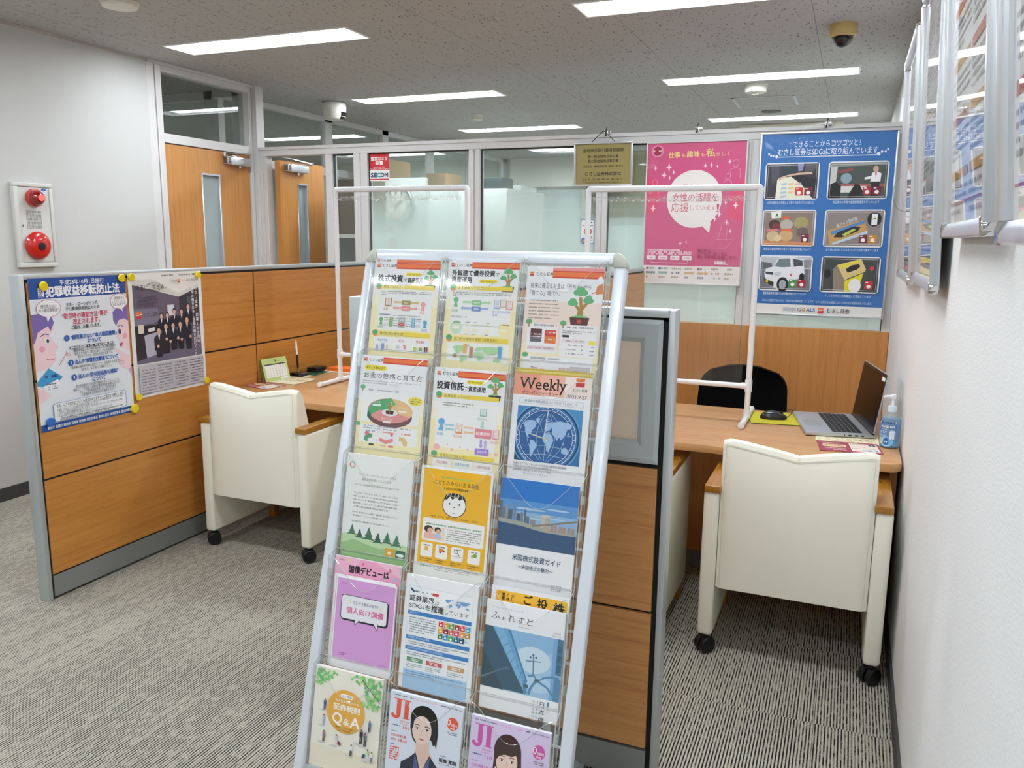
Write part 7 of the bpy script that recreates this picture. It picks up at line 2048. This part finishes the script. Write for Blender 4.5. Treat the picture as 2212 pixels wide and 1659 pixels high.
def b_pink(P):
    H = P.H
    P.rect(0, 0, 100, H * .872, 'cf5484').poly([(0, H * .22), (18, H * .3), (10, H * .5), (0, H * .5)], 'dc4a74').poly([(100, H * .24), (86, H * .36), (84, H * .52), (100, H * .56)], 'dc4a74')
    P.ell(10.5, H * .055, 6.4, 6, 'd98fae').ell(10.5, H * .055, 4.4, 4.6, 'a01f4c').greek(6, 15, H * .055, 2, 'f0c8a8')
    P.txt('仕事', 22, H * .085, 6.6, 'ecd98c', w=12, b=0.016).txt('も', 35.5, H * .09, 4.2, 'ecd98c', w=3.6).txt('趣味', 40.5, H * .083, 7, 'ecd98c', w=13, b=0.016).txt('も', 55, H * .088, 4.2, 'ecd98c', w=3.6).txt('私', 60, H * .077, 8.6, 'ecd98c', w=9, b=0.02).txt('らしく', 70.5, H * .085, 5, 'ecd98c', w=13)
    P.ell(50, H * .395, 28, 29, 'ece7e4', 48).poly([(58, H * .575), (68, H * .555), (67, H * .635)], 'ece7e4')
    P.txt('私たちは', 50, H * .305, 5.4, 'c0587e', 'c', w=23).txt('女性の活躍を', 51, H * .385, 9, 'd0506e', 'c', w=46, b=0.006).txt('応援', 27, H * .455, 10, 'd0606e', w=18).txt('しています', 46.5, H * .457, 6.2, 'd0707e', w=26).txt('！', 73, H * .46, 11, 'c4506a', w=3)
    for x, y, r in ((9, .175, 3.2), (23, .17, 4.6), (18, .225, 4), (24, .245, 2.6), (28, .205, 2.6), (60, .165, 2.6), (66, .16, 3), (72, .17, 2), (84, .14, 2.6), (8, .46, 4), (82, .42, 3), (76, .50, 4), (72, .535, 3), (84, .56, 3), (92, .44, 4), (44, .70, 2), (38, .71, 2.6), (88, .62, 2.4)):
        star(P, x, H * y, r)
    def doll(x, y, s):
        c = 'e9b0c6'
        P.ring(x, y, 2.4 * s, 0.35, c, 18, ry=3 * s).line([(x - 4 * s, y + 12 * s), (x - 3.6 * s, y + 5 * s), (x, y + 3.4 * s), (x + 3.6 * s, y + 5 * s), (x + 4 * s, y + 12 * s)], 0.4, c)
    doll(90, H * .15, 1.2); doll(83, H * .24, 1.0); doll(9, H * .275, 1.0)
    P.line([(66, H * .74), (74, H * .68), (92, H * .68), (84, H * .74)], 0.4, 'e3a0ba', True).line([(76, H * .68), (80, H * .56), (86, H * .56), (84, H * .68)], 0.4, 'e3a0ba')
    P.greek(4, 38, H * .76, 2, 'eec6d4').greek(4, 50, H * .775, 2, 'eec6d4').greek(4, 50, H * .788, 2, 'eec6d4')
    for k in range(4):
        P.rr(3 + k * 12.6, H * .80, 12.6 + k * 12.6, H * .83, 1, 'f0e4e8').greek(4.6 + k * 12.6, 11 + k * 12.6, H * .815, 1.6, 'c890a6')
    P.line([(8, H * .832), (8, H * .852), (46, H * .852), (46, H * .832)], 0.5, 'f0e4e8')
    P.txt('埼玉県は、', 56, H * .76, 4, 'a8245c', w=14, b=0.02).txt('だれもがいきいきと', 56, H * .783, 4, 'a8245c', w=30, b=0.02).txt('働ける社会を応援します。', 56, H * .806, 4, 'a8245c', w=40, b=0.02)
    P.greek(74, 87, H * .842, 3, 'f0dce4').rect(74, H * .85, 88, H * .857, 'f0e8ec')
    P.rect(0, H * .872, 100, H, 'e9e4e0')
    r = random.Random(5)
    for k in range(7):
        for j in range(3):
            x = 3 + k * 13.6
            P.greek(x, x + r.uniform(6, 10.5), H * (.892 + j * .032), 2.6, r.choice(['9aa4b4', 'b8a89a', 'a8b8b4', 'c4a0a4', '7a8494']), 0.8)
    for x, y, c in ((3, .886, 'c8383c'), (16.4, .886, '2f4f8c'), (57, .888, 'b0383c')):
        P.rect(x, H * y, x + 2.4, H * (y + .014), c)
    P.rect(16, H * .915, 26, H * .93, '8fb4ac').rect(44, H * .917, 54, H * .93, 'd8b88a').rect(58, H * .917, 68, H * .93, 'dcb080')
hung_frame('pink poster with a white speech bubble on the back screen', -1.231, 1.208, -0.621, 2.073, 0.008, b_pink, 0.006, mat=ALU)
GOLD = pm('unused', 'b8a24c', 0.35)
def b_gold(P):
    H = P.H
    P.rect(0, 0, 100, H, '9f915a')
    P.txt('金融商品取引業者登録票', 50, H * .16, 6.6, '2a2412', 'c', w=73, b=0.012).txt('第一種金融商品取引業', 50, H * .31, 5.6, '2a2412', 'c', w=55, b=0.008).txt('第二種金融商品取引業', 50, H * .42, 5.6, '2a2412', 'c', w=55, b=0.008)
    P.txt('登録番号　関東財務局長（金商）第105号', 50, H * .55, 3.6, '3a3218', 'c', w=72).txt('むさし証券株式会社', 50, H * .73, 7, '2a2412', 'c', w=65, b=0.01)
    P.txt('日 本 証 券 業 協 会 加入', 50, H * .87, 3.4, '3a3218', 'c', w=72).txt('一般社団法人 第二種金融商品取引業協会 加入', 50, H * .945, 3.4, '3a3218', 'c', w=72)
g = hung_frame('gold registration plate in a silver frame hung by a cord', -1.701, 1.814, -1.317, 2.086, 0.012, b_gold, 0.02, name='registration_plate')
cd = MB()
for x in (0.112, 0.272):
    cd.tube([(x, -0.003, 0.004), (0.192, 0.068, 0.002)], 0.0022, 6)
cd.build('hanging_cord', BLACK, g, world=False)
def hook(x, label, z=2.142):
    t = thing('hanging_hook', label, 'hook', (x, YB, z), 'hooks clipped on the screen top rail')
    b = MB().box(-0.018, -0.012, 0.0, 0.022, 0.02, 0.014)
    b.box(-0.018, -0.016, -0.014, 0.004, -0.009, 0.014)
    b.build('clip', CHROME, t, bevel=0.002, world=False)
    MB().tube([(-0.006, -0.012, -0.012), (-0.008, -0.022, -0.018), (-0.006, -0.03, -0.008), (-0.003, -0.03, 0.022), (0.001, -0.024, 0.034)], 0.003, 8).build('hook_wire', pm('dark_steel', '3c3d3e', 0.3, 0.9), t, world=False)
    MB().tube([(0.01, -0.01, -0.006), (0.024, -0.022, -0.004), (0.03, -0.02, 0.008)], 0.0028, 8).build('lever', CHROME, t, world=False)
hook(-1.497, 'metal hook holding the gold plate cord')
hook(-0.925, 'metal hook above the pink poster')
hook(-0.19, 'metal hook above the blue poster')
MB().tube([(0.222, -0.004, 0.006), (0.242, 0.020, 0.004), (0.282, 0.034, 0.004), (0.352, 0.040, 0.012)], 0.0022, 6).build('hanging_cord', PVC, BLUEP, world=False)
def b_back(P):
    P.rect(0, 0, 100, P.H, '8f8466').rect(3, 3, 97, P.H - 3, 'a79a78').ring(90, P.H * .55, 1.4, 0.6, '6a5a3a')
PB = Print(0.40, 0.42, '6a6250', 0.008)
b_back(PB)
PB.build('back_board', INK, frame((-1.655, 5.262, 2.04), (1, 0, 0), (0, 0, 1)), 'olive framed board hanging behind the glass behind the gold plate', 'board')
# stickers on the glass
def b_sec(P):
    H = P.H
    P.rect(0, 0, 100, H * .60, 'cf2434').rect(3, H * .92, 97, H * .965, 'cf2434')
    P.txt('監視カメラ', 50, H * .19, 17, 'f6f4f4', 'c', w=82, b=0.03).txt('設置', 50, H * .345, 17, 'f6f4f4', 'c', w=38, b=0.03)
    P.txt('MONITORED AREA', 50, H * .495, 6, 'f2dede', 'c', w=58, b=0.02).txt('Surveillance Camera installed', 50, H * .56, 6, 'f2dede', 'c', w=88, b=0.02)
    P.txt('SE', 7, H * .78, 26, '1f2c5a', w=31, b=0.03).txt('C', 38, H * .78, 26, '2fa0b4', w=20, b=0.03).txt('OM', 57, H * .78, 26, '1f2c5a', w=36, b=0.03)
P = Print(0.166, 0.192, 'f0f0f0', 0.0008, eps=5e-5)
b_sec(P)
P.build('window_sticker', INKG, frame((-3.283, 5.208, 2.071), (1, 0, 0), (0, 0, 1)), 'red and white camera notice sticker in the corner of the glass', 'sticker')
def b_park(P):
    H = P.H
    P.rr(2, 2, 98, H - 2, 8, '4f6fa8').rr(6, 6, 94, H - 6, 6, 'eef2f4').greek(26, 84, 22, 14, '3c4046').greek(14, 88, 42, 9, '5a6066').ring(52, H * .5, 24, 7, 'c0303c', 30).greek(38, 66, H * .5, 8, '8a5a5e').greek(56, 84, H * .72, 7, '5a6066').greek(50, 86, H * .79, 6, '9aa0a6').greek(50, 86, H * .86, 6, '9aa0a6')
    P.ell(24, H * .86, 17, 19, '6f86b8').ell(28, H * .88, 9, 9, 'e2b44a')
P = Print(0.098, 0.160, 'dfeaf0', 0.0008, eps=5e-5)
b_park(P)
P.build('window_sticker', INKG, frame((-1.672, 5.208, 1.610), (1, 0, 0), (0, 0, 1)), 'small white sticker with a red ring low on the glass', 'sticker')

# ------------------------------------------------------------------ office behind the screen
CAB = pm('cabinet_paint', 'd5d9d6', 0.5, var=0.015)
def cabinet(label, x0, y0, x1, y1, H, face):
    t = thing('filing_cabinet', label, 'cabinet', ((x0 + x1) / 2, (y0 + y1) / 2, 0))
    MB().box(x0, y0, 0.0, x1, y1, H).build('body', CAB, t, bevel=0.004)
    n = max(1, round((y1 - y0) / 0.45)) if face == 'x' else max(1, round((x1 - x0) / 0.45))
    for k in range(n):
        if face == 'x':
            a, b = y0 + (y1 - y0) * k / n, y0 + (y1 - y0) * (k + 1) / n
            d = MB().box(x1, a + 0.004, 0.06, x1 + 0.016, b - 0.004, H - 0.02).build('door', CAB, t, bevel=0.003)
            MB().box(x1 + 0.016, b - 0.05, H * 0.5, x1 + 0.022, b - 0.035, H * 0.5 + 0.1).build('handle', GREYMET, d, smooth=False)
        else:
            a, b = x0 + (x1 - x0) * k / n, x0 + (x1 - x0) * (k + 1) / n
            d = MB().box(a + 0.004, y0 - 0.016, 0.06, b - 0.004, y0, H - 0.02).build('door', CAB, t, bevel=0.003)
            MB().box(b - 0.05, y0 - 0.022, H * 0.5, b - 0.035, y0 - 0.016, H * 0.5 + 0.1).build('handle', GREYMET, d, smooth=False)
cabinet('long pale cabinet row behind the pane with the camera notice', -4.62, 6.85, -4.22, 9.3, 2.03, 'x')
cabinet('white cabinet with a black machine on top behind the frosted pane', -3.25, 6.6, -2.78, 7.5, 1.905, 'y')
KRAFT = pm('kraft_cardboard', 'a5865a', 0.8, var=0.05)
def carton(label, x0, y0, z0, x1, y1, z1, m=KRAFT):
    t = thing('cardboard_box', label, 'box', ((x0 + x1) / 2, (y0 + y1) / 2, z0))
    MB().box(x0, y0, z0, x1, y1, z1 - 0.004).build('body', m, t, bevel=0.004)
    MB().box(x0 + 0.002, y0 + 0.002, z1 - 0.004, (x0 + x1) / 2 - 0.002, y1 - 0.002, z1).build('flap', m, t, smooth=False)
    MB().box((x0 + x1) / 2 + 0.002, y0 + 0.002, z1 - 0.004, x1 - 0.002, y1 - 0.002, z1).build('flap', m, t, smooth=False)
    return t
carton('brown cardboard box on the cabinets beside the camera notice', -4.56, 7.0, 2.03, -4.24, 7.5, 2.23)
carton('smaller brown cardboard box on the cabinets behind the pole', -4.5, 8.3, 2.03, -4.25, 8.7, 2.19)
o = MB().box(-3.1, 6.62, 1.905, -2.84, 6.86, 2.0).build('label_printer', pm('dark_slate_plastic', '2c3a40', 0.5), loc=(-2.97, 6.74, 1.905), bevel=0.006)
tag(o, 'dark slate machine on top of the white cabinet', 'machine')
o = MB().box(-3.22, 7.0, 1.905, -2.82, 7.4, 1.955).build('document_tray', CAB, loc=(-3.02, 7.2, 1.905), bevel=0.004)
tag(o, 'pale tray on the white cabinet behind the dark machine', 'tray')
t = thing('wall_clock', 'large round pale clock dimly seen through the frosted pane', 'clock', (-3.72, 6.3, 1.75))
MB().box(-3.95, 6.36, 0, -3.45, 6.40, 1.99).build('stand_panel', CAB, t, smooth=False)
MB().lathe([(0.165, -0.0), (0.17, -0.03), (0.16, -0.045), (0.145, -0.04), (0.145, -0.03)], (-3.72, 6.355, 1.76), 'y', 44).build('rim', GREYMET, t)
MB().lathe([(0.144, -0.03), (0.1, -0.032)], (-3.72, 6.355, 1.76), 'y', 44).build('dial', pm('clock_dial', 'e9e6d8', 0.6), t)
hm = MB()
for k in range(12):
    a = math.radians(30 * k)
    hm.box(-3.72 + 0.115 * math.sin(a) - 0.009, 6.318, 1.76 + 0.115 * math.cos(a) - 0.014, -3.72 + 0.115 * math.sin(a) + 0.009, 6.3225, 1.76 + 0.115 * math.cos(a) + 0.014)
hm.tube([(-3.72, 6.316, 1.76), (-3.66, 6.316, 1.80)], 0.004, 6).tube([(-3.72, 6.314, 1.76), (-3.76, 6.314, 1.85)], 0.003, 6)
hm.build('marks_and_hands', GREYMET, t, smooth=False)
t = thing('tissue_carton', 'brown printed carton on a shelf behind the narrow pane', 'box', (-3.62, 5.75, 1.62))
DKR = pm('dark_kraft', '57482a', 0.7, var=0.05)
MB().box(-3.86, 5.62, 1.50, -3.60, 5.95, 1.93).build('body', DKR, t, bevel=0.004)
P = Print(0.22, 0.07, '57482a', 0.0006)
P.txt('ポケットティッシュ', 50, 16, 13, '1c150a', 'c', w=90)
P.build('printed_side', INK, frame((-3.84 + 3.62, 5.617 - 5.75, 1.80 - 1.62), (1, 0, 0), (0, 0, 1)), parent=t)
t = thing('storage_shelf', 'grey white open storage shelf behind the narrow pane', 'shelf', (-3.72, 5.8, 0))
for z in (0.5, 1.0, 1.47):
    MB().box(-3.9, 5.6, z, -3.58, 6.0, z + 0.03).build('shelf_board', CAB, t, smooth=False)
MB().box(-3.9, 5.985, 0, -3.58, 6.0, 1.47).build('back_panel', CAB, t, smooth=False)
for x in (-3.9, -3.6):
    MB().box(x, 5.6, 0, x + 0.02, 6.0, 1.47).build('side_panel', GREYMET, t, smooth=False)
